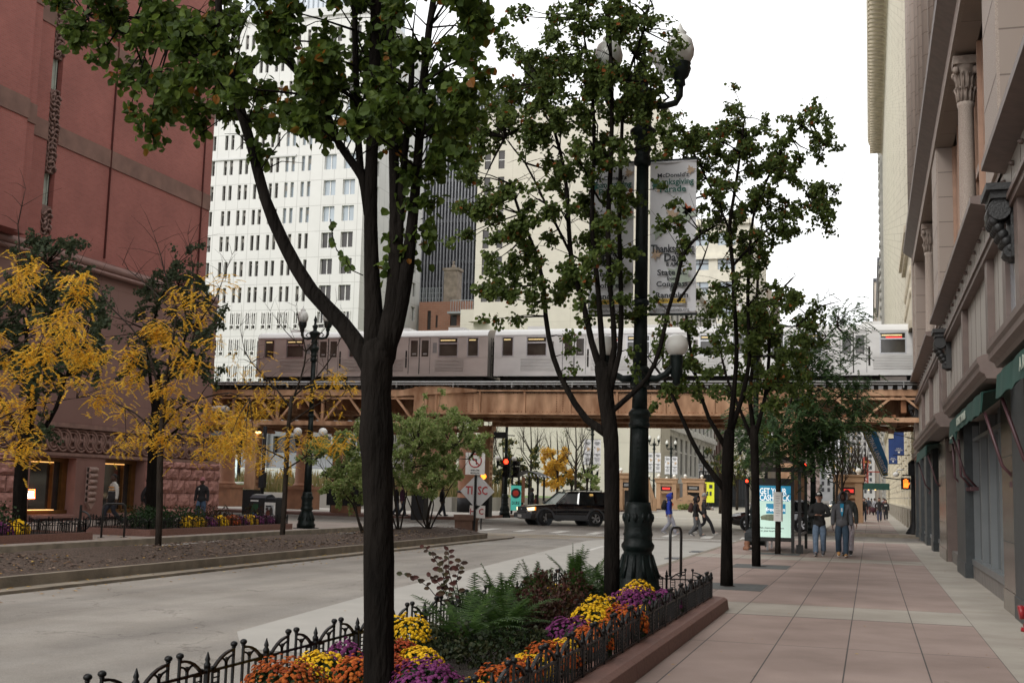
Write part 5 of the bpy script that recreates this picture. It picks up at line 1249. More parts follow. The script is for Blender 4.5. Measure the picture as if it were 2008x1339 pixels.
MUMS = [(560, 1318, 78, 'rust', 'rust orange mum mound nearest the left fence, left of the yellow one'), (632, 1284, 52, 'yellow', 'round yellow mum between the rust mound and the big trunk'), (676, 1262, 36, 'purple', 'small purple mum just left of the big trunk'), (700, 1292, 50, 'orange', 'orange mum against the left side of the big trunk'),
 (800, 1222, 45, 'yellow', 'yellow mum behind the trunk, farthest of those right of it'), (778, 1250, 36, 'red', 'dark red mum hugging the right side of the trunk'), (826, 1265, 42, 'yellow', 'bright yellow mum right of the trunk beside the ferns'), (786, 1296, 34, 'red', 'red mum low at the right foot of the trunk'),
 (838, 1336, 82, 'purple', 'large purple mum mound at the bottom right of the trunk'), (925, 1338, 50, 'yellow', 'yellow mum at the bottom edge next to the large purple one'), (975, 1312, 50, 'orange', 'orange mum by the fence near the bottom edge'), (1040, 1288, 46, 'yellow', 'yellow mum wedged between two orange ones by the right fence'),
 (1020, 1296, 44, 'orange', 'orange mum behind the fence below the yellow strip'), (1080, 1268, 52, 'orange', 'wide orange mum in front of the dark foliage'), (1132, 1262, 26, 'yellow', 'narrow yellow mum close to the right fence'), (1120, 1222, 44, 'purple', 'purple mum in the middle of the bed by the dark red foliage'),
 (1172, 1238, 44, 'orange', 'orange mum with yellow edge in mid bed'), (1165, 1202, 44, 'yellow', 'yellow and sparse mum left of the large purple row'), (1176, 1176, 32, 'yellow', 'small yellow mum just behind the sparse yellow one'), (1245, 1172, 50, 'purple', 'broad purple mum under the lamp base'),
 (1252, 1158, 36, 'yellow', 'yellow mum at the foot of the lamp post'), (1300, 1166, 36, 'purple', 'purple mum near the far fence corner'), (1232, 1206, 42, 'orange', 'orange mum in front of the broad purple one'), (1270, 1187, 26, 'yellow', 'small yellow mum between orange and purple near the fence'),
 (1225, 1192, 28, 'purple', 'small purple mum left of the small yellow one'), (1095, 1148, 20, 'yellow', 'tiny yellow mum at the back of the bed by the far ferns'), (1280, 1222, 22, 'orange', 'small orange mum seen through the right fence')]
random.seed(4)
for m_ in MUMS: mum(*m_)
# ---------------------------------------------------------------- ferns and dark foliage
K['fern'] = leafmat('fern_fronds', [(.035, .075, .016), (.055, .11, .022), (.026, .055, .014), (.08, .14, .03)], .4)
K['burg'] = leafmat('burgundy_leaves', [(.05, .02, .016), (.075, .025, .02), (.035, .022, .015), (.06, .035, .016), (.03, .04, .015)], .2)
K['darkleaf'] = leafmat('dark_green_leaves', [(.010, .018, .007), (.018, .028, .010), (.035, .035, .012), (.012, .024, .010)], .15)
def fern(loc, n, L_, lab, up=1.0):
    t_ = thing('fern', lab, 'fern', loc, group='ferns in the near flower bed'); g = MB()
    for k in range(n):
        a = k*2.4 + U(-.4, .4); el_ = U(.35, 1.3)*up; ln = L_*U(.7, 1.1); pts = []; p = Vector((U(-.04, .04), U(-.04, .04), 0)); d = Vector((math.cos(a)*math.cos(el_), math.sin(a)*math.cos(el_), math.sin(el_)))
        m = 15
        for i in range(m):
            pts.append(p.copy()); d = (d + Vector((0, 0, -.085))).normalized(); p = p + d*ln/m
        for i in range(1, m):
            q = pts[i]; dd = (pts[i]-pts[i-1]).normalized(); sd = dd.cross(Vector((0, 0, 1))).normalized(); w_ = .085*ln/.5*math.sin(math.pi*(i+1.2)/(m+1.5))**.7
            for s_ in (-1, 1):
                for h_ in (0, .5):
                    q2 = q + dd*ln/m*h_; tip = q2 + sd*s_*w_ + dd*w_*.45 + Vector((0, 0, -.012+U(-.015, .015)))
                    g.add([q2, q2+dd*.008, tip, q2-dd*.008], [(0, 1, 2), (0, 2, 3)])
        g.tube(pts, [.003]*(m-1)+[.001], 3, cap=False)
    part('fronds', g, K['fern'], t_)
def bedpos(u, v, z=.2): p = G(u, v, z); return Vector((min(max(p.x, -4.0), -2.45), p.y, .17))
for (u, v, n, L_, lab, up) in ((905, 1262, 60, .72, 'large fern clump just right of the big trunk', 1), (985, 1245, 60, .74, 'large fern clump in the middle of the bed', 1), (950, 1210, 50, .66, 'fern clump behind the two large middle ones', 1.1), (1015, 1190, 44, .62, 'fern with upright fronds beyond the middle clump', 1.2), (1125, 1166, 36, .72, 'tall fern with upright fronds beside the second trunk', 1.35), (1160, 1160, 32, .62, 'fern at the foot of the second trunk', 1.1), (1195, 1165, 26, .6, 'fern between the second trunk and the lamp', 1.0), (870, 1225, 30, .6, 'fern behind the yellow mum right of the trunk', 1.1)):
    fern(bedpos(u, v), n, L_, lab, up)
def shrub(loc, r, h, n, ls, m, lab, name='shrub', cat='plant', stems=8, group=None, m2='bark', shape=1.0):
    t_ = thing(name, lab, cat, loc, group=group); g = MB(); s_ = MB()
    for k in range(stems):
        a = k*2*math.pi/stems + U(-.3, .3); rr = r*U(.4, .9)
        s_.tube([(0, 0, 0), (rr*.4*math.cos(a), rr*.4*math.sin(a), h*.4), (rr*math.cos(a), rr*math.sin(a), h*U(.7, 1))], [.006, .005, .002] if h < 1 else [.03, .02, .006], 4, cap=False)
    for k in range(n):
        a = U(0, 6.283); q = rnd()**.45; zz = U(.08, 1); rad = r*q*math.sqrt(max(.05, 1-(zz-.45)**2*2.2))*(1+.25*math.sin(a*3+loc[0]*7)*shape)
        leaf(g, Vector((rad*math.cos(a), rad*math.sin(a), zz*h*(1+.2*math.sin(a*2+1)))), ls*U(.6, 1.2))
    part('foliage', g, K[m], t_); part('stems', s_, K[m2], t_); return t_
shrub(bedpos(1075, 1235), .45, .42, 1300, .045, 'burg', 'dark burgundy leafy plant spreading in mid bed')
shrub(bedpos(1090, 1200), .4, .45, 1100, .045, 'burg', 'dark burgundy leafy plant behind the first burgundy one')
shrub(bedpos(940, 1300), .32, .2, 420, .04, 'darkleaf', 'low dark green leafy plant under the near ferns')
shrub(bedpos(1030, 1272), .32, .2, 380, .04, 'darkleaf', 'low dark green leafy plant left of the wide orange mum')
shrub(bedpos(1180, 1225), .26, .26, 300, .045, 'darkleaf', 'dark leafy plant between orange and yellow mums')
shrub(bedpos(880, 1285), .26, .28, 300, .045, 'darkleaf', 'dark leafy plant between the near yellow mum and ferns')
# twiggy burgundy shrub rising left of the ferns
t_ = thing('twiggy_shrub', 'thin burgundy twigs with pointed leaves rising above the ferns', 'plant', bedpos(905, 1240)); g = MB(); s_ = MB(); b0 = t_.location
for (u, v, mid) in ((790, 1125, (840, 1150)), (832, 1072, (862, 1110)), (880, 1078, (880, 1120)), (905, 1100, (895, 1140)), (845, 1130, (872, 1160)), (868, 1095, (870, 1150))):
    tip = PY(u, v, b0.y-.25) - b0; md_ = PY(mid[0], mid[1], b0.y-.15) - b0; P_ = [Vector((0, 0, 0)), md_*.5+Vector((.03, 0, 0)), md_, (md_+tip)/2+Vector((0, 0, .02)), tip]
    s_.tube(P_, [.006, .005, .004, .003, .0015], 4, cap=False)
    for k in range(11):
        f_ = .35 + .65*k/10; i = min(3, int(f_*4)); q = P_[i].lerp(P_[i+1], f_*4-i); d = Vector((1 if k % 2 else -1, U(-.5, .5), U(-.1, .7)))
        leaf(g, q, U(.055, .09), droop=d, nrm=Vector((U(-.4, .4), -1, U(-.2, .6))).normalized(), w=.3)
part('leaves', g, K['burg'], t_); part('stems', s_, K['bark'], t_)
# ================================================================ TREES
K['leafg'] = leafmat('pear_leaves', [(.052, .084, .015), (.075, .118, .021), (.036, .062, .014), (.12, .17, .027), (.058, .094, .018)], .5, rare=(.22, .09, .015))
K['leafg2'] = leafmat('mid_green_leaves', [(.066, .098, .023), (.092, .134, .032), (.050, .076, .02), (.14, .185, .04), (.074, .11, .027)], .5, rare=(.26, .08, .02))
K['leafd'] = leafmat('far_dark_leaves', [(.05, .068, .035), (.07, .092, .045), (.038, .055, .03)], .35)
K['leafy'] = leafmat('golden_locust_leaves', [(.82, .47, .03), (.90, .55, .045), (.66, .35, .03), (.86, .54, .08), (.42, .36, .06), (.52, .26, .04)], .5)
K['leafl'] = leafmat('light_shrub_leaves', [(.20, .28, .075), (.26, .35, .11), (.15, .21, .06), (.40, .45, .20), (.31, .31, .12)], .5)
K['leaff'] = leafmat('locust_green_leaves', [(.05, .095, .035), (.07, .13, .045), (.04, .08, .03), (.10, .15, .045)], .4)
DENS = 2.7; B_R = 1.15
def rpts(spec, y):
    out = []
    for s in spec:
        yy = y + (s[3] if len(s) > 3 else 0); out.append(PY(s[0], s[1], yy))
    return out
def blobleaves(g, tw, blobs, y, size, kind='leaf', limbs=None):
    """leaves gathered along twigs inside uneven clumps"""
    for b in blobs:
        u, v, r_, n = b[:4]; dy = b[4] if len(b) > 4 else 0
        c = PY(u, v, y+dy); rad = B_R*r_/2330*math.hypot(c.y, c.x); nt_ = max(2, int(n/16))
        src = min(limbs, key=lambda q: (q - c).length) if limbs else c
        tw.tube([src, src.lerp(c, .5)+Vector((U(-.1, .1)*rad, U(-.1, .1)*rad, U(-.1, .2)*rad)), c], [rad*.035+.004, rad*.025+.003, .004], 5, cap=False)
        cnt = 0
        for k in range(nt_):
            d = Vector((random.gauss(0, 1), random.gauss(0, 1), random.gauss(0, .8))).normalized()
            st = c + d*rad*U(0, .35); en = c + d*rad*U(.55, 1.1) + Vector((0, 0, -.12*rad)); md_ = st.lerp(en, .5) + Vector((U(-1, 1), U(-1, 1), U(-1, 1)))*rad*.12
            tw.tube([c.lerp(st, .2), st, md_, en], [.006, .005, .004, .0015], 3, cap=False)
            m = int(n*DENS/nt_)
            for q in range(m):
                f_ = (q+.6)/m; p = st.lerp(md_, f_*2) if f_ < .5 else md_.lerp(en, f_*2-1); p = p + Vector((random.gauss(0, 1), random.gauss(0, 1), random.gauss(0, 1)))*size*.6
                if kind == 'leaf': leaf(g, p, size*U(.65, 1.2), nrm=Vector((U(-1, 1), U(-1.2, .3), U(-.4, 1))).normalized(), w=.46)
                else: frond(g, p, size*U(.7, 1.2), d)
def frond(g, p, s, d):
    """a drooping compound leaf made of paired leaflets"""
    a = U(0, 6.283); t = Vector((math.cos(a)*.8 + d.x*.6, math.sin(a)*.8 + d.y*.6, U(-.6, .15))).normalized(); n_ = 7
    sd = t.cross(Vector((0, 0, 1))).normalized()
    up = sd.cross(t)
    for i in range(n_):
        q = p + t*s*(i+.5)/n_ - Vector((0, 0, s*.3*(i/n_)**2)); w_ = s*.15*(1-.35*abs(i-n_/2)/n_)
        for s_ in (-1, 1):
            e = q + sd*s_*w_*U(.7, 1.2) + t*s*.06 - up*w_*U(.1, .7); g.add([q, q+t*s*.14, e+t*s*.11, e], [(0, 1, 2, 3)])
TS = .74
def tree(name, lab, y, base, limbs, blobs, size, m, bm='bark', kind='leaf', group=None, cat='tree', n=10, zbase=0):
    b = PY(base[0], base[1], y); loc = Vector((b.x, y, zbase)); t_ = thing(name, lab, cat, loc, group=group)
    tr = MB(); nodes = []
    for L_ in limbs:
        pts = [PY(s[0], s[1], y+(s[3] if len(s) > 3 else 0)) for s in L_]; fr_ = TS if L_ is not limbs[0] else 1; dist = [math.hypot(p.x, p.y) for p in pts]; rr = [s[2]/2330*d*fr_ for s, d in zip(L_, dist)]
        if L_ is limbs[0]: pts[0].z = min(pts[0].z, zbase-.03); pts[0].x = b.x if abs(pts[0].z - b.z) < 3 else pts[0].x
        # smooth by inserting jittered midpoints
        P_ = []; R_ = []
        for i in range(len(pts)-1):
            P_.append(pts[i]); R_.append(rr[i]*U(.97, 1.05)); q = pts[i].lerp(pts[i+1], .5)
            if 0 < i < len(pts)-2: q = q + (pts[i]-pts[i-1]).normalized()*.06*(pts[i+1]-pts[i]).length - (pts[i+2]-pts[i+1]).normalized()*.06*(pts[i+1]-pts[i]).length
            P_.append(q); R_.append((rr[i]+rr[i+1])/2*U(.96, 1.05))
        P_.append(pts[-1]); R_.append(rr[-1]*(1 if L_ is limbs[0] else .35)); tr.tube(P_, R_, n); tr.ell(P_[-1], R_[-1], 0, n, 6)
        if L_ is not limbs[0]: tr.ell(P_[0], R_[0], 0, n, 6)
        nodes += P_[2:] if L_ is limbs[0] else P_
    part('trunk', tr, K[bm], t_, True)
    g = MB(); tw = MB()
    zm = sum(q.z for q in nodes)/len(nodes)
    for q in [q for q in nodes if q.z > zm and size > .05]:
        for _ in range(2):
            d = Vector((U(-1, 1), U(-.7, .7), U(.1, 1.2))).normalized()*U(.25, .8)*(y/12)**.35; tw.tube([q, q+d*.5+Vector((0, 0, .05)), q+d], [.007, .004, .0015], 3, cap=False)
    blobleaves(g, tw, blobs, y, size, kind, nodes)
    part('crown', g, K[m], t_, True); part('twigs', tw, K[bm], t_, True)
    return t_
def cloud(u0, u1, v0, v1, nb, r, n, dy=1.0, test=None):
    out = []
    for _ in range(nb):
        u, v = U(u0, u1), U(v0, v1)
        if test and not test(u, v): continue
        out.append((u, v, r*U(.6, 1.25), int(n*U(.6, 1.3)), U(-dy, dy)))
    return out
GT = 'pear trees lined along the right pavement'
random.seed(21)
T1 = [[(743, 1420, 30), (743, 1200, 29), (742, 1000, 28), (739, 900, 30), (738, 860, 33), (738, 800, 29), (738, 740, 30), (742, 690, 33)],
      [(735, 740, 24), (715, 700, 25), (672, 636, 22), (610, 570, 19), (558, 480, 17), (520, 390, 15), (494, 290, 13.5), (470, 210, 13), (446, 130, 12), (430, 40, 10), (425, -80, 8)],
      [(487, 240, 9), (450, 180, 9), (400, 120, 8.5), (362, 92, 8), (330, 92, 6), (290, 85, 5), (230, 60, 4), (170, 30, 3)],
      [(736, 700, 30), (732, 600, 24), (728, 500, 20), (727, 380, 17), (731, 250, 16), (735, 120, 15), (737, 0, 14), (737, -160, 12)],
      [(728, 430, 14), (712, 350, 13), (690, 318, 11), (664, 280, 10.5), (640, 220, 9), (600, 160, 8), (560, 120, 6), (540, 80, 4)],
      [(722, 420, 12), (707, 330, 9), (700, 200, 8.5), (696, 60, 8), (695, -80, 7)],
      [(752, 700, 32), (772, 600, 26), (776, 520, 20), (775, 420, 15), (772, 300, 13), (768, 180, 12), (765, 60, 10), (770, -100, 8)],
      [(758, 700, 18), (776, 640, 22), (796, 540, 20), (808, 440, 15), (818, 330, 13), (826, 220, 12), (835, 110, 10), (850, 0, 9), (870, -90, 7)],
      [(766, 620, 12), (776, 560, 15), (783, 440, 12), (794, 300, 9), (806, 180, 8), (810, 60, 7)],
      [(738, 860, 26), (758, 842, 16), (762, 834, 12)]]
def in1(u, v):
    if v < 60: return 130 < u < 960
    if u < 430: return (v < 40+ .5*(u-100) if u < 300 else v < 230)
    if u < 700: return v < 250
    return v < 330 and u < 930
B1 = cloud(120, 960, -110, 300, 120, 46, 44, .9, in1)
B1 += [(940, 60, 30, 30, 0), (950, 150, 26, 24, 0), (930, 230, 28, 26, 0), (290, 255, 28, 34, 0), (255, 215, 16, 10, 0), (245, 150, 25, 22, 0), (200, 100, 28, 26, 0), (160, 60, 25, 24, 0), (110, 12, 26, 26, 0), (380, 240, 20, 12, 0), (390, 265, 12, 8, 0), (285, 165, 20, 12, 0), (310, 140, 30, 26, 0), (240, 40, 40, 50, 0), (330, 30, 45, 50, 0), (400, 60, 45, 40, 0), (390, 215, 30, 34, 0), (440, 220, 36, 34, 0),
       (520, 245, 24, 26, 0), (510, 290, 22, 18, 0), (560, 215, 36, 34, 0), (640, 260, 26, 20, 0), (660, 180, 36, 34, 0), (850, 230, 40, 42, 0), (880, 170, 40, 44, 0), (900, 250, 34, 32, 0), (845, 345, 30, 24, 0), (835, 400, 22, 16, 0), (790, 400, 20, 12, 0), (830, 455, 22, 18, 0), (770, 470, 16, 10, 0), (800, 500, 18, 12, 0), (800, 340, 34, 30, 0), (760, 520, 12, 6, 0), (750, 90, 50, 50, 0), (720, 180, 40, 30, 0)]
t1 = tree('pear_tree', 'large near tree with thick black trunk rising from the flower bed', 7.35, (743, 1420), T1, B1, .064, 'leafg', group=GT, n=16, zbase=.12)
# a thin hanging sprig with a few leaves
g = MB(); s_ = MB(); P_ = [PY(u, v, 7.3) for u, v in ((648, 430), (652, 462), (660, 490), (676, 508), (690, 530))]; s_.tube(P_, [.004]*5, 4)
for i in range(16): q = P_[i % 4].lerp(P_[i % 4+1], rnd()); leaf(g, q, .055, nrm=Vector((U(-.5, .5), -1, U(-.3, .3))).normalized())
s_.tube([PY(690, 530, 7.3), PY(712, 540, 7.3)], .004, 4); part('twigs', s_, K['bark'], t1, True); part('crown', g, K['leafg'], t1, True)
DENS = 4.3
B_R = 1.36
T2 = [[(1200, 1160, 15.5), (1200, 1000, 14.6), (1199, 880, 14.6), (1196, 840, 15.5), (1188, 780, 15.5), (1180, 720, 14.6)],
      [(1196, 855, 12.9), (1150, 822, 9.5), (1110, 760, 7.7), (1085, 700, 6.9), (1070, 620, 6.0), (1066, 560, 5.6), (1048, 490, 5.2), (1020, 420, 4.3), (1000, 360, 3.4)],
      [(1182, 740, 11.2), (1160, 670, 8.6), (1145, 600, 7.7), (1122, 520, 6.9), (1115, 440, 6.0), (1108, 340, 5.2), (1085, 250, 4.3), (1060, 170, 3.4)],
      [(1185, 740, 10.3), (1178, 640, 7.7), (1172, 560, 6.9), (1160, 440, 6.0), (1165, 300, 5.2), (1160, 160, 4.3), (1140, 40, 3.4)],
      [(1190, 760, 10.3), (1205, 680, 7.7), (1196, 560, 6.9), (1192, 440, 6.5), (1198, 320, 6.0), (1200, 180, 5.2), (1195, 40, 4.3), (1198, -60, 3.4)],
      [(1195, 770, 9.5), (1215, 690, 6.9), (1218, 580, 6.5), (1214, 450, 6.0), (1218, 300, 5.2), (1228, 160, 4.3), (1262, 60, 3.0), (1275, 0, 2.6)],
      [(1196, 810, 7.7), (1230, 780, 6.9), (1270, 740, 6.0), (1295, 680, 5.6), (1310, 610, 5.2), (1328, 550, 5.2), (1340, 500, 4.7), (1375, 458, 3.9), (1410, 440, 3.0)],
      [(1330, 590, 3.9), (1355, 555, 3.0), (1375, 520, 2.2), (1392, 470, 1.7)], [(1120, 500, 4.3), (1070, 400, 3.4), (1030, 320, 2.6), (990, 270, 2.1)]]
def in2(u, v):
    if u < 960: return 240 < v < 480
    if u < 1020: return v > 180
    return v < 600 - max(0, (u-1150))*1.6
B2 = cloud(905, 1250, 20, 600, 105, 38, 46, 1.0, in2)
B2 += cloud(935, 1080, 70, 300, 22, 26, 26, .8) + cloud(1190, 1330, 60, 290, 14, 24, 20, .5) + cloud(1000, 1280, -30, 230, 56, 30, 26, .8) + cloud(1220, 1330, 20, 200, 16, 24, 11, .6) + cloud(1140, 1240, 280, 640, 16, 26, 24, .6) + cloud(900, 1100, 240, 480, 14, 26, 26, .8)
B2 += [(1330, 395, 22, 16, 0), (1315, 440, 24, 20, 0), (1345, 430, 26, 22, 0), (1350, 470, 22, 18, 0), (1385, 440, 22, 18, 0), (1330, 500, 20, 14, 0), (1300, 370, 14, 8, 0), (1290, 590, 16, 8, 0), (1300, 625, 18, 10, 0), (1105, 660, 22, 14, 0), (1120, 720, 12, 8, 0), (1115, 690, 12, 8, 0), (965, 625, 24, 16, 0), (1010, 620, 24, 14, 0), (1040, 605, 20, 12, 0), (990, 560, 26, 20, 0), (960, 500, 24, 20, 0), (1240, 690, 16, 10, 0), (1250, 720, 14, 8, 0), (890, 470, 18, 10, 0), (900, 400, 22, 16, 0), (1160, 620, 20, 14, 0)]
tree('pear_tree', 'second tree of the near flower bed, just left of the lamp post', 16.2, (1200, 1160), T2, B2, .064, 'leafg2', group=GT, n=12, zbase=.12)
T3 = [[(1425, 1148, 12.0), (1425, 1050, 10.3), (1426, 950, 10.3), (1427, 900, 11.2), (1430, 850, 10.3)],
      [(1425, 965, 8.6), (1380, 905, 6.9), (1355, 860, 6.0), (1325, 790, 4.7), (1300, 740, 3.4), (1270, 700, 2.6)],
      [(1425, 880, 7.7), (1390, 820, 5.2), (1365, 740, 4.3), (1350, 660, 3.9), (1345, 600, 3.4), (1350, 520, 3.0)],
      [(1430, 860, 8.6), (1440, 760, 6.0), (1445, 680, 5.6), (1440, 600, 5.6), (1437, 520, 5.2), (1430, 450, 5.2), (1440, 380, 4.3), (1452, 300, 3.4), (1460, 230, 2.6)],
      [(1432, 850, 7.7), (1455, 780, 6.0), (1470, 700, 5.2), (1466, 600, 4.3), (1470, 500, 4.3), (1478, 420, 3.4), (1510, 340, 3.4), (1550, 270, 2.6), (1590, 225, 1.9)],
      [(1438, 520, 3.9), (1475, 480, 3.4), (1530, 430, 2.6), (1590, 400, 1.7), (1640, 380, 1.3)], [(1430, 450, 3.4), (1400, 380, 3.0), (1370, 320, 2.6), (1340, 260, 2.1)]]
def in3(u, v):
    if u > 1520: return v > 235 - (u-1520)*.5 and v < 470 - (u-1520)*.4
    if u > 1420: return v > 180 + .0*u and v < 520
    return v > 230 and v < 420
B3 = cloud(1290, 1625, 190, 520, 165, 29, 38, 1.2, in3)
B3 += cloud(1290, 1560, 560, 790, 54, 24, 30, 1.0) + cloud(1400, 1520, 420, 620, 14, 22, 22, .9) + [(1440, 175, 16, 8, 0), (1420, 210, 20, 14, 0), (1590, 215, 20, 18, 0), (1610, 240, 18, 12, 0), (1365, 640, 24, 20, 0), (1375, 600, 20, 14, 0), (1300, 690, 22, 14, 0), (1330, 760, 22, 16, 0), (1250, 660, 14, 10, 0)]
tree('pear_tree', 'forked tree in the pavement right of the lamp post', 22.4, (1425, 1148), T3, B3, .068, 'leafg2', group=GT, zbase=0)
T4 = [[(1483, 1110, 8.6), (1482, 1000, 7.7), (1480, 900, 7.7), (1478, 840, 7.7)], [(1478, 850, 6.9), (1470, 780, 5.2), (1478, 700, 4.3), (1484, 600, 3.9), (1488, 500, 3.4), (1495, 430, 2.6)], [(1480, 860, 6.0), (1500, 780, 4.7), (1508, 700, 4.3), (1512, 620, 3.4), (1540, 560, 2.6), (1560, 540, 1.7)],
      [(1478, 870, 5.2), (1450, 800, 3.9), (1425, 740, 3.4), (1410, 680, 2.6)], [(1512, 640, 2.6), (1560, 640, 2.1), (1610, 600, 1.7), (1650, 590, 1.3)], [(1500, 780, 3.0), (1520, 740, 2.6), (1550, 690, 2.1)]]
B4 = cloud(1400, 1590, 590, 800, 60, 22, 30, 1.2) + cloud(1490, 1620, 575, 660, 14, 20, 24, 1) + [(1540, 585, 16, 14, 0), (1600, 600, 18, 16, 0), (1500, 850, 18, 12, 0), (1440, 830, 18, 12, 0), (1575, 620, 20, 20, 0)]
tree('pear_tree', 'second pavement tree, slim double-stemmed, before the bus shelter', 29.0, (1483, 1110), T4, B4, .078, 'leafg2', group=GT, zbase=0)
DENS = 1.5
T5 = [[(1525, 1086, 5.5), (1526, 1000, 5), (1526, 920, 5), (1524, 860, 4.5)], [(1524, 865, 4), (1510, 800, 3), (1500, 740, 2.5), (1490, 700, 2)], [(1525, 870, 4), (1545, 800, 3), (1570, 740, 2.5), (1600, 680, 2), (1640, 640, 1.6)], [(1526, 900, 3), (1560, 870, 2.5), (1600, 850, 2), (1650, 860, 1.5)], [(1525, 890, 3), (1490, 860, 2), (1465, 850, 1.6)], [(1560, 780, 2.4), (1620, 760, 2), (1680, 790, 1.5)]]
B5 = cloud(1450, 1640, 790, 890, 38, 28, 22, 1.6) + cloud(1520, 1700, 740, 830, 24, 26, 18, 1.5) + cloud(1540, 1680, 610, 720, 22, 24, 16, 1.5) + [(1700, 815, 18, 10, 0), (1690, 800, 20, 12, 0), (1630, 890, 20, 14, 0), (1680, 600, 14, 8, 0), (1645, 600, 20, 14, 0), (1600, 890, 30, 24, 0), (1580, 920, 22, 18, 0), (1480, 910, 24, 16, 0)]
tree('locust_tree', 'slim green locust tree before the bus shelter with a paper notice on it', 35.6, (1525, 1086), T5, B5, .38, 'leaff', 'bark2', 'frond', zbase=0)
p = PY(1526, 993, 35.45); t_ = thing('paper_notice', 'white paper notice taped to the thin trunk at the bus stop', 'notice', p); g = MB(); g.prism([(-.13, -.01), (-.09, -.05), (.09, -.05), (.13, -.01), (.13, 0), (.09, -.04), (-.09, -.04), (-.13, 0)], -.42, .42, 'z'); part('sheet', g, K['white'], t_)
g = MB()
for k in range(9): g.box(-.07, -.056, .3-k*.07, .07-.03*(k % 3), -.052, .31-k*.07)
part('print', g, K['greyp'], t_)
# ================================================================ LEFT SIDE: library planters, locusts, median shrubs
YG = 'yellow honey locusts on the median'; DENS = 1.5; B_R = .92
LA = [[(310, 1075, 6.2), (313, 1000, 6), (314, 900, 5.5), (318, 820, 5), (325, 740, 4)], [(320, 800, 4), (305, 740, 3), (290, 690, 2.6), (255, 640, 2), (215, 600, 1.6), (190, 560, 1)], [(325, 745, 3.5), (340, 660, 2.8), (345, 600, 2.2), (330, 560, 1.8), (315, 500, 1.2), (300, 455, .8)],
      [(325, 745, 3.2), (370, 690, 2.4), (385, 620, 2), (380, 550, 1.6), (375, 500, 1), (368, 460, .7)], [(314, 880, 3), (295, 840, 2.6), (265, 810, 2), (225, 790, 1.6), (180, 770, 1)], [(316, 840, 3), (350, 800, 2.4), (400, 780, 2), (450, 770, 1.6), (490, 780, 1)], [(385, 640, 2), (420, 590, 1.5), (440, 540, 1), (455, 500, .7)], [(345, 620, 1.8), (300, 570, 1.4), (265, 540, 1), (240, 520, .7)], [(316, 870, 2.4), (360, 850, 1.8), (400, 860, 1.2)]]
BA = [(u, v, r, n, d) for u, v, r, n, d in cloud(230, 500, 640, 880, 28, 19, 26, 1.0)] + cloud(340, 470, 550, 660, 9, 16, 14, .8) + cloud(380, 500, 840, 900, 12, 22, 20, .8)
tree('locust_tree', 'golden yellow locust on the median in front of the library corner', 23.1, (310, 1075), LA, BA, .21, 'leafy', 'bark2', 'frond', YG, zbase=.12)
LB = [[(553, 1057, 5.2), (557, 1000, 5), (562, 900, 4.6), (566, 830, 4), (572, 780, 3.6)], [(572, 790, 3), (590, 740, 2.4), (600, 690, 2), (590, 650, 1.5), (580, 600, 1)], [(570, 800, 2.6), (540, 760, 2), (510, 730, 1.6), (480, 690, 1.1), (470, 640, .8)], [(572, 780, 2.5), (620, 740, 2), (650, 700, 1.5), (680, 640, 1)], [(560, 920, 2.2), (600, 895, 1.8), (640, 890, 1.2)], [(561, 900, 2.2), (520, 880, 1.6), (480, 860, 1)], [(566, 830, 2.4), (610, 800, 1.8), (650, 780, 1.2), (690, 775, .8)], [(600, 690, 1.5), (560, 650, 1), (530, 610, .8)], [(600, 690, 1.5), (640, 640, 1), (660, 590, .7)]]
BB_ = cloud(430, 690, 790, 920, 25, 22, 22, 1.0, lambda u, v: v < 920 - abs(u-540)*.3) + cloud(470, 690, 730, 800, 14, 18, 12, .8) + cloud(440, 560, 690, 760, 6, 14, 7, .8)
tree('locust_tree', 'golden locust with bare upper twigs on the median before the tracks', 29.2, (553, 1057), LB, BB_, .21, 'leafy', 'bark2', 'frond', YG, zbase=.12)
LC = [[(-120, 1110, 6), (-110, 950, 6), (-100, 800, 5), (-80, 700, 4)], [(-105, 800, 4), (-50, 740, 3), (0, 700, 2.5), (60, 660, 2), (120, 630, 1.4), (170, 600, 1)], [(-100, 720, 4), (-40, 640, 3), (20, 590, 2.5), (40, 520, 2), (35, 440, 1.5), (50, 370, 1)], [(-105, 860, 4), (-40, 840, 2.6), (20, 810, 2), (90, 790, 1.6), (150, 780, 1)], [(-40, 640, 2.4), (30, 620, 2), (90, 560, 1.5), (150, 530, 1)]]
BC = cloud(-30, 220, 620, 800, 23, 21, 28, 1.0) + cloud(0, 170, 510, 590, 8, 17, 22, .9) + cloud(-20, 80, 790, 900, 9, 22, 16, .8) + [(10, 490, 12, 6, 0)]
tree('locust_tree', 'golden yellow locust reaching in from the left edge of the median', 18.6, (-120, 1110), LC, BC, .21, 'leafy', 'bark2', 'frond', YG, zbase=.12)
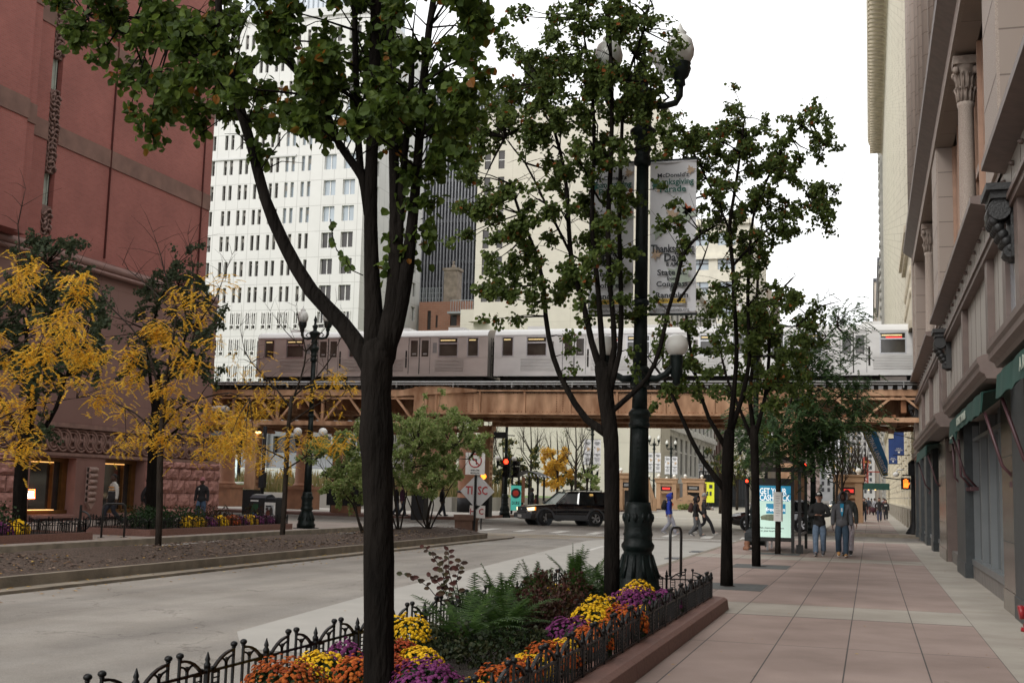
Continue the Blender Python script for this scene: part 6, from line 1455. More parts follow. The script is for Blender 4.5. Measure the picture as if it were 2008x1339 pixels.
# dark green trees in the library pavement beds
DENS = 2.6; B_R = 1.35
LD = [[(38, 1035, 13), (40, 950, 12), (46, 880, 12), (60, 800, 10), (70, 720, 7)], [(45, 900, 8), (80, 850, 6), (110, 800, 5), (130, 740, 4)], [(60, 800, 6), (50, 700, 5), (60, 600, 4), (90, 520, 2)], [(46, 870, 6), (10, 800, 5), (-20, 740, 4)]]
BD = cloud(-40, 200, 540, 740, 64, 32, 60, 1.5) + cloud(20, 150, 465, 560, 18, 26, 44, 1.2) + cloud(40, 130, 760, 860, 8, 22, 26, 1)
tree('pavement_tree', 'dark green tree behind the yellow leaves near the left edge', 27.3, (38, 1035), LD, BD, .10, 'leafd', zbase=.1)
LE = [[(296, 1022, 10), (297, 950, 9), (300, 880, 9), (306, 800, 8), (312, 740, 6)], [(306, 800, 5), (340, 720, 4), (370, 640, 3), (350, 560, 2)], [(303, 820, 5), (290, 700, 4), (310, 600, 3), (345, 520, 2)], [(300, 880, 4), (350, 840, 3), (380, 800, 2)]]
BE = cloud(250, 430, 530, 740, 66, 27, 52, 1.5, lambda u, v: abs(u-345) < 40 + (v-520)*.45) + cloud(320, 390, 480, 560, 8, 18, 26, 1) + cloud(300, 400, 780, 850, 8, 20, 26, 1) + cloud(170, 260, 590, 680, 5, 24, 30, 1)
tree('pavement_tree', 'dark green tree rising behind the golden locust by the library corner', 35.8, (296, 1022), LE, BE, .10, 'leafd', zbase=.1)
# light green multi-stem shrubs on the end of the median
random.seed(5); DENS = 4.6; B_R = 1.25
def mshrub(lab, y, bu, bv, stems, blobs):
    tree('tall_shrub', lab, y, (bu, bv), [[(a, b, c*.6) for a, b, c in q] for q in stems], blobs, .07, 'leafl', 'bark2', 'leaf', 'light green shrubs on the end of the median', 'shrub', 8, zbase=.12)
mshrub('airy light green shrub at the right end of the median', 38.2, 840, 1042, [[(840, 1044, 5), (838, 1020, 5), (846, 980, 4), (866, 930, 3), (890, 880, 2)], [(838, 1040, 4), (825, 1005, 3.5), (812, 960, 3), (800, 900, 2)], [(840, 1040, 4), (850, 990, 3), (842, 930, 2.5), (845, 860, 1.6)], [(842, 1040, 4), (862, 1000, 3), (880, 960, 2.4), (920, 900, 1.6)], [(838, 1040, 3), (818, 1020, 3), (808, 1000, 2.6), (780, 930, 1.8)]],
       cloud(775, 950, 790, 970, 96, 24, 60, 1.2, lambda u, v: v > 800 + abs(u-860)*.25 and v < (980 - abs(u-860)*.5 if u < 895 else 885)) + [(930, 830, 14, 18, 0), (955, 850, 12, 10, 0), (940, 870, 14, 12, 0), (830, 775, 10, 12, 0), (866, 770, 9, 12, 0)])
mshrub('airy light green shrub showing just right of the big trunk', 36.6, 782, 1044, [[(782, 1046, 5), (780, 1020, 4.6), (775, 980, 4), (770, 920, 2.6)], [(784, 1044, 4), (792, 1000, 3.5), (800, 950, 3), (820, 880, 1.8)], [(780, 1044, 4), (765, 1000, 3.5), (750, 950, 2.5), (730, 880, 1.8)]],
       cloud(720, 850, 800, 960, 40, 25, 56, 1.2))
mshrub('airy light green shrub left of the big trunk', 34.8, 712, 1046, [[(712, 1048, 5), (700, 1010, 4), (692, 970, 3.4), (660, 920, 2)], [(714, 1046, 5), (716, 1000, 4), (706, 950, 3), (700, 880, 2)], [(712, 1040, 4), (690, 985, 3), (640, 930, 2), (620, 900, 1.4)], [(716, 1046, 4), (722, 980, 3.2), (726, 930, 2.4)]],
       cloud(600, 745, 830, 985, 92, 23, 56, 1.1, lambda u, v: v > 835 + max(0, 690-u)*.45 and (u > 640 or v < 915)) + [(700, 830, 18, 40, 0), (690, 970, 20, 30, 0), (640, 925, 16, 24, 0), (620, 900, 12, 12, 0)])
p = G(1420*.0+713+116, 1044, .1)
# library pavement beds with fences, shrubs and mums
def libbed(label, y0, y1, n):
    t_ = thing('pavement_bed', label, 'planter', (-21.6, (y0+y1)/2, 0), group='red kerbed beds on the library pavement')
    g = MB(); x0, x1 = -22.9, -20.35
    g.box(x0, y0, 0, x0+.25, y1, .2); g.box(x1-.25, y0, 0, x1, y1, .2); g.box(x0+.252, y0, 0, x1-.252, y0+.25, .2); g.box(x0+.252, y1-.25, 0, x1-.252, y1, .2); part('granite_kerb', g, K['granite'], t_, True)
    g = MB(); g.box(x0+.25, y0+.25, 0, x1-.25, y1-.25, .16); part('soil', g, K['soil'], t_, True)
    G_ = 'low iron fences of the library pavement beds'; A, B = 'left' if y0 < 20 else 'right', ''
    fence('black iron fence along the street side of the %s library bed' % A, (x1-.14, y0+.15), (x1-.14, y1-.15), n, .18, G_)
    fence('black iron fence along the wall side of the %s library bed' % A, (x0+.14, y0+.15), (x0+.14, y1-.15), n, .18, G_)
    fence('short black iron fence at the %s end of the %s library bed' % ('far' if y0 < 20 else 'near', A), (x0+.14, (y1-.15) if y0 < 20 else y0+.15), (x1-.14, (y1-.15) if y0 < 20 else y0+.15), 3, .18, G_)
libbed('red kerbed flower bed on the library pavement at the left edge', 10, 28.2, 22)
libbed('red kerbed flower bed on the library pavement before the compactor bin', 30.9, 40.0, 11)
K['box'] = leafmat('boxwood', [(.02, .045, .015), (.03, .06, .02), (.015, .035, .012)], .2)
random.seed(12)
for i, (x, y) in enumerate(((-21.0, 32.2), (-21.2, 33.2), (-21.9, 32.6), (-22.2, 33.6), (-21.1, 34.3))):
    shrub((x, y, .16), .55, .62, 500, .07, 'box', ['dark green bush nearest the bicycle hoop in the library bed', 'dark green bush second along the library bed fence', 'dark green bush behind the first one in the library bed', 'dark green bush at the back of the library bed', 'dark green bush beside the yellow mums in the library bed'][i], 'bush', 'bush', 6, 'dark bushes in the library beds')
for i, (x, y) in enumerate(((-21.4, 25.6), (-21.9, 24.2), (-21.3, 22.6))):
    shrub((x, y, .16), .5, .75, 420, .08, 'box', ['dark green bush under the left dark tree', 'dark green bush left of the dark tree trunk', 'dark green bush close to the left edge of the photo'][i], 'bush', 'bush', 6, 'dark bushes in the library beds')
for i, (x, y) in enumerate(((-21.6, 36.0), (-21.9, 37.4), (-21.3, 38.9))):
    shrub((x, y, .16), .5, .6, 420, .06, 'burg', ['reddish dark shrub behind the yellow mums of the library bed', 'reddish dark shrub in the middle of the library bed', 'reddish dark shrub next to the compactor bin'][i], 'bush', 'bush', 6, 'reddish shrubs in the library bed')
MMf = {}
def farmum(x, y, col, r_, lab):
    t_ = thing('chrysanthemum', lab, 'flowers', (x, y, .16), group='chrysanthemums in the library beds')
    if col not in MMf:
        f, l = mum_mesh(.3, .3, 50+len(MMf), .05); a = part('blossoms', f, K['fl_'+col], t_); b = part('foliage', l, K['mumleaf'], t_); MMf[col] = (a, b)
    else:
        for q in MMf[col]: c = q.copy(); C.objects.link(c); c.parent = t_
    t_.scale = (r_/.3,)*3
N1 = ['nearest', 'second', 'third', 'fourth', 'fifth', 'sixth', 'seventh', 'eighth', 'ninth']
for i, (y, c_) in enumerate(((33.9, 'yellow'), (34.5, 'yellow'), (35.2, 'purple'), (35.9, 'yellow'), (36.6, 'orange'), (37.2, 'purple'), (37.9, 'yellow'), (38.5, 'purple'), (39.2, 'purple'))):
    farmum(-20.95, y, c_, .32, '%s %s mum counting from the bicycle hoop along the library bed fence' % (c_, N1[i]))
for i, (y, c_) in enumerate(((25.9, 'yellow'), (25.2, 'purple'), (24.5, 'purple'), (23.8, 'purple'), (23.1, 'purple'), (22.3, 'yellow'))):
    farmum(-20.95, y, c_, .34, '%s %s mum from the right end of the left library bed' % (c_, N1[i]))
# bicycle hoops
K['hoop'] = mat('black_tube', (.012, .012, .012), .35, .2, 6)
def hoop(name, lab, x, y, w_, h, rz=0):
    t_ = thing('bicycle_hoop', lab, 'bicycle rack', (x, y, 0), rz, 'black bicycle hoops')
    g = MB(); rr = min(.14, w_/2); pts = [(-w_/2, 0, 0), (-w_/2, 0, h-rr)] + [(-w_/2+rr-rr*math.cos(a), 0, h-rr+rr*math.sin(a)) for a in (.4, .8, 1.2, 1.57)] + [(w_/2-rr+rr*math.sin(a), 0, h-rr+rr*math.cos(a)) for a in (0, .4, .8, 1.2, 1.57)] + [(w_/2, 0, 0)]
    g.tube(pts, .03, 8); part('tube', g, K['hoop'], t_)
    g = MB()
    for s_ in (-1, 1): g.box(s_*w_/2-.07, -.07, 0, s_*w_/2+.07, .07, .012)
    part('foot_plate', g, K['hoop'], t_)
hoop('h', 'black bicycle hoop standing between the two library beds', -20.7, 29.6, .75, .95, R(70))
hoop('h', 'tall narrow black bicycle hoop beyond the far end of the near flower bed', -3.8, 24.4, .52, .97, R(74))
t_ = thing('round_rack', 'round black ring rack at the right end of the left library bed', 'bicycle rack', (-20.9, 28.35, .2)); g = MB(); g.bar((0, 0, -.2), (0, 0, .72), .05, .05); g.tube([(.02+.25*math.sin(a), .1*math.sin(a), .28+.27*math.cos(a)) for a in [i*math.pi/10 for i in range(11)]], .025, 8); part('ring', g, K['hoop'], t_)
# solar compactor bin
t_ = thing('compactor_bin', 'black double litter compactor with a framed movie poster on its side', 'litter bin', (-21.3, 39.6, 0), R(-24)) if False else thing('compactor_bin', 'black double litter bin with a framed poster on its side by the yellow tree', 'litter bin', (-21.55, 39.9, 0), R(-12)); t_.scale = (.82, .9, .9)
g = MB(); pr = [(-.34, 0.05), (.34, .05), (.34, 1.12), (.25, 1.26), (.05, 1.34), (-.2, 1.3), (-.34, 1.2)]; g.prism(pr, -.45, .45, 'x'); g.box(.46, -.32, .05, 1.02, .32, 1.22); g.box(-.47, -.36, 0, 1.03, .34, .06); part('body', g, mat('bin_black', (.02, .022, .024), .4, .2, 5), t_, bevel=.015)
g = MB(); g.box(.5, -.3, 1.221, 1.0, .3, 1.26); g.prism([(-.34, 1.205), (-.2, 1.31), (.05, 1.35), (.25, 1.27), (.34, 1.13), (.34, 1.16), (.25, 1.3), (.05, 1.385), (-.2, 1.345), (-.36, 1.23)], -.44, .44, 'x'); part('lid', g, mat('solar_panel', (.06, .07, .08), .3, .1, 10), t_)
g = MB(); g.box(-.36, -.355, .35, .1, -.345, .98, 0); g.box(-.34, -.36, .6, .08, -.356, .98, 1); g.ell((-.15, -.358, .5), (.16, .01, .14), 2); g.ell((.05, -.36, .62), (.06, .008, .06), 3); g.box(-.38, -.37, 1.08, .06, -.35, 1.14, 4); part('front_graphic', g, [K['black'], mat('graphic_green', (.02, .07, .03), .6), mat('graphic_blue', (.04, .16, .32), .5), K['gold'], K['white']], t_)
g = MB(); g.box(.46, -.38, .22, 1.04, -.34, 1.06); ps = part('poster', g, K['white'], t_)
g = MB(); g.box(.52, -.39, .45, .98, -.385, .95, 0); g.ell((.68, -.392, .62), (.13, .006, .14), 1); g.ell((.85, -.392, .7), (.1, .006, .18), 2); g.ell((.63, -.393, .8), (.06, .006, .07), 2); g.box(.52, -.391, .45, .98, -.386, .52, 2); g.prism([(.86, .3), (.93, .38), (.86, .46), (.79, .38)], -.394, -.386, 'y', 3); g.box(.55, -.392, .88, .85, -.386, .93, 4); part('poster_picture', g, [mat('poster_sky', (.4, .42, .42), .6, .2, 6), mat('poster_red', (.16, .05, .035), .6, .3, 20), mat('poster_dark', (.05, .04, .035), .6), K['gold'], K['black']], ps)
# ---------------------------------------------------------------- signs on the median tip
t_ = thing('sign_post', 'black post with a no left turn sign, a white diamond and small sign', 'sign', (-14.05, 42.2, .06))
sy = 42.2
def Lq(u, v, dy=0): q = PY(u, v, sy+dy); return (q.x+14.05, q.z-.06)
a0 = Lq(933, 1040); 
g = MB(); g.bar((0, 0, -.06), (0, 0, Lq(934, 876)[1]+.3), .07, .07); part('post', g, K['black'], t_)
dc = Lq(935, 963); dd = abs(Lq(968, 962)[0]-Lq(901, 962)[0])/2
g = MB(); g.prism([(dc[0]-dd, dc[1]), (dc[0], dc[1]-dd), (dc[0]+dd, dc[1]), (dc[0], dc[1]+dd)], .05, .075, 'y'); ds = part('diamond_sign', g, mat('sign_white', (.55, .55, .55), .5, .05, 4), t_)
K['redink'] = mat('red_ink', (.42, .04, .04), .6)
text('TI  SC', .42, face((dc[0]-.02, .04, dc[1]+.02)), K['redink'], ds, 'lettering', .004, sx=.8)
s2 = Lq(935, 1003); g = MB(); g.box(s2[0]-.3, .05, s2[1]-.23, s2[0]+.3, .07, s2[1]+.23); q2 = part('small_sign', g, K['white'], t_); text('H  C', .3, face((s2[0]-.02, .04, s2[1])), K['redink'], q2, 'lettering', .002, sx=.9)
def prohib(parent, cx_, cz, y, r_, left=True, txt=None, h=.5, w_=None):
    w_ = w_ or r_*1.25
    g = MB(); g.box(cx_-w_, y, cz-h, cx_+w_, y+.02, cz+r_*1.25); s_ = part('sign_plate', g, K['white'], parent)
    g = MB(); P_ = [(cx_+r_*math.cos(a), y-.008, cz+r_*math.sin(a)) for a in [i*math.pi/12 for i in range(25)]]
    g.tube(P_, r_*.09, 6, cap=False); g.bar((cx_-r_*.7, y-.008, cz+r_*.7), (cx_+r_*.7, y-.008, cz-r_*.7), r_*.16, .012, up=(0, 1, 0)); part('prohibition_ring', g, K['redink'], s_)
    m = -1 if left else 1
    g = MB(); g.box(cx_-m*r_*.2-r_*.09, y-.006, cz-r_*.6, cx_-m*r_*.2+r_*.09, y-.001, cz+r_*.25); g.box(min(cx_-m*r_*.2, cx_+m*r_*.25), y-.006, cz+r_*.1, max(cx_-m*r_*.2, cx_+m*r_*.25), y-.001, cz+r_*.28)
    g.prism([(cx_+m*r_*.2, cz+r_*.45), (cx_+m*r_*.62, cz+r_*.19), (cx_+m*r_*.2, cz-r_*.07)], y-.006, y-.001, 'y'); part('arrow', g, K['ink'], s_)
    if txt:
        for k, s in enumerate(txt): text(s, r_*.36, face((cx_, y-.005, cz-r_*1.5-k*r_*.42)), K['ink'], s_, 'lettering', .002)
    return s_
pc_ = Lq(933, 903); prohib(t_, pc_[0], pc_[1], -.06, .24, True, ['4PM-6PM', 'MON-FRI'], .52, .38)
t_ = thing('barricade_lights', 'amber and red warning lamps behind the diamond sign', 'warning lamp', (PY(945, 938, 43).x, 43, PY(945, 938, 43).z)); g = MB(); g.ell((.06, 0, .08), (.11, .08, .11), 0, 12, 8); part('amber_lens', g, K['orangelamp'], t_); g = MB(); g.ell((-.04, .02, -.06), (.1, .08, .08), 0, 12, 8); g.bar((0, .05, -.1), (0, .05, -1.9), .04, .04, 1); part('red_lens', g, [K['redp'], K['black']], t_)
t_ = thing('planter_box', 'square brown stone planter box beside the sign post', 'planter box', (PY(912, 1030, 42.3).x, 42.45, .06)); g = MB(); g.box(-.34, -.34, 0, .34, .34, .5); g.box(-.38, -.38, .42, .38, .38, .62); part('box', g, mat('brown_stone_box', (.15, .085, .06), .8, .15, 6), t_)
# red hydrant
t_ = thing('fire_hydrant', 'red fire hydrant on the park corner beyond the median tip', 'fire hydrant', (-22.9, 69.0, 0)); g = MB(); g.lathe([(.2, 0), (.2, .06), (.14, .08), (.14, .12), (.12, .14), (.12, .5), (.17, .54), (.17, .6), (.15, .72), (.08, .8), (.03, .82), (.03, .88)], (0, 0, 0), 14); part('barrel', g, mat('red_hydrant_paint', (.33, .02, .03), .4, .2, 6), t_)
g = MB(); g.tube([(-.28, 0, .58), (.28, 0, .58)], .07, 10); g.tube([(0, -.3, .52), (0, 0, .52)], .09, 10); part('outlet_cap', g, mat('red_cap2', (.25, .015, .02), .4), t_)
# ---------------------------------------------------------------- park corner: columns, planters, grass, wall, trees
K['rcol'] = mat('brown_stone_column', (.26, .12, .065), .7, .2, 2, .1)
for i, (u, v, w_) in enumerate(((441, 992, 1), (592, 998, 1), (862+56-5, 1004, 1))):
    p = G(u, v, 0)
    t_ = thing('stone_column', ['brown stone column on a pedestal beside the library corner', 'brown stone column on a pedestal seen behind the left street lamp', 'banded brown column with dark base behind the diamond sign'][i], 'column', (p.x, p.y, 0), group='brown columns under the tracks')
    g = MB()
    if i < 2: g.box(-.85, -.85, 0, .85, .85, 1.3, 0); g.box(-.95, -.95, 1.3, .95, .95, 1.5); g.lathe([(.75, 1.5), (.62, 1.62), (.55, 1.75), (.5, 7), (.62, 7.3)], (0, 0, 0), 20)
    else: g.lathe([(.62, 0), (.62, 1.2), (.6, 1.22), (.6, 3), (.55, 5.5)], (0, 0, 0), 20, 0); g.lathe([(.63, 0), (.63, 1.0)], (0, 0, 0), 20, 1); g.lathe([(.63, 1.35), (.63, 1.5)], (0, 0, 0), 20, 1)
    part('shaft', g, [K['rcol'], K['black']], t_)
for i, (u, v) in enumerate(((475, 988), (520, 988), (612, 990))):
    p = G(u, v, 0); t_ = thing('concrete_planter', ['white tapered planter nearest the library corner', 'white tapered planter behind the compactor bin', 'white tapered planter right of the left street lamp'][i], 'planter', (p.x, p.y, 0), group='white tapered planters')
    g = MB(); g.lathe([(.5, 0), (.8, 1.5), (.9, 1.52), (.9, 1.7), (.8, 1.7), (.75, 1.5)], (0, 0, 0), 18); part('pot', g, K['white'], t_); g = MB()
    for k in range(60): leaf(g, Vector((U(-.6, .6), U(-.6, .6), U(1.5, 1.9))), .2)
    part('plants', g, K['leafl'], t_)
g = MB(); g.box(-70, 79, 0, -28.5, 79.5, 1.0); g.box(-28.5, 79, 0, -28, 150, 1.0); tag(g.build('low_wall', mat('pale_low_wall', (.46, .45, .41), .85, .1, .8)), 'low pale concrete wall around the park lawn', 'wall')
sheet('park_lawn', [(-90, 79.5), (-28.5, 79.5), (-28.5, 158), (-90, 158)], .9, mat('lawn', (.12, .20, .05), .9, .3, 4))
K['pgrass'] = leafmat('tan_grass', [(.30, .22, .10), (.38, .28, .14), (.22, .19, .08), (.14, .15, .05), (.42, .33, .18)], .3)
g = MB()
for i in range(9000):
    x = U(-66, -29.2); y = U(82, 90) if rnd() < .6 else U(90, 97); hh = U(.9, 1.9)*(1+.15*math.sin(x*.8)); a = U(0, 6.28); w_ = .05
    dx, dy = U(-.35, .35), U(-.3, .3)
    g.add([(x-w_*math.cos(a), y-w_*math.sin(a), .9), (x+w_*math.cos(a), y+w_*math.sin(a), .9), (x+w_*.8*math.cos(a)+dx*.6, y+dy*.6, .9+hh*.7), (x+dx, y+dy, .9+hh)], [(0, 1, 2, 3)])
tag(g.build('ornamental_grass', K['pgrass']), 'tall tan ornamental grass along the park edge', 'grass', kind='stuff')
p = G(680, 1006, 0)
t_ = thing('covered_sign', 'large plain black rectangular board on a brown base behind the median shrubs', 'board', (p.x, p.y, 0)); g = MB(); q0, q1 = PY(641, 990, p.y), PY(712, 951, p.y); g.box(q0.x-p.x, -.1, q0.z, q1.x-p.x, .1, q1.z); part('board', g, K['black'], t_); g = MB(); g.box(q0.x-p.x+.4, -.3, 0, q1.x-p.x-.2, .3, q0.z); part('base', g, K['rcol'], t_)
# bright poster kiosk behind the brown column
p = PY(452, 950, 84); t_ = thing('poster_stand', 'lit poster panel under a dark curved awning by the library corner', 'poster', (p.x, 84, 0)); g = MB(); g.box(-1.2, 0, .4, .7, .2, 4.2); part('frame', g, K['black'], t_)
g = MB(); g.box(-.9, -.02, 1.2, .5, 0, 3.8, 0); g.box(-.9, -.03, 1.2, .5, -.02, 2.0, 1); g.ell((-.2, -.03, 2.4), (.4, .02, .4), 2); part('poster', g, [mat('lit_poster', (.55, .62, .6), .4, emit=(.7, .85, .8), es=.5), mat('poster_green', (.15, .35, .08), .6), K['tanp']], t_)
g = MB(); g.prism([(0, 4.4), (-1.8, 4.6), (-2.6, 5.2), (-1.6, 6.0), (0, 6.3)], -2.5, 2.6, 'x'); part('awning', g, K['black'], t_)
# pole with red hand etc. beside the brown column
p = PY(512, 1000, 56); t_ = thing('traffic_post', 'slim black traffic post right of the brown track column', 'post', (p.x, 56, 0)); g = MB(); g.tube([(0, 0, 0), (0, 0, 4.6)], .1, 10); g.box(-.16, -.16, 1.4, .14, .14, 2.2); g.lathe([(.22, 0), (.2, .3), (.1, .5)], (0, 0, 0), 10); part('post', g, K['black'], t_)
# park trees: green-yellow, bare, golden
DENS = 2.6; B_R = 1
random.seed(33)
K['leafgold'] = leafmat('orange_gold_leaves', [(.70, .42, .05), (.78, .48, .06), (.55, .28, .04), (.6, .45, .1)], .3)
K['leafmix'] = leafmat('green_yellow_leaves', [(.05, .08, .03), (.08, .11, .04), (.03, .05, .025), (.3, .24, .05), (.06, .09, .035)], .3)
def ptree(lab, y, bu, bv, top, spread, m, blobs, group='trees in the park', bare=True, size=.22, ncol=6):
    L_ = [[(bu, bv, 3), (bu+1, (bv*2+top)/3, 2.5), (bu+2, (bv+top*2)/3, 1.4), (bu, top, .6)]]
    for k in range(ncol):
        s_ = -1 if k % 2 else 1; v0 = bv - (bv-top)*U(.3, .65); L_.append([(bu+1, v0, 1.6), (bu+s_*spread*U(.3, .5), v0-U(20, 35), 1.0), (bu+s_*spread*U(.6, 1), v0-U(45, 80), .5)])
        if bare:
            L_.append([(bu+s_*spread*.4, v0-28, .8), (bu+s_*spread*U(.2, .5), v0-U(60, 90), .35)]); L_.append([(bu+s_*spread*.3, v0-20, .7), (bu+s_*spread*U(.6, 1.1), v0-U(25, 50), .3)])
    return tree('park_tree', lab, y, (bu, bv), L_, blobs, size*.55, m, 'bark2', group=group, n=5, zbase=.05)
ptree('green park tree with yellowing leaves behind the red signal', 98, 925, 990, 850, 30, 'leafmix', cloud(885, 1000, 850, 960, 26, 15, 60, 2), size=.3)
ptree('green park tree with yellow edge right of the red signal', 90, 985, 1004, 850, 30, 'leafmix', cloud(960, 1055, 870, 960, 26, 14, 60, 2), size=.3)
ptree('golden orange park tree over the black vehicle roof', 100, 1092, 990, 845, 30, 'leafgold', cloud(1066, 1126, 875, 950, 26, 13, 60, 1.5), size=.3)
ptree('bare park tree between the golden tree and the second trunk', 96, 1128, 985, 815, 34, 'leafmix', [(1140, 830, 8, 8, 0), (1110, 850, 6, 5, 0)], size=.25, ncol=9)
ptree('bare park tree above the turquoise poster', 106, 1040, 985, 815, 34, 'leafmix', [(1035, 825, 6, 5, 0)], size=.25, ncol=9)
ptree('bare park tree left of the signal pole', 92, 958, 990, 825, 26, 'leafmix', [(955, 860, 10, 10, 0)], size=.25, ncol=7)
ptree('pale green small tree by the banner lamp', 104, 1150, 985, 900, 14, 'leafl', cloud(1142, 1176, 905, 965, 12, 10, 30, 1), bare=False, size=.3)
ptree('green shrubby tree under the golden one', 103, 1120, 985, 905, 20, 'leafmix', cloud(1050, 1150, 925, 975, 16, 12, 40, 2), bare=False, size=.3)
# ---------------------------------------------------------------- signals and shelters
def signal(parent, x, y, z, lit=0, rz=0, s=1.0, name='signal_head'):
    g = MB()
    for k in range(3):
        zz = z - k*.33*s; g.box(x-.17*s, y-.1*s, zz-.155*s, x+.17*s, y+.14*s, zz+.155*s)
        g.tube([(x, y-.1*s, zz), (x, y-.27*s, zz-.01)], [.135*s, .15*s], 12, cap=False)
    h_ = part(name, g, K['black'], parent)
    for k in range(3):
        zz = z - k*.33*s; g = MB(); g.tube([(x, y-.1*s, zz), (x, y-.13*s, zz)], .125*s, 14)
        part('lens', g, [K['redlamp'], mat('dark_amber_lens', (.05, .03, .01), .3) if 'dal' not in K else K['dal'], K['dal'] if 'dal' in K else K['black']][k] if k == lit else K['black'], h_)
K['dal'] = mat('dark_lens', (.03, .025, .02), .3)
p = PY(997, 905, 73.4); t_ = thing('traffic_signal', 'red traffic signal on the lamp post beside the turquoise poster', 'traffic light', (p.x, 73.4, p.z)); signal(t_, -.1, 0, 0, 0, s=1.25); signal(t_, .5, .2, -.1, 9, s=1.1); g = MB(); g.bar((-.1, .15, -.3), (-.0, .6, -.3), .06, .06); g.box(-1.5, .1, 1.5, -.2, .35, 1.9); g.bar((-.4, .2, 1.7), (.2, .6, 1.7), .06, .06); part('bracket', g, K['black'], t_)
for i, (u, v, y, lb) in enumerate(((1529, 877, 60, 'red traffic signal glowing through the green locust above the bus shelter'), (1578, 912, 62, 'small red signal half hidden by leaves left of the no right turn sign'))):
    p = PY(u, v, y); t_ = thing('traffic_signal', lb, 'traffic light', p, group='red signals beyond the bus shelter'); signal(t_, 0, 0, 0, 0, s=.95 if i == 0 else .6); g = MB(); g.bar((0, .15, -.9), (0, .15, -p.z), .08, .08) if i == 0 else g.bar((0, .1, 0), (.5, .1, 0), .05, .05); part('bracket', g, K['black'], t_)
p = G(1465, 1078, 0); t_ = thing('signal_bollard', 'slim black post with gold collar and small red light beside the bus shelter', 'post', (p.x, p.y, 0)); g = MB(); g.tube([(0, 0, 0), (0, 0, 2.0)], .06, 8); g.box(-.08, -.08, 2.0, .08, .08, 2.2); part('post', g, K['black'], t_); g = MB(); g.lathe([(.13, 0), (.13, .08), (.08, .14), (.1, .2), (.07, .3)], (0, 0, 0), 8); g.lathe([(.08, .5), (.08, .56)], (0, 0, 0), 8); part('collar', g, K['rcol'], t_); g = MB(); g.ell((0, -.09, 2.1), (.045, .02, .045), 0, 8, 6); part('light', g, K['redlamp'], t_)
# pedestrian signal on the right
t_ = thing('pedestrian_signal', 'black signal post on the right corner showing an orange raised hand', 'traffic light', (2.0, 61.6, 0)); sy = 61.6
def Lr(u, v): q = PY(u, v, sy); return (q.x-2.0, q.z)
g = MB(); g.lathe([(.4, 0), (.36, .1), (.2, .35), (.13, .5), (.12, .6), (.1, 3.6)], (0, 0, 0), 12); g.bar((-.5, 0, 2.85), (.3, 0, 2.85), .06, .06); part('post', g, K['black'], t_)
a, b = Lr(1767, 959), Lr(1785, 937); g = MB(); g.box(a[0], -.2, a[1], b[0], .1, b[1]); hd = part('hand_box', g, K['black'], t_)
cx_, cz = (a[0]+b[0])/2-.0, (a[1]+b[1])/2; g = MB(); g.box(cx_-.11, -.215, cz-.2, cx_+.11, -.205, cz+.02)
for k in range(4): g.box(cx_-.11+k*.058, -.215, cz+.02, cx_-.11+k*.058+.042, -.205, cz+(.18, .22, .23, .18)[k])
g.prism([(cx_+.11, cz-.12), (cx_+.19, cz+.02), (cx_+.15, cz+.06), (cx_+.1, cz-.02)], -.215, -.205, 'y'); part('orange_hand', g, mat('orange_led', (1, .25, .03), .4, emit=(1, .14, .012), es=1.8), hd)
a, b = Lr(1781, 933), Lr(1800, 910); g = MB(); g.box(a[0], -.2, a[1], a[0]+.26, .12, b[1]); g.box(b[0]-.22, -.15, a[1], b[0]+.04, .15, b[1]); g.ell((a[0]+.13, 0, b[1]+.03), .12); g.ell((b[0]-.1, 0, b[1]+.03), .12); g.box(b[0]-.15, -.1, Lr(1785, 957)[1], b[0]+.05, .1, Lr(1785, 938)[1]); part('signal_heads', g, K['black'], t_)
p = Lr(1600, 880); q = PY(1600, 880, 61.6); t2 = thing('no_turn_sign', 'white no right turn sign beside the green lamp post on the right corner', 'sign', (q.x, 61.6, q.z)); prohib(t2, 0, 0, 0, .26, False, None, .33, .33)
g = MB(); g.box(-.6, .05, -.05, 0, .09, .05); part('bracket', g, K['green_iron'], t2)
# bus shelter (right) : curved black roof, ad panel, bench
K['adwhite'] = mat('advert_white', (.8, .8, .76), .5, 0, 1, emit=(.9, .9, .85), es=.45); K['adglow'] = mat('lit_advert_panel', (.42, .58, .50), .3, .03, 2, emit=(.50, .68, .58), es=.42); K['adblue'] = mat('advert_blue', (.02, .22, .38), .3, .05, 2, emit=(.02, .25, .42), es=.3)
bs = thing('bus_shelter', 'black bus shelter with a lit blue and green advert panel on the right pavement', 'bus shelter', (-2.7, 38, 0))
YA = 36.6; xl, xr = PY(1486, 1000, YA).x, PY(1551, 1000, YA).x; xo = PY(1568, 1000, YA).x; zt, zb = PY(1520, 952, YA).z, PY(1520, 1053, YA).z
g = MB()
for x in (xl-.04, xr+.05, xo): 
    for y in (YA, YA+3.6): g.box(x-.045, y-.045, 0, x+.045, y+.045, 2.55)
g.box(xl-.1, YA-.06, zt, xr+.1, YA+.06, zt+.22); g.box(xl-.1, YA-.06, zb-.12, xr+.1, YA+.06, zb); g.box(xl-.08, YA-.05, zb, xl, YA+.05, zt); g.box(xr, YA-.05, zb, xr+.08, YA+.05, zt)
g.box(xo-.1, YA-.07, .0, xo+.1, YA+.07, .25); g.box(xo-.03, YA, .5, xo+.03, YA+3.6, .56); part('frame', g, mat('shelter_black_metal', (.02, .018, .016), .35, .2, 6), bs, True)
g = MB(); g.box(xl, YA-.03, zb, xr, YA+.03, zt); ad = part('advert_panel', g, K['adglow'], bs, True); zs = zt-(zt-zb)*.30
g = MB(); g.box(xl, YA-.036, zs, xr, YA-.031, zt); part('blue_header', g, K['adblue'], ad, True)
cx_ = (xl+xr)/2; wd = xr-xl
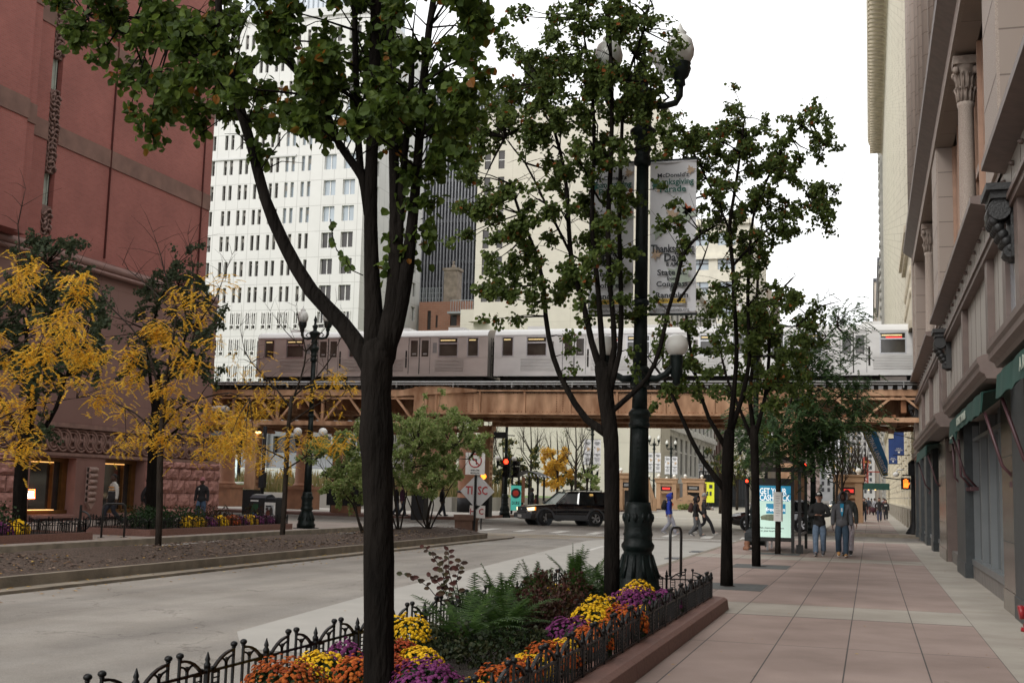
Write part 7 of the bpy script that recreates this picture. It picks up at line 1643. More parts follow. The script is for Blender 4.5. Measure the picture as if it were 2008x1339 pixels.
text('GET YOUR', .26*wd, face((xl+.06*wd, YA-.05, zt-.18*wd)), K['adwhite'], ad, 'lettering', .006, 'LEFT', world=True, sx=.64, bold=.02); text('CASH BACK.', .26*wd, face((xl+.06*wd, YA-.05, zt-.38*wd)), K['adwhite'], ad, 'lettering', .006, 'LEFT', world=True, sx=.64, bold=.02)
g = MB(); g.box(cx_-.24*wd, YA-.036, zs-.38*wd, cx_+.34*wd, YA-.031, zs-.08*wd); part('blue_patch', g, K['adblue'], ad, True); text('freedom', .17*wd, face((cx_+.04*wd, YA-.05, zs-.26*wd)), K['adwhite'], ad, 'lettering', .004, world=True)
g = MB(); g.ell((cx_-.08*wd, YA-.034, zs-.50*wd), (.34*wd, .01, .10*wd)); g.box(cx_-.4*wd, YA-.036, zs-.58*wd, cx_+.26*wd, YA-.031, zs-.50*wd); part('rolled_notes', g, mat('note_green', (.26, .30, .20), .5, .3, 14), ad, True)
text('Visit chase.com/freedom', .075*wd, face((cx_-.08*wd, YA-.038, zs-.82*wd)), K['ink'], ad, 'lettering', .001, world=True); text('or your local branch', .075*wd, face((cx_-.1*wd, YA-.038, zs-.91*wd)), K['ink'], ad, 'lettering', .001, world=True)
g = MB(); n_ = 9; A_ = [(xl-.25 + (xo-xl+.45)*i/n_, 2.5 + .32*math.sin(math.pi*i/n_)) for i in range(n_+1)]
g.prism(A_ + [(x, z-.06) for x, z in A_[::-1]], YA-.15, YA+4.0, 'y')
for k in range(9): g.tube([(x, YA-.15+k*.5, z+.02) for x, z in A_], .025, 5)
g.box(xl-.25, YA-.16, 2.38, xo+.22, YA-.1, 2.52); g.box(xo+.1, YA-.16, 2.3, xo+.2, YA+4, 2.5); part('roof', g, mat('shelter_roof_dark', (.03, .024, .02), .4, .3, 4), bs, True)
text('M Y S O', .2, face((xl+.35, YA-.17, 2.27)), K['white'], bs, 'lettering', .002, world=True) if False else None
g = MB(); g.box(xl+.1, YA+1.2, .42, xl+.5, YA+3.2, .48); g.box(xl+.15, YA+1.3, 0, xl+.2, YA+1.4, .42); g.box(xl+.15, YA+3.0, 0, xl+.2, YA+3.1, .42); part('bench', g, K['chrome'], bs, True)
g = MB(); g.box(xl-.06, YA+.1, .5, xl-.05, YA+3.5, 2.3); part('glass_wall', g, K['shopglass'], bs, True)
# park shelter
p0 = PY(1035, 1008, 78); ps_ = thing('park_bus_shelter', 'black bus shelter with a turquoise poster beyond the intersection', 'bus shelter', (p0.x, 78, 0)); sy = 78
def Ls(u, v): q = PY(u, v, sy); return (q.x-p0.x, q.z)
xa, xb = Ls(1003, 1000)[0], Ls(1062, 1000)[0]
g = MB()
for x in (xa, Ls(1024, 990)[0], xb-.3):
    for y in (0, 1.6): g.box(x-.06, y-.06, 0, x+.06, y+.06, 2.6)
part('frame', g, K['black'], ps_)
g = MB(); A_ = [(xa-.1+(xb-xa+.1)*i/9, 2.55+.4*math.sin(math.pi*i/9)) for i in range(10)]; g.prism(A_+[(x, z-.05) for x, z in A_[::-1]], -.3, 2, 'y')
for k in range(7): g.tube([(xa+1.1+k*.25, -.32, 2.75-.03*k), (xa+1.2+k*.26, -.35, 2.5)], .04, 4, 1)
part('roof', g, [K['black'], K['chrome']], ps_)
a, b = Ls(1002, 1000), Ls(1023, 952); g = MB(); g.box(a[0], -.12, a[1], b[0], -.05, b[1]); po = part('turquoise_poster', g, mat('turquoise_poster', (.10, .55, .46), .5, .06, 3, emit=(.1, .6, .5), es=.15), ps_)
cx_, cz = (a[0]+b[0])/2, (a[1]+b[1])/2; g = MB(); g.tube([(cx_, -.14, cz+.32), (cx_, -.125, cz+.32)], .34, 20, 0); g.tube([(cx_, -.16, cz+.32), (cx_, -.14, cz+.32)], .2, 20, 1); part('red_disc', g, [K['ink'], mat('poster_red_disc', (.6, .05, .03), .5)], po)
text('BULL', .3, face((cx_, -.13, cz-.35)), K['ink'], po, 'lettering', .002, sx=.7) if False else text('DUKE', .3, face((cx_, -.13, cz-.35)), K['ink'], po, 'lettering', .002, sx=.7)
g = MB(); g.box(Ls(1024, 950)[0], -.1, .8, Ls(1030, 950)[0], -.05, 2.5); part('map_panel', g, K['rcol'], ps_)
# ---------------------------------------------------------------- subway entrances and kiosks (tan)
K['tan'] = mat('tan_painted_stone', (.38, .235, .135), .75, .12, 2, .05)
def kiosk(lab, u0, u1, vb, vt, y, sign, post=.9, rail=False):
    p = PY((u0+u1)/2, vb, y); t_ = thing('subway_entrance', lab, 'subway entrance', (p.x, y, 0), group='tan subway entrances'); a = PY(u0, vb, y); b = PY(u1, vt, y); w_ = (b.x-a.x)/2; h = b.z
    g = MB()
    for s_ in (-1, 1): g.box(s_*w_-.25, -.25, 0, s_*w_+.25, .25, h-.4); g.box(s_*w_-.3, -.3, 0, s_*w_+.3, .3, .5)
    g.box(-w_-.35, -.35, h-.4, w_+.35, .35, h); g.box(-w_, -.15, h-1.5, w_, .15, h-.4); g.box(-w_-.45, -.45, h, w_+.45, .45, h+.12)
    for s_ in (-1, 1): g.box(s_*w_-.2, 2.3, 0, s_*w_+.2, 2.7, h-.4); g.box(s_*w_-.2, .2, h-.9, s_*w_+.2, 2.5, h-.4)
    part('portal', g, K['tan'], t_)
    g = MB(); g.box(-w_*.7, -.19, h-1.25, w_*.7, -.151, h-.75, 0); g.box(-w_*.5, -.2, h-1.12, w_*.5, -.19, h-.88, 1); part('sign_panel', g, [K['black'], mat('red_led_sign', (.5, .03, .03), .4, emit=(1, .06, .04), es=.35) if sign else K['greyp']], t_)
    g = MB(); g.box(-w_+.25, .6, .0, w_-.25, .7, h-1.5); part('gate', g, K['ink'] if not sign else K['tanp'], t_)
    for s_ in (-1, 1): g = MB(); g.ell((s_*w_, 0, h+.38), .2, 0, 12, 8); g.lathe([(.12, .1), (.08, .25)], (s_*w_, 0, h), 8, 0); part('globe', g, K['globe'], t_)
    return t_, w_, h
kiosk('tan subway portal with a red sign under the banner lamps', 1291, 1322, 1000, 940, 131, True)
kiosk('tan subway portal with a dark door behind the walking group', 1343, 1376, 992, 940, 140, False)
kiosk('tan subway portal showing between the second trunk and the lamp', 1216, 1246, 1000, 930, 112, False)
t3, w_, h = kiosk('tall tan subway portal on the right pavement with an orange poster', 1646, 1684, 1032, 934, 86, True)
g = MB(); g.box(-w_+.3, .3, 0, w_-.28, .42, h-1.6, 0); g.box(-w_+.32, .28, h-2.7, w_*.15, .3, h-1.7, 1); g.box(w_*.2, .2, .4, w_-.3, .22, h-1.65, 2); part('poster', g, [K['tan'], mat('orange_poster', (.85, .12, .03), .5, emit=(1, .15, .03), es=.5), K['white']], t3)
# stair railing of the subway entrance
t_ = thing('stair_railing', 'slanting tan stair railing with slats just right of the lamp post', 'railing', (-22.9, 112, 0)); a, b = PY(1266, 925, 112), PY(1284, 985, 112); g = MB(); c0 = t_.location
def dl(v3): return (v3.x-c0.x, v3.y-c0.y, v3.z)
pa, pb = dl(a), dl(b); g.bar(pa, pb, .25, .25); g.bar((pb[0], 0, 0), (pb[0], 0, pb[2]+.4), .3, .3); g.box(pa[0]-.5, -.1, 0, pb[0], .1, .35)
for k in range(6): f_ = k/6; g.bar((pa[0]+(pb[0]-pa[0])*f_, 0, .3), (pa[0]+(pb[0]-pa[0])*f_, 0, pa[2]+(pb[2]-pa[2])*f_), .12, .12)
part('slats', g, K['tan'], t_)
p = PY(1350, 985, 126); t_ = thing('flower_box', 'tan pedimented planter with green plants between the subway portals', 'planter', (p.x, 126, 0)); g = MB(); g.box(-1.5, 0, 0, 1.5, .5, .95); g.prism([(-1.5, 1.0), (1.5, 1.0), (0, 1.6)], 0, .4, 'y'); part('box', g, K['tan'], t_); g = MB()
for k in range(260): leaf(g, Vector((U(-1.0, .6), U(-.7, -.1), U(.1, .6))), .18)
part('plants', g, K['leafl'], t_)
# dark iron fence and yellow sign beyond the crossing
t_ = thing('park_fence', 'dark iron picket fence beyond the people on the crossing', 'fence', (-25, 175, 0)); g = MB(); x = PY(1372, 950, 172).x; xe = PY(1462, 950, 172).x; z1 = PY(1420, 925, 172).z
while x < xe: g.bar((x+25, -3, 0), (x+25, -3, z1), .12, .12); x += .42
for z in (1, z1-.5, z1): g.bar((PY(1372, 950, 172).x+25, -3, z), (xe+25, -3, z), .15, .15)
g.box(PY(1375, 950, 172).x+25, -2.5, 0, xe+25, -2.3, z1*.9, 1); part('pickets', g, [K['black'], K['ink']], t_)
p = PY(1389, 965, 150); t_ = thing('yellow_sign', 'bright yellow notice board right of the grey beanie', 'sign', (p.x, 150, p.z)); g = MB(); g.box(-.72, 0, -1.25, .72, .08, 1.25); part('board', g, mat('bright_yellow', (.75, .78, .03), .5, .05, 3), t_); g = MB(); g.box(.1, -.03, .5, .5, -.01, .95); g.box(-.5, -.03, -.4, -.3, -.01, .1); g.box(-.2, -.03, -.4, .0, -.01, .1); g.box(.15, -.03, -.4, .4, -.01, .1); g.bar((0, .04, -1.25), (0, .04, -p.z), .1, .1); part('print', g, K['ink'], t_)
p = PY(1421, 970, 160); t_ = thing('yellow_barrel', 'yellow barrel beside the trunk of the forked pavement tree', 'barrel', (p.x, 160, 0)); g = MB(); g.lathe([(.6, 0), (.65, .3), (.6, 1.9), (.4, 2.3)], (0, 0, 0), 12); part('barrel', g, K['gold'], t_)
# ================================================================ PEOPLE
def skinmesh(name, nodes, edges, root, m, parent, sub=2, squash=None):
    """one continuous surface grown round a skeleton; nodes: (x, y, z, r or (rx, ry))"""
    me = bpy.data.meshes.new(name); me.from_pydata([n[:3] for n in nodes], edges, []); ob = bpy.data.objects.new(name, me); C.objects.link(ob)
    md_ = ob.modifiers.new('s', 'SKIN'); md_.branch_smoothing = .6
    sv = ob.data.skin_vertices[0].data
    for i, n in enumerate(nodes):
        r_ = n[3]; sv[i].radius = r_ if hasattr(r_, '__len__') else (r_, r_)
        sv[i].use_root = (i == root)
    su = ob.modifiers.new('u', 'SUBSURF'); su.levels = sub; su.render_levels = sub
    bake(ob); ob.data.name = name
    ob.data.materials.clear(); ob.data.materials.append(m)
    for p in ob.data.polygons: p.use_smooth = True
    ob.parent = parent; return ob
def join_mb(ob, mb):
    """merge loose builder geometry (face, hands) into the same body mesh"""
    bm = bmesh.new(); bm.from_mesh(ob.data); vs = [bm.verts.new(v) for v in mb.v]
    for f, sm, mi in zip(mb.f, mb.s, mb.m):
        try: q = bm.faces.new([vs[i] for i in f]); q.smooth = sm; q.material_index = mi
        except ValueError: pass
    bm.to_mesh(ob.data); bm.free()
SK = {'dark': mat('dark_skin', (.075, .035, .022), .55, .1, 6), 'light': mat('light_skin', (.45, .25, .18), .55, .1, 6), 'mid': mat('brown_skin', (.20, .10, .065), .55, .1, 6)}
CL = {}
def cloth(n, c, **k):
    if n not in CL: CL[n] = mat(n, c, .85, .2, 9, .25, bscale=18, **k)
    return CL[n]
def person(lab, loc, rz, h=1.75, skin='dark', top=(.02, .02, .02), bottom=(.05, .08, .14), shoes=(.03, .03, .03), hair=(.01, .01, .01), head='hair', hat=None, legs='stride', s=.28, arms=('down', 'down'), lean=0, extras=(), topname='jacket', group=None, bulk=1.0, sitting=False, tn=None, bn=None, seat=.46, phase=1, headturn=0, long=False, low=1.0):
    """figure facing local +Y"""
    k = h/1.75; t_ = thing('person', lab, 'person', loc, rz, group)
    Z = lambda z: z*k
    pz = Z(.93) if not sitting else seat+.06
    dz = pz - Z(.93); ly = lean
    def V(x, y, z): return Vector((x*k, y*k, Z(z)+dz))
    pel = V(0, 0, .95); sp_ = V(0, ly*.35, 1.13); chs = V(0, ly*.75, 1.34); nk = V(0, ly, 1.485); hb = V(0, ly+.015, 1.55); hc = V(0, ly+.025, 1.615)
    sh = {-1: V(-.185, ly*.9, 1.41), 1: V(.185, ly*.9, 1.41)}; el = {}; wr = {}
    for s_, a in ((-1, arms[0]), (1, arms[1])):
        S0 = sh[s_]
        if a == 'down': el[s_] = S0 + Vector((s_*.05, -.02, -.29))*k; wr[s_] = el[s_] + Vector((s_*.01, .06, -.25))*k
        elif a == 'fwd': el[s_] = S0 + Vector((s_*.05, .10, -.27))*k; wr[s_] = el[s_] + Vector((0, .17, -.18))*k
        elif a == 'back': el[s_] = S0 + Vector((s_*.05, -.13, -.26))*k; wr[s_] = el[s_] + Vector((0, .0, -.26))*k
        elif a == 'phone': el[s_] = S0 + Vector((s_*.09, .06, -.27))*k; wr[s_] = el[s_] + Vector((-s_*.19, .18, .0))*k
        elif a == 'pocket': el[s_] = S0 + Vector((s_*.11, -.06, -.26))*k; wr[s_] = el[s_] + Vector((-s_*.10, .14, -.18))*k
        elif a == 'hold': el[s_] = S0 + Vector((s_*.05, .06, -.28))*k; wr[s_] = el[s_] + Vector((0, .24, -.02))*k
        elif a == 'bag': el[s_] = S0 + Vector((s_*.12, .0, -.26))*k; wr[s_] = el[s_] + Vector((s_*.05, .03, -.24))*k
    hip = {-1: V(-.09, 0, .90), 1: V(.09, 0, .90)}; kn = {}; an = {}; toe = {}
    for s_ in (-1, 1):
        f = s_*phase
        if sitting: kn[s_] = Vector((s_*.12*k, .42*k, seat+.05)); an[s_] = Vector((s_*.12*k, .46*k, .09)); toe[s_] = an[s_] + Vector((0, .15, -.05))
        elif legs == 'stand': kn[s_] = Vector((s_*.11*k, .02, Z(.5))); an[s_] = Vector((s_*.12*k, 0, .09)); toe[s_] = an[s_] + Vector((s_*.02, .15, -.05))
        else:
            if f > 0: kn[s_] = Vector((s_*.1*k, s*.75, Z(.51))); an[s_] = Vector((s_*.09*k, s*1.1, .10)); toe[s_] = an[s_] + Vector((0, .16, -.01))
            else: kn[s_] = Vector((s_*.1*k, s*.05, Z(.49))); an[s_] = Vector((s_*.09*k, -s*1.15, .15)); toe[s_] = an[s_] + Vector((0, .12, -.10))
    # body
    nd = [(*pel, (.12*k, .09*k)), (*sp_, (.105*k, .08*k)), (*chs, (.125*k, .085*k)), (*nk, .052*k), (*hb, .065*k), (*(hc + Vector((0, 0, .03*k))), .085*k), (*(hc + Vector((0, -.005, .10*k))), .06*k)]
    ed = [(0, 1), (1, 2), (2, 3), (3, 4), (4, 5), (5, 6)]
    for s_ in (-1, 1):
        i = len(nd); nd += [(*sh[s_], .055*k), (*el[s_], .04*k), (*wr[s_], .027*k)]; ed += [(2, i), (i, i+1), (i+1, i+2)]
        i = len(nd); nd += [(*hip[s_], .085*k), (*kn[s_], .055*k), (*an[s_], .035*k), (*toe[s_], .03*k)]; ed += [(0, i), (i, i+1), (i+1, i+2), (i+2, i+3)]
    sk = SK[skin]; body = skinmesh('body', nd, ed, 0, sk, t_, 1)
    RT = Matrix.Rotation(headturn, 3, 'Z'); hcc = hc + Vector((0, 0, .02*k))
    def HP(x, y, z): return hcc + RT @ Vector((x*k, y*k, z*k))*1.1
    fx = MB(); fx.ell(hcc, (.084*k, .10*k, .128*k), 0, 12, 9); fx.add([HP(-.018, .085, -.025), HP(.018, .085, -.025), HP(0, .118, -.03), HP(0, .088, .02)], [(0, 1, 2), (0, 2, 3), (1, 3, 2)])
    for s_ in (-1, 1): fx.ell(HP(s_*.08, 0, -.01), (.014*k, .025*k, .034*k), 0, 6, 4); fx.ell(HP(s_*.03, .085, .012), (.012*k, .008*k, .008*k), 1, 6, 4)
    fx.ell(HP(0, .088, -.06), (.026*k, .008*k, .007*k), 2, 6, 4)
    for s_ in (-1, 1):      # hands: palm, four unequal bent fingers, thumb
        d = (wr[s_]-el[s_]).normalized(); sd = d.cross(Vector((1, 0, 0))).normalized() if abs(d.x) < .8 else d.cross(Vector((0, 0, 1))).normalized()
        if abs(d.x) < .8: sd = Vector((0, 1, 0)) - d*d.y; sd.normalize()
        in_ = d.cross(sd)*s_; c0 = wr[s_] + d*.045*k; rot = Matrix((sd, in_, d)).transposed(); fx.ell(c0, (.04*k, .018*k, .055*k), 0, 8, 6, rot)
        for q, ln in enumerate((.068, .078, .073, .058)):
            b0 = c0 + d*.04*k + sd*(q-1.5)*.019*k; m_ = b0 + d*ln*.5*k - in_*.008; fx.tube([b0, m_, m_ + d*ln*.4*k + in_*-.02], [.0095*k, .009*k, .006*k], 5)
        b0 = c0 - d*.02*k + sd*.035*k; fx.tube([b0, b0 + sd*.022*k + d*.03*k, b0 + sd*.028*k + d*.06*k], [.012*k, .01*k, .007*k], 5)
    body.data.materials.append(K['ink']); body.data.materials.append(mat('lips', (.2, .07, .06), .5) if 'lips' not in K else K['lips']); join_mb(body, fx)
    # trousers
    b_ = 1.0*bulk
    nd = [(*(pel+Vector((0, 0, .14*k))), (.135*k*b_, .11*k*b_)), (*(pel-Vector((0, 0, .02*k))), (.15*k*b_, .125*k*b_))]; ed = [(0, 1)]
    for s_ in (-1, 1):
        i = len(nd); up = (kn[s_]+hip[s_])/2; cuff = an[s_] + (an[s_]-kn[s_])*.10; cm = an[s_] + (kn[s_]-an[s_])*.25
        nd += [(*(hip[s_]-Vector((0, 0, .03))), .105*k*b_), (*up, .098*k*b_), (*kn[s_], .076*k*b_), (*cm, .070*k*b_*low), (*cuff, .078*k*b_*low)]; ed += [(1, i), (i, i+1), (i+1, i+2), (i+2, i+3), (i+3, i+4)]
    skinmesh('trousers', nd, ed, 1, cloth(bn or 'trousers_%.2f_%.2f_%.2f' % bottom, bottom), t_, 2)
    # jacket
    hem = pel - Vector((0, 0, (.34 if long else .17)*k))*(.3 if sitting else 1)
    nd = [(*hem, (.172*k*b_, .145*k*b_)), (*(pel+Vector((0, 0, .02*k))), (.172*k*b_, .14*k*b_)), (*sp_, (.155*k*b_, .125*k*b_)), (*chs, (.16*k*b_, .125*k*b_)), (*(nk+Vector((0, 0, .035*k))), .078*k)]; ed = [(0, 1), (1, 2), (2, 3), (3, 4)]
    for s_ in (-1, 1):
        i = len(nd); cuff = wr[s_] + (wr[s_]-el[s_])*.08
        nd += [(*(sh[s_]+Vector((-s_*.015, 0, -.005))), .086*k*b_), (*((sh[s_]+el[s_])/2), .068*k*b_), (*el[s_], .060*k*b_), (*cuff, .048*k*b_)]; ed += [(3, i), (i, i+1), (i+1, i+2), (i+2, i+3)]
    tm = cloth(tn or 'top_%.2f_%.2f_%.2f' % top, top); jk = skinmesh(topname, nd, ed, 2, tm, t_, 2)
    # shoes
    for s_ in (-1, 1):
        g = MB(); d = toe[s_]-an[s_]; q = an[s_] + Vector((0, 0, -.035)); rotm = Matrix.Rotation(math.atan2(d.z+.05, d.y), 3, 'X')
        g.ell(q + Vector((0, .075, -.01)), (.052*k, .145*k, .048*k), 0, 10, 7, rotm); g.ell(q + Vector((0, -.01, .02)), (.048*k, .065*k, .06*k), 0, 8, 6, rotm)
        g.ell(q + Vector((0, .065, -.04)), (.05*k, .145*k, .018), 1, 10, 4, rotm); part('shoe', g, [cloth('shoe_%.2f_%.2f_%.2f' % shoes, shoes), K['white']], t_)
    # head covering
    hm = cloth('hair_%.2f_%.2f_%.2f' % hair, hair); g = MB()
    def dome(rx, ry, rz_, z0, mi=0, back=-.01, zmin=-.2, front=None, n=14, kk=8):
        vs = []; fs = []
        for i in range(kk+1):
            t = math.pi*.62*i/kk
            for j in range(n):
                a = 2*math.pi*j/n; x = rx*math.sin(t)*math.cos(a); y = back + ry*math.sin(t)*math.sin(a); z = z0 + rz_*math.cos(t)
                if math.sin(a) > .25 and front is not None and z < front: z = front
                vs.append(HP(x, y, max(z, zmin)))
        for i in range(kk):
            for j in range(n): fs.append((i*n+j, (i+1)*n+j, (i+1)*n+(j+1) % n, i*n+(j+1) % n))
        g.add(vs, fs, mi, True)
    if head == 'hair': dome(.088, .10, .105, .03, 0, -.012, -.07, .055); part('hair', g, hm, t_)
    elif head == 'short': dome(.082, .094, .098, .03, 0, -.01, -.03, .07); part('hair', g, hm, t_)
    elif head == 'longhair':
        dome(.095, .105, .11, .03, 0, -.015, -.2, .05); g.tube([HP(0, -.06, .03), HP(0, -.09, -.08), HP(0, -.09, -.2)], [.09, .095, .07], 10); part('hair', g, hm, t_)
    elif head == 'cap': dome(.09, .10, .10, .04, 0, -.005, .015, .03); g.ell(HP(0, .13, .045), (.07*k, .085*k, .012), 0, 10, 4, RT); g.ell(HP(0, .085, .085), (.05*k, .018*k, .04*k), 1, 8, 5); part('cap', g, [hm, K['white']], t_)
    elif head == 'beanie': dome(.092, .10, .115, .035, 0, -.01, .0, .03); g.tube([HP(.09*math.cos(a), -.01+.098*math.sin(a), .03) for a in [i*math.pi/7 for i in range(15)]], .014, 6, cap=False); part('beanie', g, hm, t_)
    elif head == 'hood':
        vs = []; n, kk = 14, 7; fs = []
        for i in range(kk+1):      # hood opening faces forward
            t = i/kk
            for j in range(n):
                a = 2*math.pi*j/n; rr = math.sin(math.pi*(.12+.42*t)); y = -.145 + .235*t
                vs.append(HP(.112*rr*math.cos(a), y, .012 + .135*rr*math.sin(a) - .03*(1-t)))
        for i in range(kk):
            for j in range(n): fs.append((i*n+j, (i+1)*n+j, (i+1)*n+(j+1) % n, i*n+(j+1) % n))
        fs.append(tuple(range(n))); g.add(vs, fs, 0, True); g.tube([vs[kk*n+j % n] for j in range(n+1)], .012, 5, cap=False); g.ell(HP(0, -.035, -.125), (.105*k, .10*k, .07*k)); part('hood', g, tm, t_)
    for e in extras:
        kind = e[0]; g = MB()
        if kind == 'backpack': g.ell((0, -.2*k, Z(1.25)+dz), (.15*k, .11*k, .23*k), 0, 10, 8); g.ell((0, -.29*k, Z(1.16)+dz), (.1*k, .05*k, .12*k), 0, 8, 6); [g.tube([(s_*.12, -.14, Z(1.42)+dz), (s_*.13, .02, Z(1.47)+dz), (s_*.12, .12, Z(1.35)+dz), (s_*.11, .1, Z(1.15)+dz), (s_*.12, -.1, Z(1.05)+dz)], .018, 5) for s_ in (-1, 1)]; part('backpack', g, cloth('pack_%.2f' % e[1][0], e[1]), t_)
        if kind == 'stripe':
            for z, c in e[1]:
                g = MB(); g.tube([(.182*k*math.cos(a), .15*k*math.sin(a)+ly*.6, Z(z)) for a in [i*math.pi/10 for i in range(21)]], .026, 6, cap=False); part('stripe', g, cloth('stripe_%.2f' % c[0], c), t_)
        if kind == 'lower': g.lathe([(.185*k, Z(.80)), (.195*k, Z(.95)), (.182*k, Z(1.16))], (0, ly*.3, 0), 16); part('dark_lower_panel', g, cloth('panel_black', (.015, .015, .016)), t_)
        if kind == 'chest': g.box(-.11*k, .128*k+ly*.8, Z(1.24), .11*k, .168*k+ly*.8, Z(1.33)); g.v = [(x, y, z) for x, y, z in g.v]; part('chest_print', g, cloth('print_%.2f' % e[1][0], e[1]), t_)
        if kind == 'patch': g.ell((.07*k, .15*k+ly*.8, Z(1.33)), (.03, .02, .05), 0, 6, 5); part('chest_emblem', g, K['white'], t_)
        if kind == 'shirt': g.prism([(-.05, Z(1.46)), (.05, Z(1.46)), (.05, Z(1.25)), (.012, Z(1.12)), (-.012, Z(1.12)), (-.04, Z(1.25))], .10*k+ly, .160*k+ly, 'y'); part('shirt_front', g, cloth('shirt_blue', (.02, .22, .38)), t_); g = MB(); g.box(-.012, .161, Z(1.24), .03, .165, Z(1.34)); part('shirt_print', g, K['white'], t_)
        if kind == 'phone': p = (wr[-1]+wr[1])/2 + Vector((0, .09, .03)); g.box(p.x-.035, p.y-.06, p.z, p.x+.035, p.y+.06, p.z+.012); part('phone', g, K['black'], t_)
        if kind == 'seam': g.box(-.004, .125*k, Z(.98), .004, .142*k, Z(1.44)); part('zip', g, K['greyp'], t_)
    return t_, wr, k
dirn = lambda dx, dy: math.atan2(dy, dx) - math.pi/2
def hold(name, lab, cat, t_, pos, mbs):
    """a carried thing stays top-level, placed at the hand"""
    M_ = Matrix.Rotation(t_.rotation_euler.z, 4, 'Z'); w_ = t_.location + (M_ @ Vector(pos)); o = thing(name, lab, cat, w_, t_.rotation_euler.z)
    for n_, g, m in mbs: part(n_, g, m, o)
    return o
W = (-1, 0)
q = PX(224, 950, -26.0); p1 = person('man in a white sweater with orange stripes and black lower half walking by the library', (-26.0, q.y, 0), dirn(-.55, -.85), 1.82, 'dark', (.50, .48, .44), (.018, .02, .03), (.02, .02, .02), (.01, .01, .01), 'short', s=.3, arms=('bag', 'bag'), extras=(('stripe', ((1.31, (.55, .26, .06)), (1.22, (.50, .30, .14)))), ('lower',)), topname='sweater', bulk=1.05)
q = PX(397, 950, -25.6); person('man in a pink cap and black sweatshirt with white emblem near the library', (-25.6, q.y, 0), dirn(.2, -1), 1.78, 'dark', (.012, .012, .014), (.06, .10, .17), (.03, .03, .03), (.38, .15, .16), 'beanie', s=.15, arms=('down', 'down'), extras=(('patch',),), bulk=1.15)
q = PX(291, 950, -25.8); person('person in dark clothes half hidden behind the dark tree trunk by the library', (-25.8, q.y, 0), dirn(1, .3), 1.7, 'dark', (.01, .01, .012), (.012, .012, .015), (.02, .02, .02), head='hair', s=.22, arms=('pocket', 'back'), bulk=1.2)
RZp = Vector((0, 0, RZ))
pb = G(1312, 1048, RZ); pb_ = person('person in bright blue hoodie, light grey sweatpants and black backpack crossing the street', (pb.x, pb.y, RZ), dirn(1, .08), 1.82, 'light', (.02, .045, .36), (.33, .33, .38), (.3, .3, .32), head='hood', s=.26, arms=('back', 'down'), extras=(('backpack', (.012, .012, .014)), ('chest', (.5, .08, .03))), topname='hoodie', bulk=1.12, phase=1, headturn=-.2)
pb = G(1364, 1052, RZ); person('person in a black hood and grey sweatpants walking nearest on the crossing', (pb.x, pb.y, RZ), dirn(1, .02), 1.72, 'light', (.012, .014, .014), (.13, .135, .14), (.1, .1, .1), head='hood', s=.2, arms=('fwd', 'down'), extras=(('backpack', (.07, .03, .025)),), topname='hoodie', bulk=1.1, phase=-1, headturn=-.5)
pb = G(1380, 1048, RZ); pg, wr_, kk = person('man in a light grey beanie and dark trousers striding behind the black hooded walker', (pb.x, pb.y, RZ), dirn(1, .05), 1.84, 'light', (.03, .03, .033), (.012, .014, .013), (.45, .44, .42), (.33, .32, .30), 'beanie', s=.42, arms=('down', 'hold'), topname='jacket', phase=1, headturn=.3)
g = MB(); g.lathe([(.033, -.07), (.042, .07), (.044, .08), (.03, .09)], (0, 0, 0), 10); hold('drink_cup', 'small white drink cup in the hand of the man in the grey beanie', 'cup', pg, wr_[1]+Vector((0, .09, .01)), [('cup', g, K['white'])])
# three walking towards the camera
person('man in a black and white cap and black sweatshirt looking down at a phone', (-1.40, 35.3, 0), dirn(-.05, -1), 1.78, 'light', (.018, .018, .018), (.12, .17, .24), (.10, .10, .11), (.012, .012, .014), 'cap', s=.13, arms=('phone', 'phone'), lean=.05, extras=(('phone',),), topname='sweatshirt', bn='washed_jeans', bulk=1.12, phase=1)
person('man in a grey hooded jacket, blue shirt and tan boots walking this way', (-.78, 35.2, 0), dirn(.05, -1), 1.80, 'dark', (.085, .085, .092), (.03, .055, .085), (.42, .22, .08), head='hood', s=.14, arms=('down', 'down'), extras=(('shirt',), ('seam',)), topname='jacket', bn='dark_jeans', bulk=1.15, phase=-1, headturn=.5)
person('man in a dark jacket and white patterned trousers walking behind the grey hooded man', (-.66, 36.3, 0), dirn(0, -1), 1.88, 'light', (.055, .06, .055), (.72, .66, .72), (.03, .03, .03), (.06, .035, .02), 'short', s=.1, arms=('down', 'down'), topname='jacket', bulk=1.15, phase=1)
person('seated person in a dark grey hooded coat waiting on the bus shelter bench', (-2.95, 37.5, 0), dirn(-1, -.15), 1.72, 'dark', (.03, .032, .034), (.02, .02, .022), (.015, .015, .015), head='hood', arms=('fwd', 'fwd'), sitting=True, lean=.06, topname='coat', bulk=1.35, long=False)
g = MB(); bq = thing('shoulder_bag', 'dark grey bag resting beside the seated person in the bus shelter', 'bag', (-3.45, 36.9, .35)); g.ell((0, 0, .12), (.22, .18, .2), 0, 10, 7); g.box(-.2, -.15, -.05, .2, .15, .2); part('bag_body', g, cloth('bag_grey', (.03, .034, .036)), bq); g = MB(); g.tube([(-.15, 0, .2), (-.08, 0, .42), (.08, 0, .42), (.15, 0, .2)], .015, 5); part('strap', g, K['black'], bq)
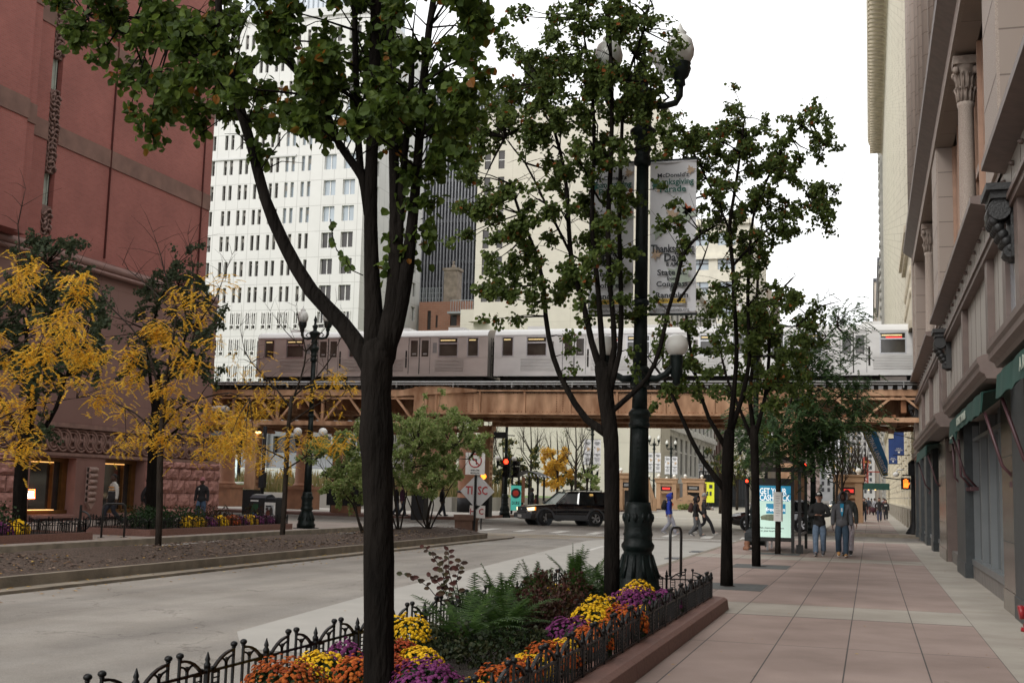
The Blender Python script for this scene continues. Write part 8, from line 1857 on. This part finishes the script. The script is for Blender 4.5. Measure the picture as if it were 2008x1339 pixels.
# beyond the side street
py, wr_, kk = person('woman in black carrying a bright yellow shopping bag', (-.72, 88, 0), dirn(.05, -1), 1.68, 'light', (.015, .015, .016), (.015, .015, .016), (.3, .3, .3), (.03, .02, .015), 'longhair', s=.14, arms=('down', 'bag'), bulk=1.1)
g = MB(); g.box(-.18, -.07, -.5, .18, .07, -.08); g.tube([(-.1, 0, -.08), (0, 0, .04), (.1, 0, -.08)], .012, 5); hold('shopping_bag', 'bright yellow shopping bag held by the woman in black', 'bag', py, wr_[1], [('bag_body', g, mat('yellow_plastic', (.72, .5, .02), .4, .1, 8))])
person('person in dark clothes just behind the woman with the yellow bag', (-.45, 90.5, 0), dirn(0, -1), 1.72, 'light', (.02, .02, .022), (.03, .04, .06), head='hair', s=.1)
person('long-haired woman in a dark coat and jeans on the far pavement', (.62, 93, 0), dirn(0, -1), 1.74, 'light', (.018, .016, .02), (.06, .07, .12), (.02, .02, .02), (.04, .015, .01), 'longhair', s=.16, arms=('bag', 'pocket'), bulk=1.15, long=True)
person('person in black with a white chest mark beside the long-haired woman', (1.12, 97, 0), dirn(0, -1), 1.62, 'light', (.014, .014, .015), (.02, .02, .024), (.3, .3, .3), (.03, .02, .015), 'longhair', s=.12, extras=(('chest', (.6, .6, .6)),), bulk=1.1)
g = MB(); bq = thing('handbag', 'dark red bag hanging at the side of the long-haired woman', 'bag', (.18, 92.8, .85)); g.ell((0, 0, 0), (.2, .1, .2)); g.tube([(-.12, 0, .15), (.1, 0, .55), (.16, 0, .15)], .015, 5); part('bag_body', g, cloth('bag_red', (.07, .02, .03)), bq)
random.seed(9)
cols = [(.015, .015, .018), (.05, .055, .07), (.3, .3, .32), (.02, .03, .06), (.12, .04, .04), (.03, .03, .03), (.16, .14, .12)]
CN = ['black', 'slate grey', 'pale grey', 'navy', 'dark red', 'charcoal', 'beige']
XY = [(-.9, 128), (-.2, 131), (.4, 127), (.9, 133), (1.4, 130), (-1.3, 138), (.1, 140), (1.0, 144), (-.5, 148), (1.5, 150)]
for i, (x, y) in enumerate(XY):
    person('far pedestrian in a %s coat, %s of the distant crowd' % (CN[i % 7], ['far left front', 'front left', 'front middle', 'front right', 'rightmost front', 'leftmost middle', 'centre middle', 'right middle', 'left rear', 'rightmost rear'][i]), (x, y, 0), dirn(U(-.3, .3), -1 if i % 3 else 1), U(1.62, 1.82), 'light' if i % 2 else 'dark', cols[i % 7], cols[(i*3+1) % 7], head='hair', s=.12, group='distant crowd on the right pavement', bulk=1.1)
# park corner people
p = PY(1020, 975, 74.5); person('person in black standing by the turquoise poster', (p.x+.6, 75.2, 0), dirn(1, .6), 1.78, 'dark', (.012, .012, .014), (.02, .025, .03), head='short', legs='stand', bulk=1.25)
p = PY(1051, 985, 78.6); person('seated person in dark red inside the shelter beyond the intersection', (p.x, 78.6, 0), dirn(-.3, -1), 1.7, 'dark', (.14, .03, .02), (.02, .02, .02), head='hair', sitting=True, bulk=1.1, arms=('fwd', 'fwd'))
for i, (u, lb) in enumerate(((866, 'person in black with a tote walking behind the right median shrub'), (788, 'person in a dark purple top behind the median shrub stems'), (776, 'person in black behind the shrub beside the big trunk'))):
    p = G(u, 1012, 0); person(lb, (p.x, p.y, 0), dirn(1, 0), 1.74, 'light' if i else 'dark', [(.012, .012, .014), (.07, .02, .05), (.015, .015, .02)][i], (.03, .035, .05), head='hair', s=.2, bulk=1.2)
# ================================================================ VEHICLES
K['carblack'] = mat('black_car_paint', (.008, .008, .010), .08, .1, 2, spec=.8); K['carblack'].node_tree.nodes['Principled BSDF'].inputs['Coat Weight'].default_value = 1
K['cladding'] = mat('grey_plastic_cladding', (.075, .077, .082), .6, .1, 6)
K['cglass'] = mat('car_glass', (.02, .026, .028), .03, .3, 1, spec=1)
K['wsglass'] = mat('windscreen_teal', (.13, .22, .20), .05, .2, 2, spec=1)
K['headl'] = mat('headlight_lens', (.7, .65, .55), .1, .05, 3, emit=(1, .72, .42), es=1.1)
def wheel(parent, x, y, r, w_, side, steer=0, spokes=5):
    h_ = bpy.data.objects.new('wheel', None)
    g = MB(); prof = []
    c = Vector((x, y, r)); n = 28
    def ring(rr, xx): return [(xx, rr*math.cos(2*math.pi*j/n), rr*math.sin(2*math.pi*j/n)) for j in range(n)]
    rows = [ring(r*.62, w_/2), ring(r*.66, w_/2+.005), ring(r*.95, w_/2), ring(r, w_/2-.03), ring(r, -w_/2+.03), ring(r*.95, -w_/2), ring(r*.6, -w_/2)]
    vs = [v for q in rows for v in q]; g.add(vs, [(i*n+j, i*n+(j+1) % n, (i+1)*n+(j+1) % n, (i+1)*n+j) for i in range(len(rows)-1) for j in range(n)], 0, True)
    RM = Matrix.Rotation(steer + (math.pi if side < 0 else 0), 3, 'Z'); g.v = [tuple(RM @ Vector(v) + c) for v in g.v]
    ty = part('wheel', g, K['rubber'], parent)
    g = MB(); rows = [ring(r*.64, w_/2-.01), ring(r*.60, w_/2-.02), ring(r*.58, 0)]; vs = [v for q in rows for v in q]; g.add(vs, [(i*n+j, i*n+(j+1) % n, (i+1)*n+(j+1) % n, (i+1)*n+j) for i in range(2) for j in range(n)], 0, True)
    g.add(ring(r*.58, .0), [tuple(range(n))], 1); g.tube([(0, 0, 0), (w_/2-.01, 0, 0)], [r*.16, r*.14], 12)
    for k in range(spokes):
        a = 2*math.pi*k/spokes + .3
        for da in (-.14, .14): g.bar((w_/2-.03, r*.1*math.cos(a), r*.1*math.sin(a)), (w_/2-.025, r*.6*math.cos(a+da), r*.6*math.sin(a+da)), r*.13, .03, up=(1, 0, 0))
    g.v = [tuple(RM @ Vector(v) + c) for v in g.v]; part('rim', g, [K['chrome'], K['ink']], ty)
def loft(stations, m, parent, name, smooth=True):
    """body from cross-section rings along the length (y)"""
    g = MB(); n = len(stations[0]); vs = [v for s in stations for v in s]
    fs = [(i*n+j, i*n+(j+1) % n, (i+1)*n+(j+1) % n, (i+1)*n+j) for i in range(len(stations)-1) for j in range(n)] + [tuple(range(n)), tuple((len(stations)-1)*n+j for j in range(n))[::-1]]
    g.add(vs, fs, 0, smooth); ob = part(name, g, m, parent); return ob
def vehicle(lab, cat, loc, rz, L_, W_, wb, fo, r, st, gh, glassm, steer=0, clad=True, name='parked_car', spokes=5):
    """local +Y is the front; st: stations (y, z_bottom, z_belt, halfwidth); gh: greenhouse points side view"""
    t_ = thing(name, lab, cat, loc, rz)
    S_ = []
    for y, zb, zt, hw in st:
        S_.append([(-hw*.9, y, zb), (-hw, y, zb+.12), (-hw*1.0, y, (zb+zt)/2), (-hw*.985, y, zt-.12), (-hw*.93, y, zt-.03), (-hw*.6, y, zt), (hw*.6, y, zt), (hw*.93, y, zt-.03), (hw*.985, y, zt-.12), (hw, y, (zb+zt)/2), (hw, y, zb+.12), (hw*.9, y, zb)])
    bd = loft(S_, K['carblack'], t_, 'body', True)
    yf, yr = L_/2-fo, L_/2-fo-wb
    for y in (yf, yr):
        for s_ in (-1, 1):
            g = MB(); n = 18; x0 = s_*(W_/2-.25); x1 = s_*(W_/2+.012); rr = r*1.16       # dark wheel well, then flare
            g.tube([(x0, y, r), (s_*(W_/2-.02), y, r)], rr, 24); part('wheel_arch', g, K['ink'], t_)
            if clad:
                g = MB(); A_ = [(y+rr*k_*math.cos(a), r+rr*k_*math.sin(a)) for k_, rg in ((1.0, range(0, 13)), (1.17, range(12, -1, -1))) for a in [math.pi*i/12 for i in rg]]
                g.prism(A_, s_*(W_/2-.06), s_*(W_/2+.05), 'x'); part('arch_flare', g, K['cladding'], t_)
            wheel(t_, s_*(W_/2-.085), y, r, .24, s_, steer if y == yf else 0, spokes)
    # greenhouse: tapered glass cabin with pillars and roof
    (ya, za), (yb, zb2), (yc, zc), (yd, zd) = gh; wb_, wt = W_/2*.93, W_/2*.74
    V_ = {}
    for s_ in (-1, 1): V_[s_] = [(s_*wb_, ya, za), (s_*wt, yb, zb2), (s_*wt, yc, zc), (s_*wb_, yd, zd)]
    g = MB(); g.add([(-wb_*.98, ya, za-.02), (wb_*.98, ya, za-.02), (wt*.97, yb, zb2-.04), (-wt*.97, yb, zb2-.04)], [(0, 1, 2, 3)]); part('windscreen', g, glassm, t_)
    g = MB(); g.add([(-wb_*.98, yd, zd-.02), (wb_*.98, yd, zd-.02), (wt*.97, yc, zc-.04), (-wt*.97, yc, zc-.04)], [(0, 1, 2, 3)]); part('rear_window', g, K['cglass'], t_)
    for s_ in (-1, 1):
        a, b, c, d = [Vector(v) for v in V_[s_]]; g = MB(); ins = Vector((-s_*.02, 0, 0)); g.add([a+ins, b+ins, c+ins, d+ins], [(0, 1, 2, 3)]); part('side_window', g, K['cglass'], t_)
        g = MB(); g.bar(a, b, .07, .06); g.bar(c, d, .10, .07); g.bar(a, d, .05, .05); g.bar(b, c, .07, .08)
        for f_ in (.36, .70):
            lo = a.lerp(d, f_+.03); hi = b.lerp(c, f_-.06 if f_ < .5 else f_-.0); g.bar(lo, hi, .09 if f_ < .5 else .12, .05)
        part('pillar', g, K['carblack'], t_)
    R_ = []
    for f_ in (0, .1, .5, .9, 1):
        y = yb + (yc-yb)*f_; z = zb2 + (zc-zb2)*f_ + (.05 if 0 < f_ < 1 else -.0); R_.append([(-wt-.02, y, z-.06), (-wt*.9, y, z+.0), (-wt*.4, y, z+.03), (wt*.4, y, z+.03), (wt*.9, y, z), (wt+.02, y, z-.06)])
    loft(R_, K['carblack'], t_, 'roof')
    return t_, yf, yr, V_
# black suv turning in the intersection
a = G(1065, 1031, RZ); b = G(1172, 1029, RZ)
cen = Vector(((a.x+b.x)/2, (a.y+b.y)/2, 0)); hd = math.radians(180-22)
L_, W_ = 4.8, 1.84
st = [(2.42, .42, .82, .62), (2.34, .3, .96, .80), (2.1, .28, 1.02, .88), (1.3, .27, 1.08, .91), (.75, .27, 1.12, .92), (0, .27, 1.14, .92), (-1.2, .27, 1.15, .92), (-2.0, .28, 1.14, .91), (-2.3, .34, 1.1, .88), (-2.4, .42, .95, .78)]
hdg = dirn(-.80, -.60)
suv, yf, yr, V_ = vehicle('black suv with grey lower cladding and lit headlights turning left through the intersection', 'suv', (-15.5, 61.6, RZ), hdg, L_, W_, 2.85, .93, .39, st, [(.82, 1.12), (.15, 1.72), (-2.05, 1.76), (-2.28, 1.12)], K['wsglass'], .45, True, 'suv')
for s_ in (-1, 1):
    g = MB(); g.prism([(2.05, .78), (2.36, .74), (2.38, .90), (2.05, .95)], s_*.60, s_*.90, 'x'); hl_ = part('headlight', g, K['headl'], suv); g = MB(); g.prism([(1.98, .78), (2.06, .77), (2.06, .94), (1.98, .95)], s_*.84, s_*.915, 'x'); part('turn_lamp', g, K['orangelamp'] if False else mat('amber_lens', (.7, .25, .03), .2, emit=(1, .3, .03), es=.6) if 'amb' not in K else K['amb'], hl_)
    g = MB(); g.ell((s_*1.08, .72, 1.18), (.13, .08, .1), 0, 8, 6); g.bar((s_*.9, .72, 1.12), (s_*1.05, .72, 1.15), .05, .04); part('mirror', g, K['carblack'], suv)
    g = MB(); g.box(s_*.925, -.9, .34, s_*.955, .95, .56); g.box(s_*.925, -2.2, .42, s_*.95, -1.95, .6); g.box(s_*.6, -1.0, .28, s_*.93, 1.0, .34); part('side_cladding', g, K['cladding'], suv)
    g = MB(); g.box(s_*.926, .2, .96, s_*.95, .34, .99); g.box(s_*.926, -.85, .97, s_*.95, -.71, 1.0); part('door_handle', g, K['carblack'], suv)
    g = MB(); [g.box(s_*.922, yy-.004, .5, s_*.927, yy+.004, 1.13) for yy in (.85, -.15, -1.15)]; part('door_gap', g, K['ink'], suv)
    g = MB(); g.bar((s_*.55, -.1, 1.84), (s_*.55, -1.9, 1.87), .05, .04); [g.bar((s_*.55, yy, 1.76), (s_*.55, yy, 1.86), .04, .04) for yy in (-.15, -1.0, -1.85)]; part('roof_rail', g, K['ink'], suv)
    g = MB(); g.box(s_*.80, -2.42, .85, s_*.90, -2.30, 1.14); part('tail_light', g, K['redp'], suv)
g = MB(); g.box(-.58, 2.36, .62, .58, 2.435, .95); g.box(-.5, 2.43, .68, .5, 2.44, .74, 1); g.ell((0, 2.44, .82), (.09, .02, .04), 2, 10, 4); part('grille', g, [K['ink'], K['cladding'], K['chrome']], suv)
g = MB(); g.prism([(2.28, .34), (2.52, .36), (2.53, .58), (2.42, .64), (2.2, .6)], -.9, .9, 'x'); g.box(-.26, 2.53, .40, .26, 2.545, .54, 1); part('front_bumper', g, [K['cladding'], K['white']], suv)
g = MB(); g.prism([(-2.28, .34), (-2.5, .38), (-2.5, .62), (-2.3, .66)], -.88, .88, 'x'); part('rear_bumper', g, K['cladding'], suv)
dv = person('driver in a pink shirt at the wheel of the black suv', (0, 0, 0), 0, 1.7, 'light', (.55, .25, .33), (.05, .05, .06), head='short', sitting=True, arms=('hold', 'hold'))[0]
M_ = Matrix.Rotation(hdg, 4, 'Z'); dv.rotation_euler = (0, 0, hdg); dv.location = suv.location + (M_ @ Vector((-.42, .0, .22)))
# make driver side glass clear enough to see the driver
K['clearglass'] = mat('clear_side_glass', (.25, .27, .27), .02, .05, 1, spec=.8); K['clearglass'].node_tree.nodes['Principled BSDF'].inputs['Alpha'].default_value = .6
a_, b_, c_, d_ = [Vector(v) for v in V_[-1]]
for ch in [o for o in suv.children if o.name.startswith('side_window')]:
    vs = [v.co.copy() for v in ch.data.vertices]; s_ = 1 if vs[0].x > 0 else -1
    a, b, c, d = vs; ch.data.clear_geometry(); m1, m2 = a.lerp(d, .38), b.lerp(c, .30)
    ch.data.from_pydata([a, b, m2, m1, c, d], [], [(0, 1, 2, 3), (3, 2, 4, 5)]); ch.data.materials.clear(); ch.data.materials.append(K['clearglass']); ch.data.materials.append(K['cglass']); ch.data.polygons[1].material_index = 1
# black crossover behind the bus shelter
st = [(2.3, .42, .72, .66), (2.2, .28, .84, .82), (1.9, .24, .92, .90), (1.2, .24, .99, .93), (.6, .24, 1.02, .94), (-.6, .24, 1.04, .94), (-1.6, .26, 1.06, .93), (-2.1, .3, 1.05, .89), (-2.28, .42, .95, .8)]
co, yf, yr, V_ = vehicle('black crossover car with bright multi-spoke wheels passing behind the bus shelter', 'car', (-4.75, 64.6, RZ), dirn(-1, .03), 4.6, 1.9, 2.75, .92, .37, st, [(1.0, 1.0), (.1, 1.55), (-1.55, 1.60), (-2.15, 1.04)], K['wsglass'], 0, False, 'crossover_car', 5)
for s_ in (-1, 1):
    g = MB(); g.prism([(1.75, .76), (2.2, .70), (2.22, .80), (1.75, .90)], s_*.62, s_*.905, 'x'); part('headlight', g, K['chrome'], co)
    g = MB(); g.box(s_*.84, -2.2, .86, s_*.93, -1.95, .98); part('tail_light', g, K['redp'], co)
    g = MB(); g.ell((s_*1.04, .85, 1.08), (.12, .08, .08), 0, 8, 6); part('mirror', g, K['carblack'], co)
g = MB(); g.box(-.6, 2.27, .45, .6, 2.31, .68); part('grille', g, K['ink'], co)
# silver car roof behind the suv windscreen, and far traffic
st2 = [(2.2, .4, .65, .6), (2.1, .25, .78, .8), (1.2, .22, .9, .86), (0, .22, .95, .87), (-1.4, .22, .98, .87), (-2.1, .3, .98, .82), (-2.2, .4, .85, .7)]
K['carblack_'] = K['carblack']; K['carblack'] = mat('silver_car_paint', (.45, .47, .48), .2, .05, 2, metal=.4)
for lab, x, y, d in (('silver car mostly hidden behind the black suv', -17.6, 74.0, (1, .2)), ('white far vehicle stopped up the street between the pavement tree trunks', -5.2, 190, (0, -1)), ('pale car far up the street left of the tan kiosk', -8.5, 205, (0, -1))):
    c3_, *_r = vehicle(lab, 'car', (x, y, RZ), dirn(*d), 4.4, 1.74, 2.6, .9, .33, st2, [(1.0, .92), (.3, 1.4), (-1.2, 1.42), (-1.9, .96)], K['cglass'], 0, False, 'parked_car')
    for s_ in (-1, 1): g = MB(); g.box(s_*.5, 2.1, .6, s_*.78, 2.19, .74); part('headlight', g, K['headl'], c3_)
K['carblack'] = K['carblack_']
# ================================================================ END OF THE STREET
random.seed(77)
def farblock(lab, x0, x1, y0, y1, h, col, wc=(.05, .05, .055), side=1, dz=3.6, dy=3.2, name='distant_building'):
    t_ = thing(name, lab, 'building', ((x0+x1)/2, y0, 0), group='distant buildings up the street')
    ax = x1 if side < 0 else x0; m = mat('far_wall', col, .85, .1, .2)
    hl = []; y = y0+1.2
    while y < y1-2.4:
        z = 5
        while z < h-3: hl.append((round(y, 2), round(y+1.6, 2), round(z, 2), round(z+2.2, 2))); z += dz
        y += dy
    g = MB(); g.wall('x', ax, 1 if side < 0 else -1, y0, y1, 0, h, hl, .3); g.box(x0, y0-.02, 0, x1, y0, h) ; part('wall', g, m, t_, True)
    g = MB(); g.box(x0+.31 if side > 0 else x0, y0+.05, 0, x1-.31 if side < 0 else x1, y1, h-.1); g.box(x0-.3, y0-.3, h, x1+.3, y1, h+.9); part('core', g, [mat('far_glass', wc, .3)], t_, True)
    g = MB(); z = 5
    while z < h-3:
        x = x0+1.5
        while x < x1-2: g.box(x, y0-.05, z, x+1.5, y0-.02, z+2.2); x += 3.2
        z += dz
    tag(part('south_windows', g, mat('far_glass2', wc, .3), t_, True), kind='stuff'); return t_
farblock('cream office block next up the right side of the street', 2.0, 20, 206, 260, 40, (.52, .47, .38)); farblock('grey block farther up the right side', 2.2, 20, 262, 330, 52, (.36, .35, .33))
farblock('tan block far up the right side near the red vertical sign', 1.6, 20, 332, 460, 60, (.46, .40, .33)); farblock('pale tower closing the view up the street', -18, 4, 760, 800, 62, (.52, .50, .47))
farblock('tan block far up the left side of the street', -44, -28.5, 395, 520, 38, (.42, .36, .30), side=-1); farblock('red brown block farthest up the left side', -44, -27, 522, 690, 46, (.28, .20, .17), side=-1)
farblock('grey building behind the red brown one', -60, -20, 700, 740, 70, (.45, .45, .45))
t_ = thing('vertical_sign', 'tall red vertical theatre sign hanging far up the right side of the street', 'sign', (-.6, 300, 0)); p0, p1 = PY(1692, 957, 300), PY(1703, 908, 300)
g = MB(); g.box(p0.x+.6, 0, p0.z, p1.x+.6+.0, .6, p1.z); g.prism([(p0.x+.2, p1.z), (p1.x+1.0, p1.z), (p1.x+.4, p1.z+1.5), (p0.x+.8, p1.z+1.5)], 0, .6, 'y'); g.box(p1.x, .2, 8, 2.8, .4, 8.3); part('panel', g, mat('red_sign_panel', (.35, .06, .04), .6, .1, 1), t_)
for i, s in enumerate('CHICAGO'): text(s, (p1.z-p0.z)/7.2, face(((p0.x+p1.x)/2+.6, -.05, p1.z-(i+.5)*(p1.z-p0.z)/7)), K['white'], t_, 'lettering', .01, sx=1.1)
t_ = thing('green_canopy', 'dark green entrance canopy over the distant crowd', 'canopy', (1.0, 155, 0)); g = MB(); g.box(-2.0, 0, 3.1, 1.6, 6, 3.5); g.box(-2.0, -.1, 2.8, 1.6, 0, 3.6); part('canopy', g, K['awn'], t_); g = MB(); [g.ell((x, .5, 2.9), .14) for x in (-1.2, -.4)]; part('lights', g, K['warmlamp'], t_); g = MB(); [g.bar((-1.9, y, 0), (-1.9, y, 3.1), .1, .1) for y in (.3, 5.5)]; part('post', g, K['black'], t_)
# globe camera and street-tree trunks on the north pavement
p = PY(1757, 930, 80); t_ = thing('dome_camera', 'small white dome camera on a bracket above the far pavement', 'camera', p); g = MB(); g.ell((0, 0, 0), (.2, .2, .16)); g.tube([(0, 0, .1), (.1, 0, .3), (.5, 0, .32)], .05, 6); part('dome', g, K['white'], t_)
for i, (bu, bv, top, y, m, nb) in enumerate(((1650, 1025, 840, 78, 'leafmix', 8), (1640, 1022, 850, 84, 'leafmix', 5), (1664, 1012, 860, 108, 'leafgold', 6), (1690, 1000, 880, 150, 'leafgold', 5), (1676, 1004, 870, 128, 'leafmix', 5))):
    pp = PY(bu, bv, y)
    ptree(['nearly bare tree just left of the tall tan kiosk', 'second nearly bare tree left of the tan kiosk', 'sparse golden tree behind the tan kiosk', 'small brown leaved tree before the red vertical sign', 'sparse tree behind the tan kiosk roof'][i], y, bu, G(bu, 1000, 0).z*0 + (978 + 1.65*2330/(y*1.0)*.98), top, 20, m, cloud(bu-30, bu+20, 850, 930, nb, 9, 9, 1.5), group='street trees on the far right pavement', ncol=9, size=.2)
# left kerb trees further up and mid-street foliage seen under the girder
for i, (bu, y, top, sp_) in enumerate(((1412, 118, 880, 26), (1445, 150, 900, 22), (1475, 120, 880, 28), (1560, 180, 900, 22))):
    ptree(['dark green street tree beyond the forked pavement tree', 'green street tree far up left of the bus shelter', 'dark green street tree right behind the bus shelter roof', 'far green tree right of the bus shelter'][i], y, bu, 978 + 1.65*2330/y*.98, top, sp_, 'leafmix', cloud(bu-sp_, bu+sp_, top, top+45, 14, 12, 44, 1.5), group='street trees far up the street', bare=False, size=.3)
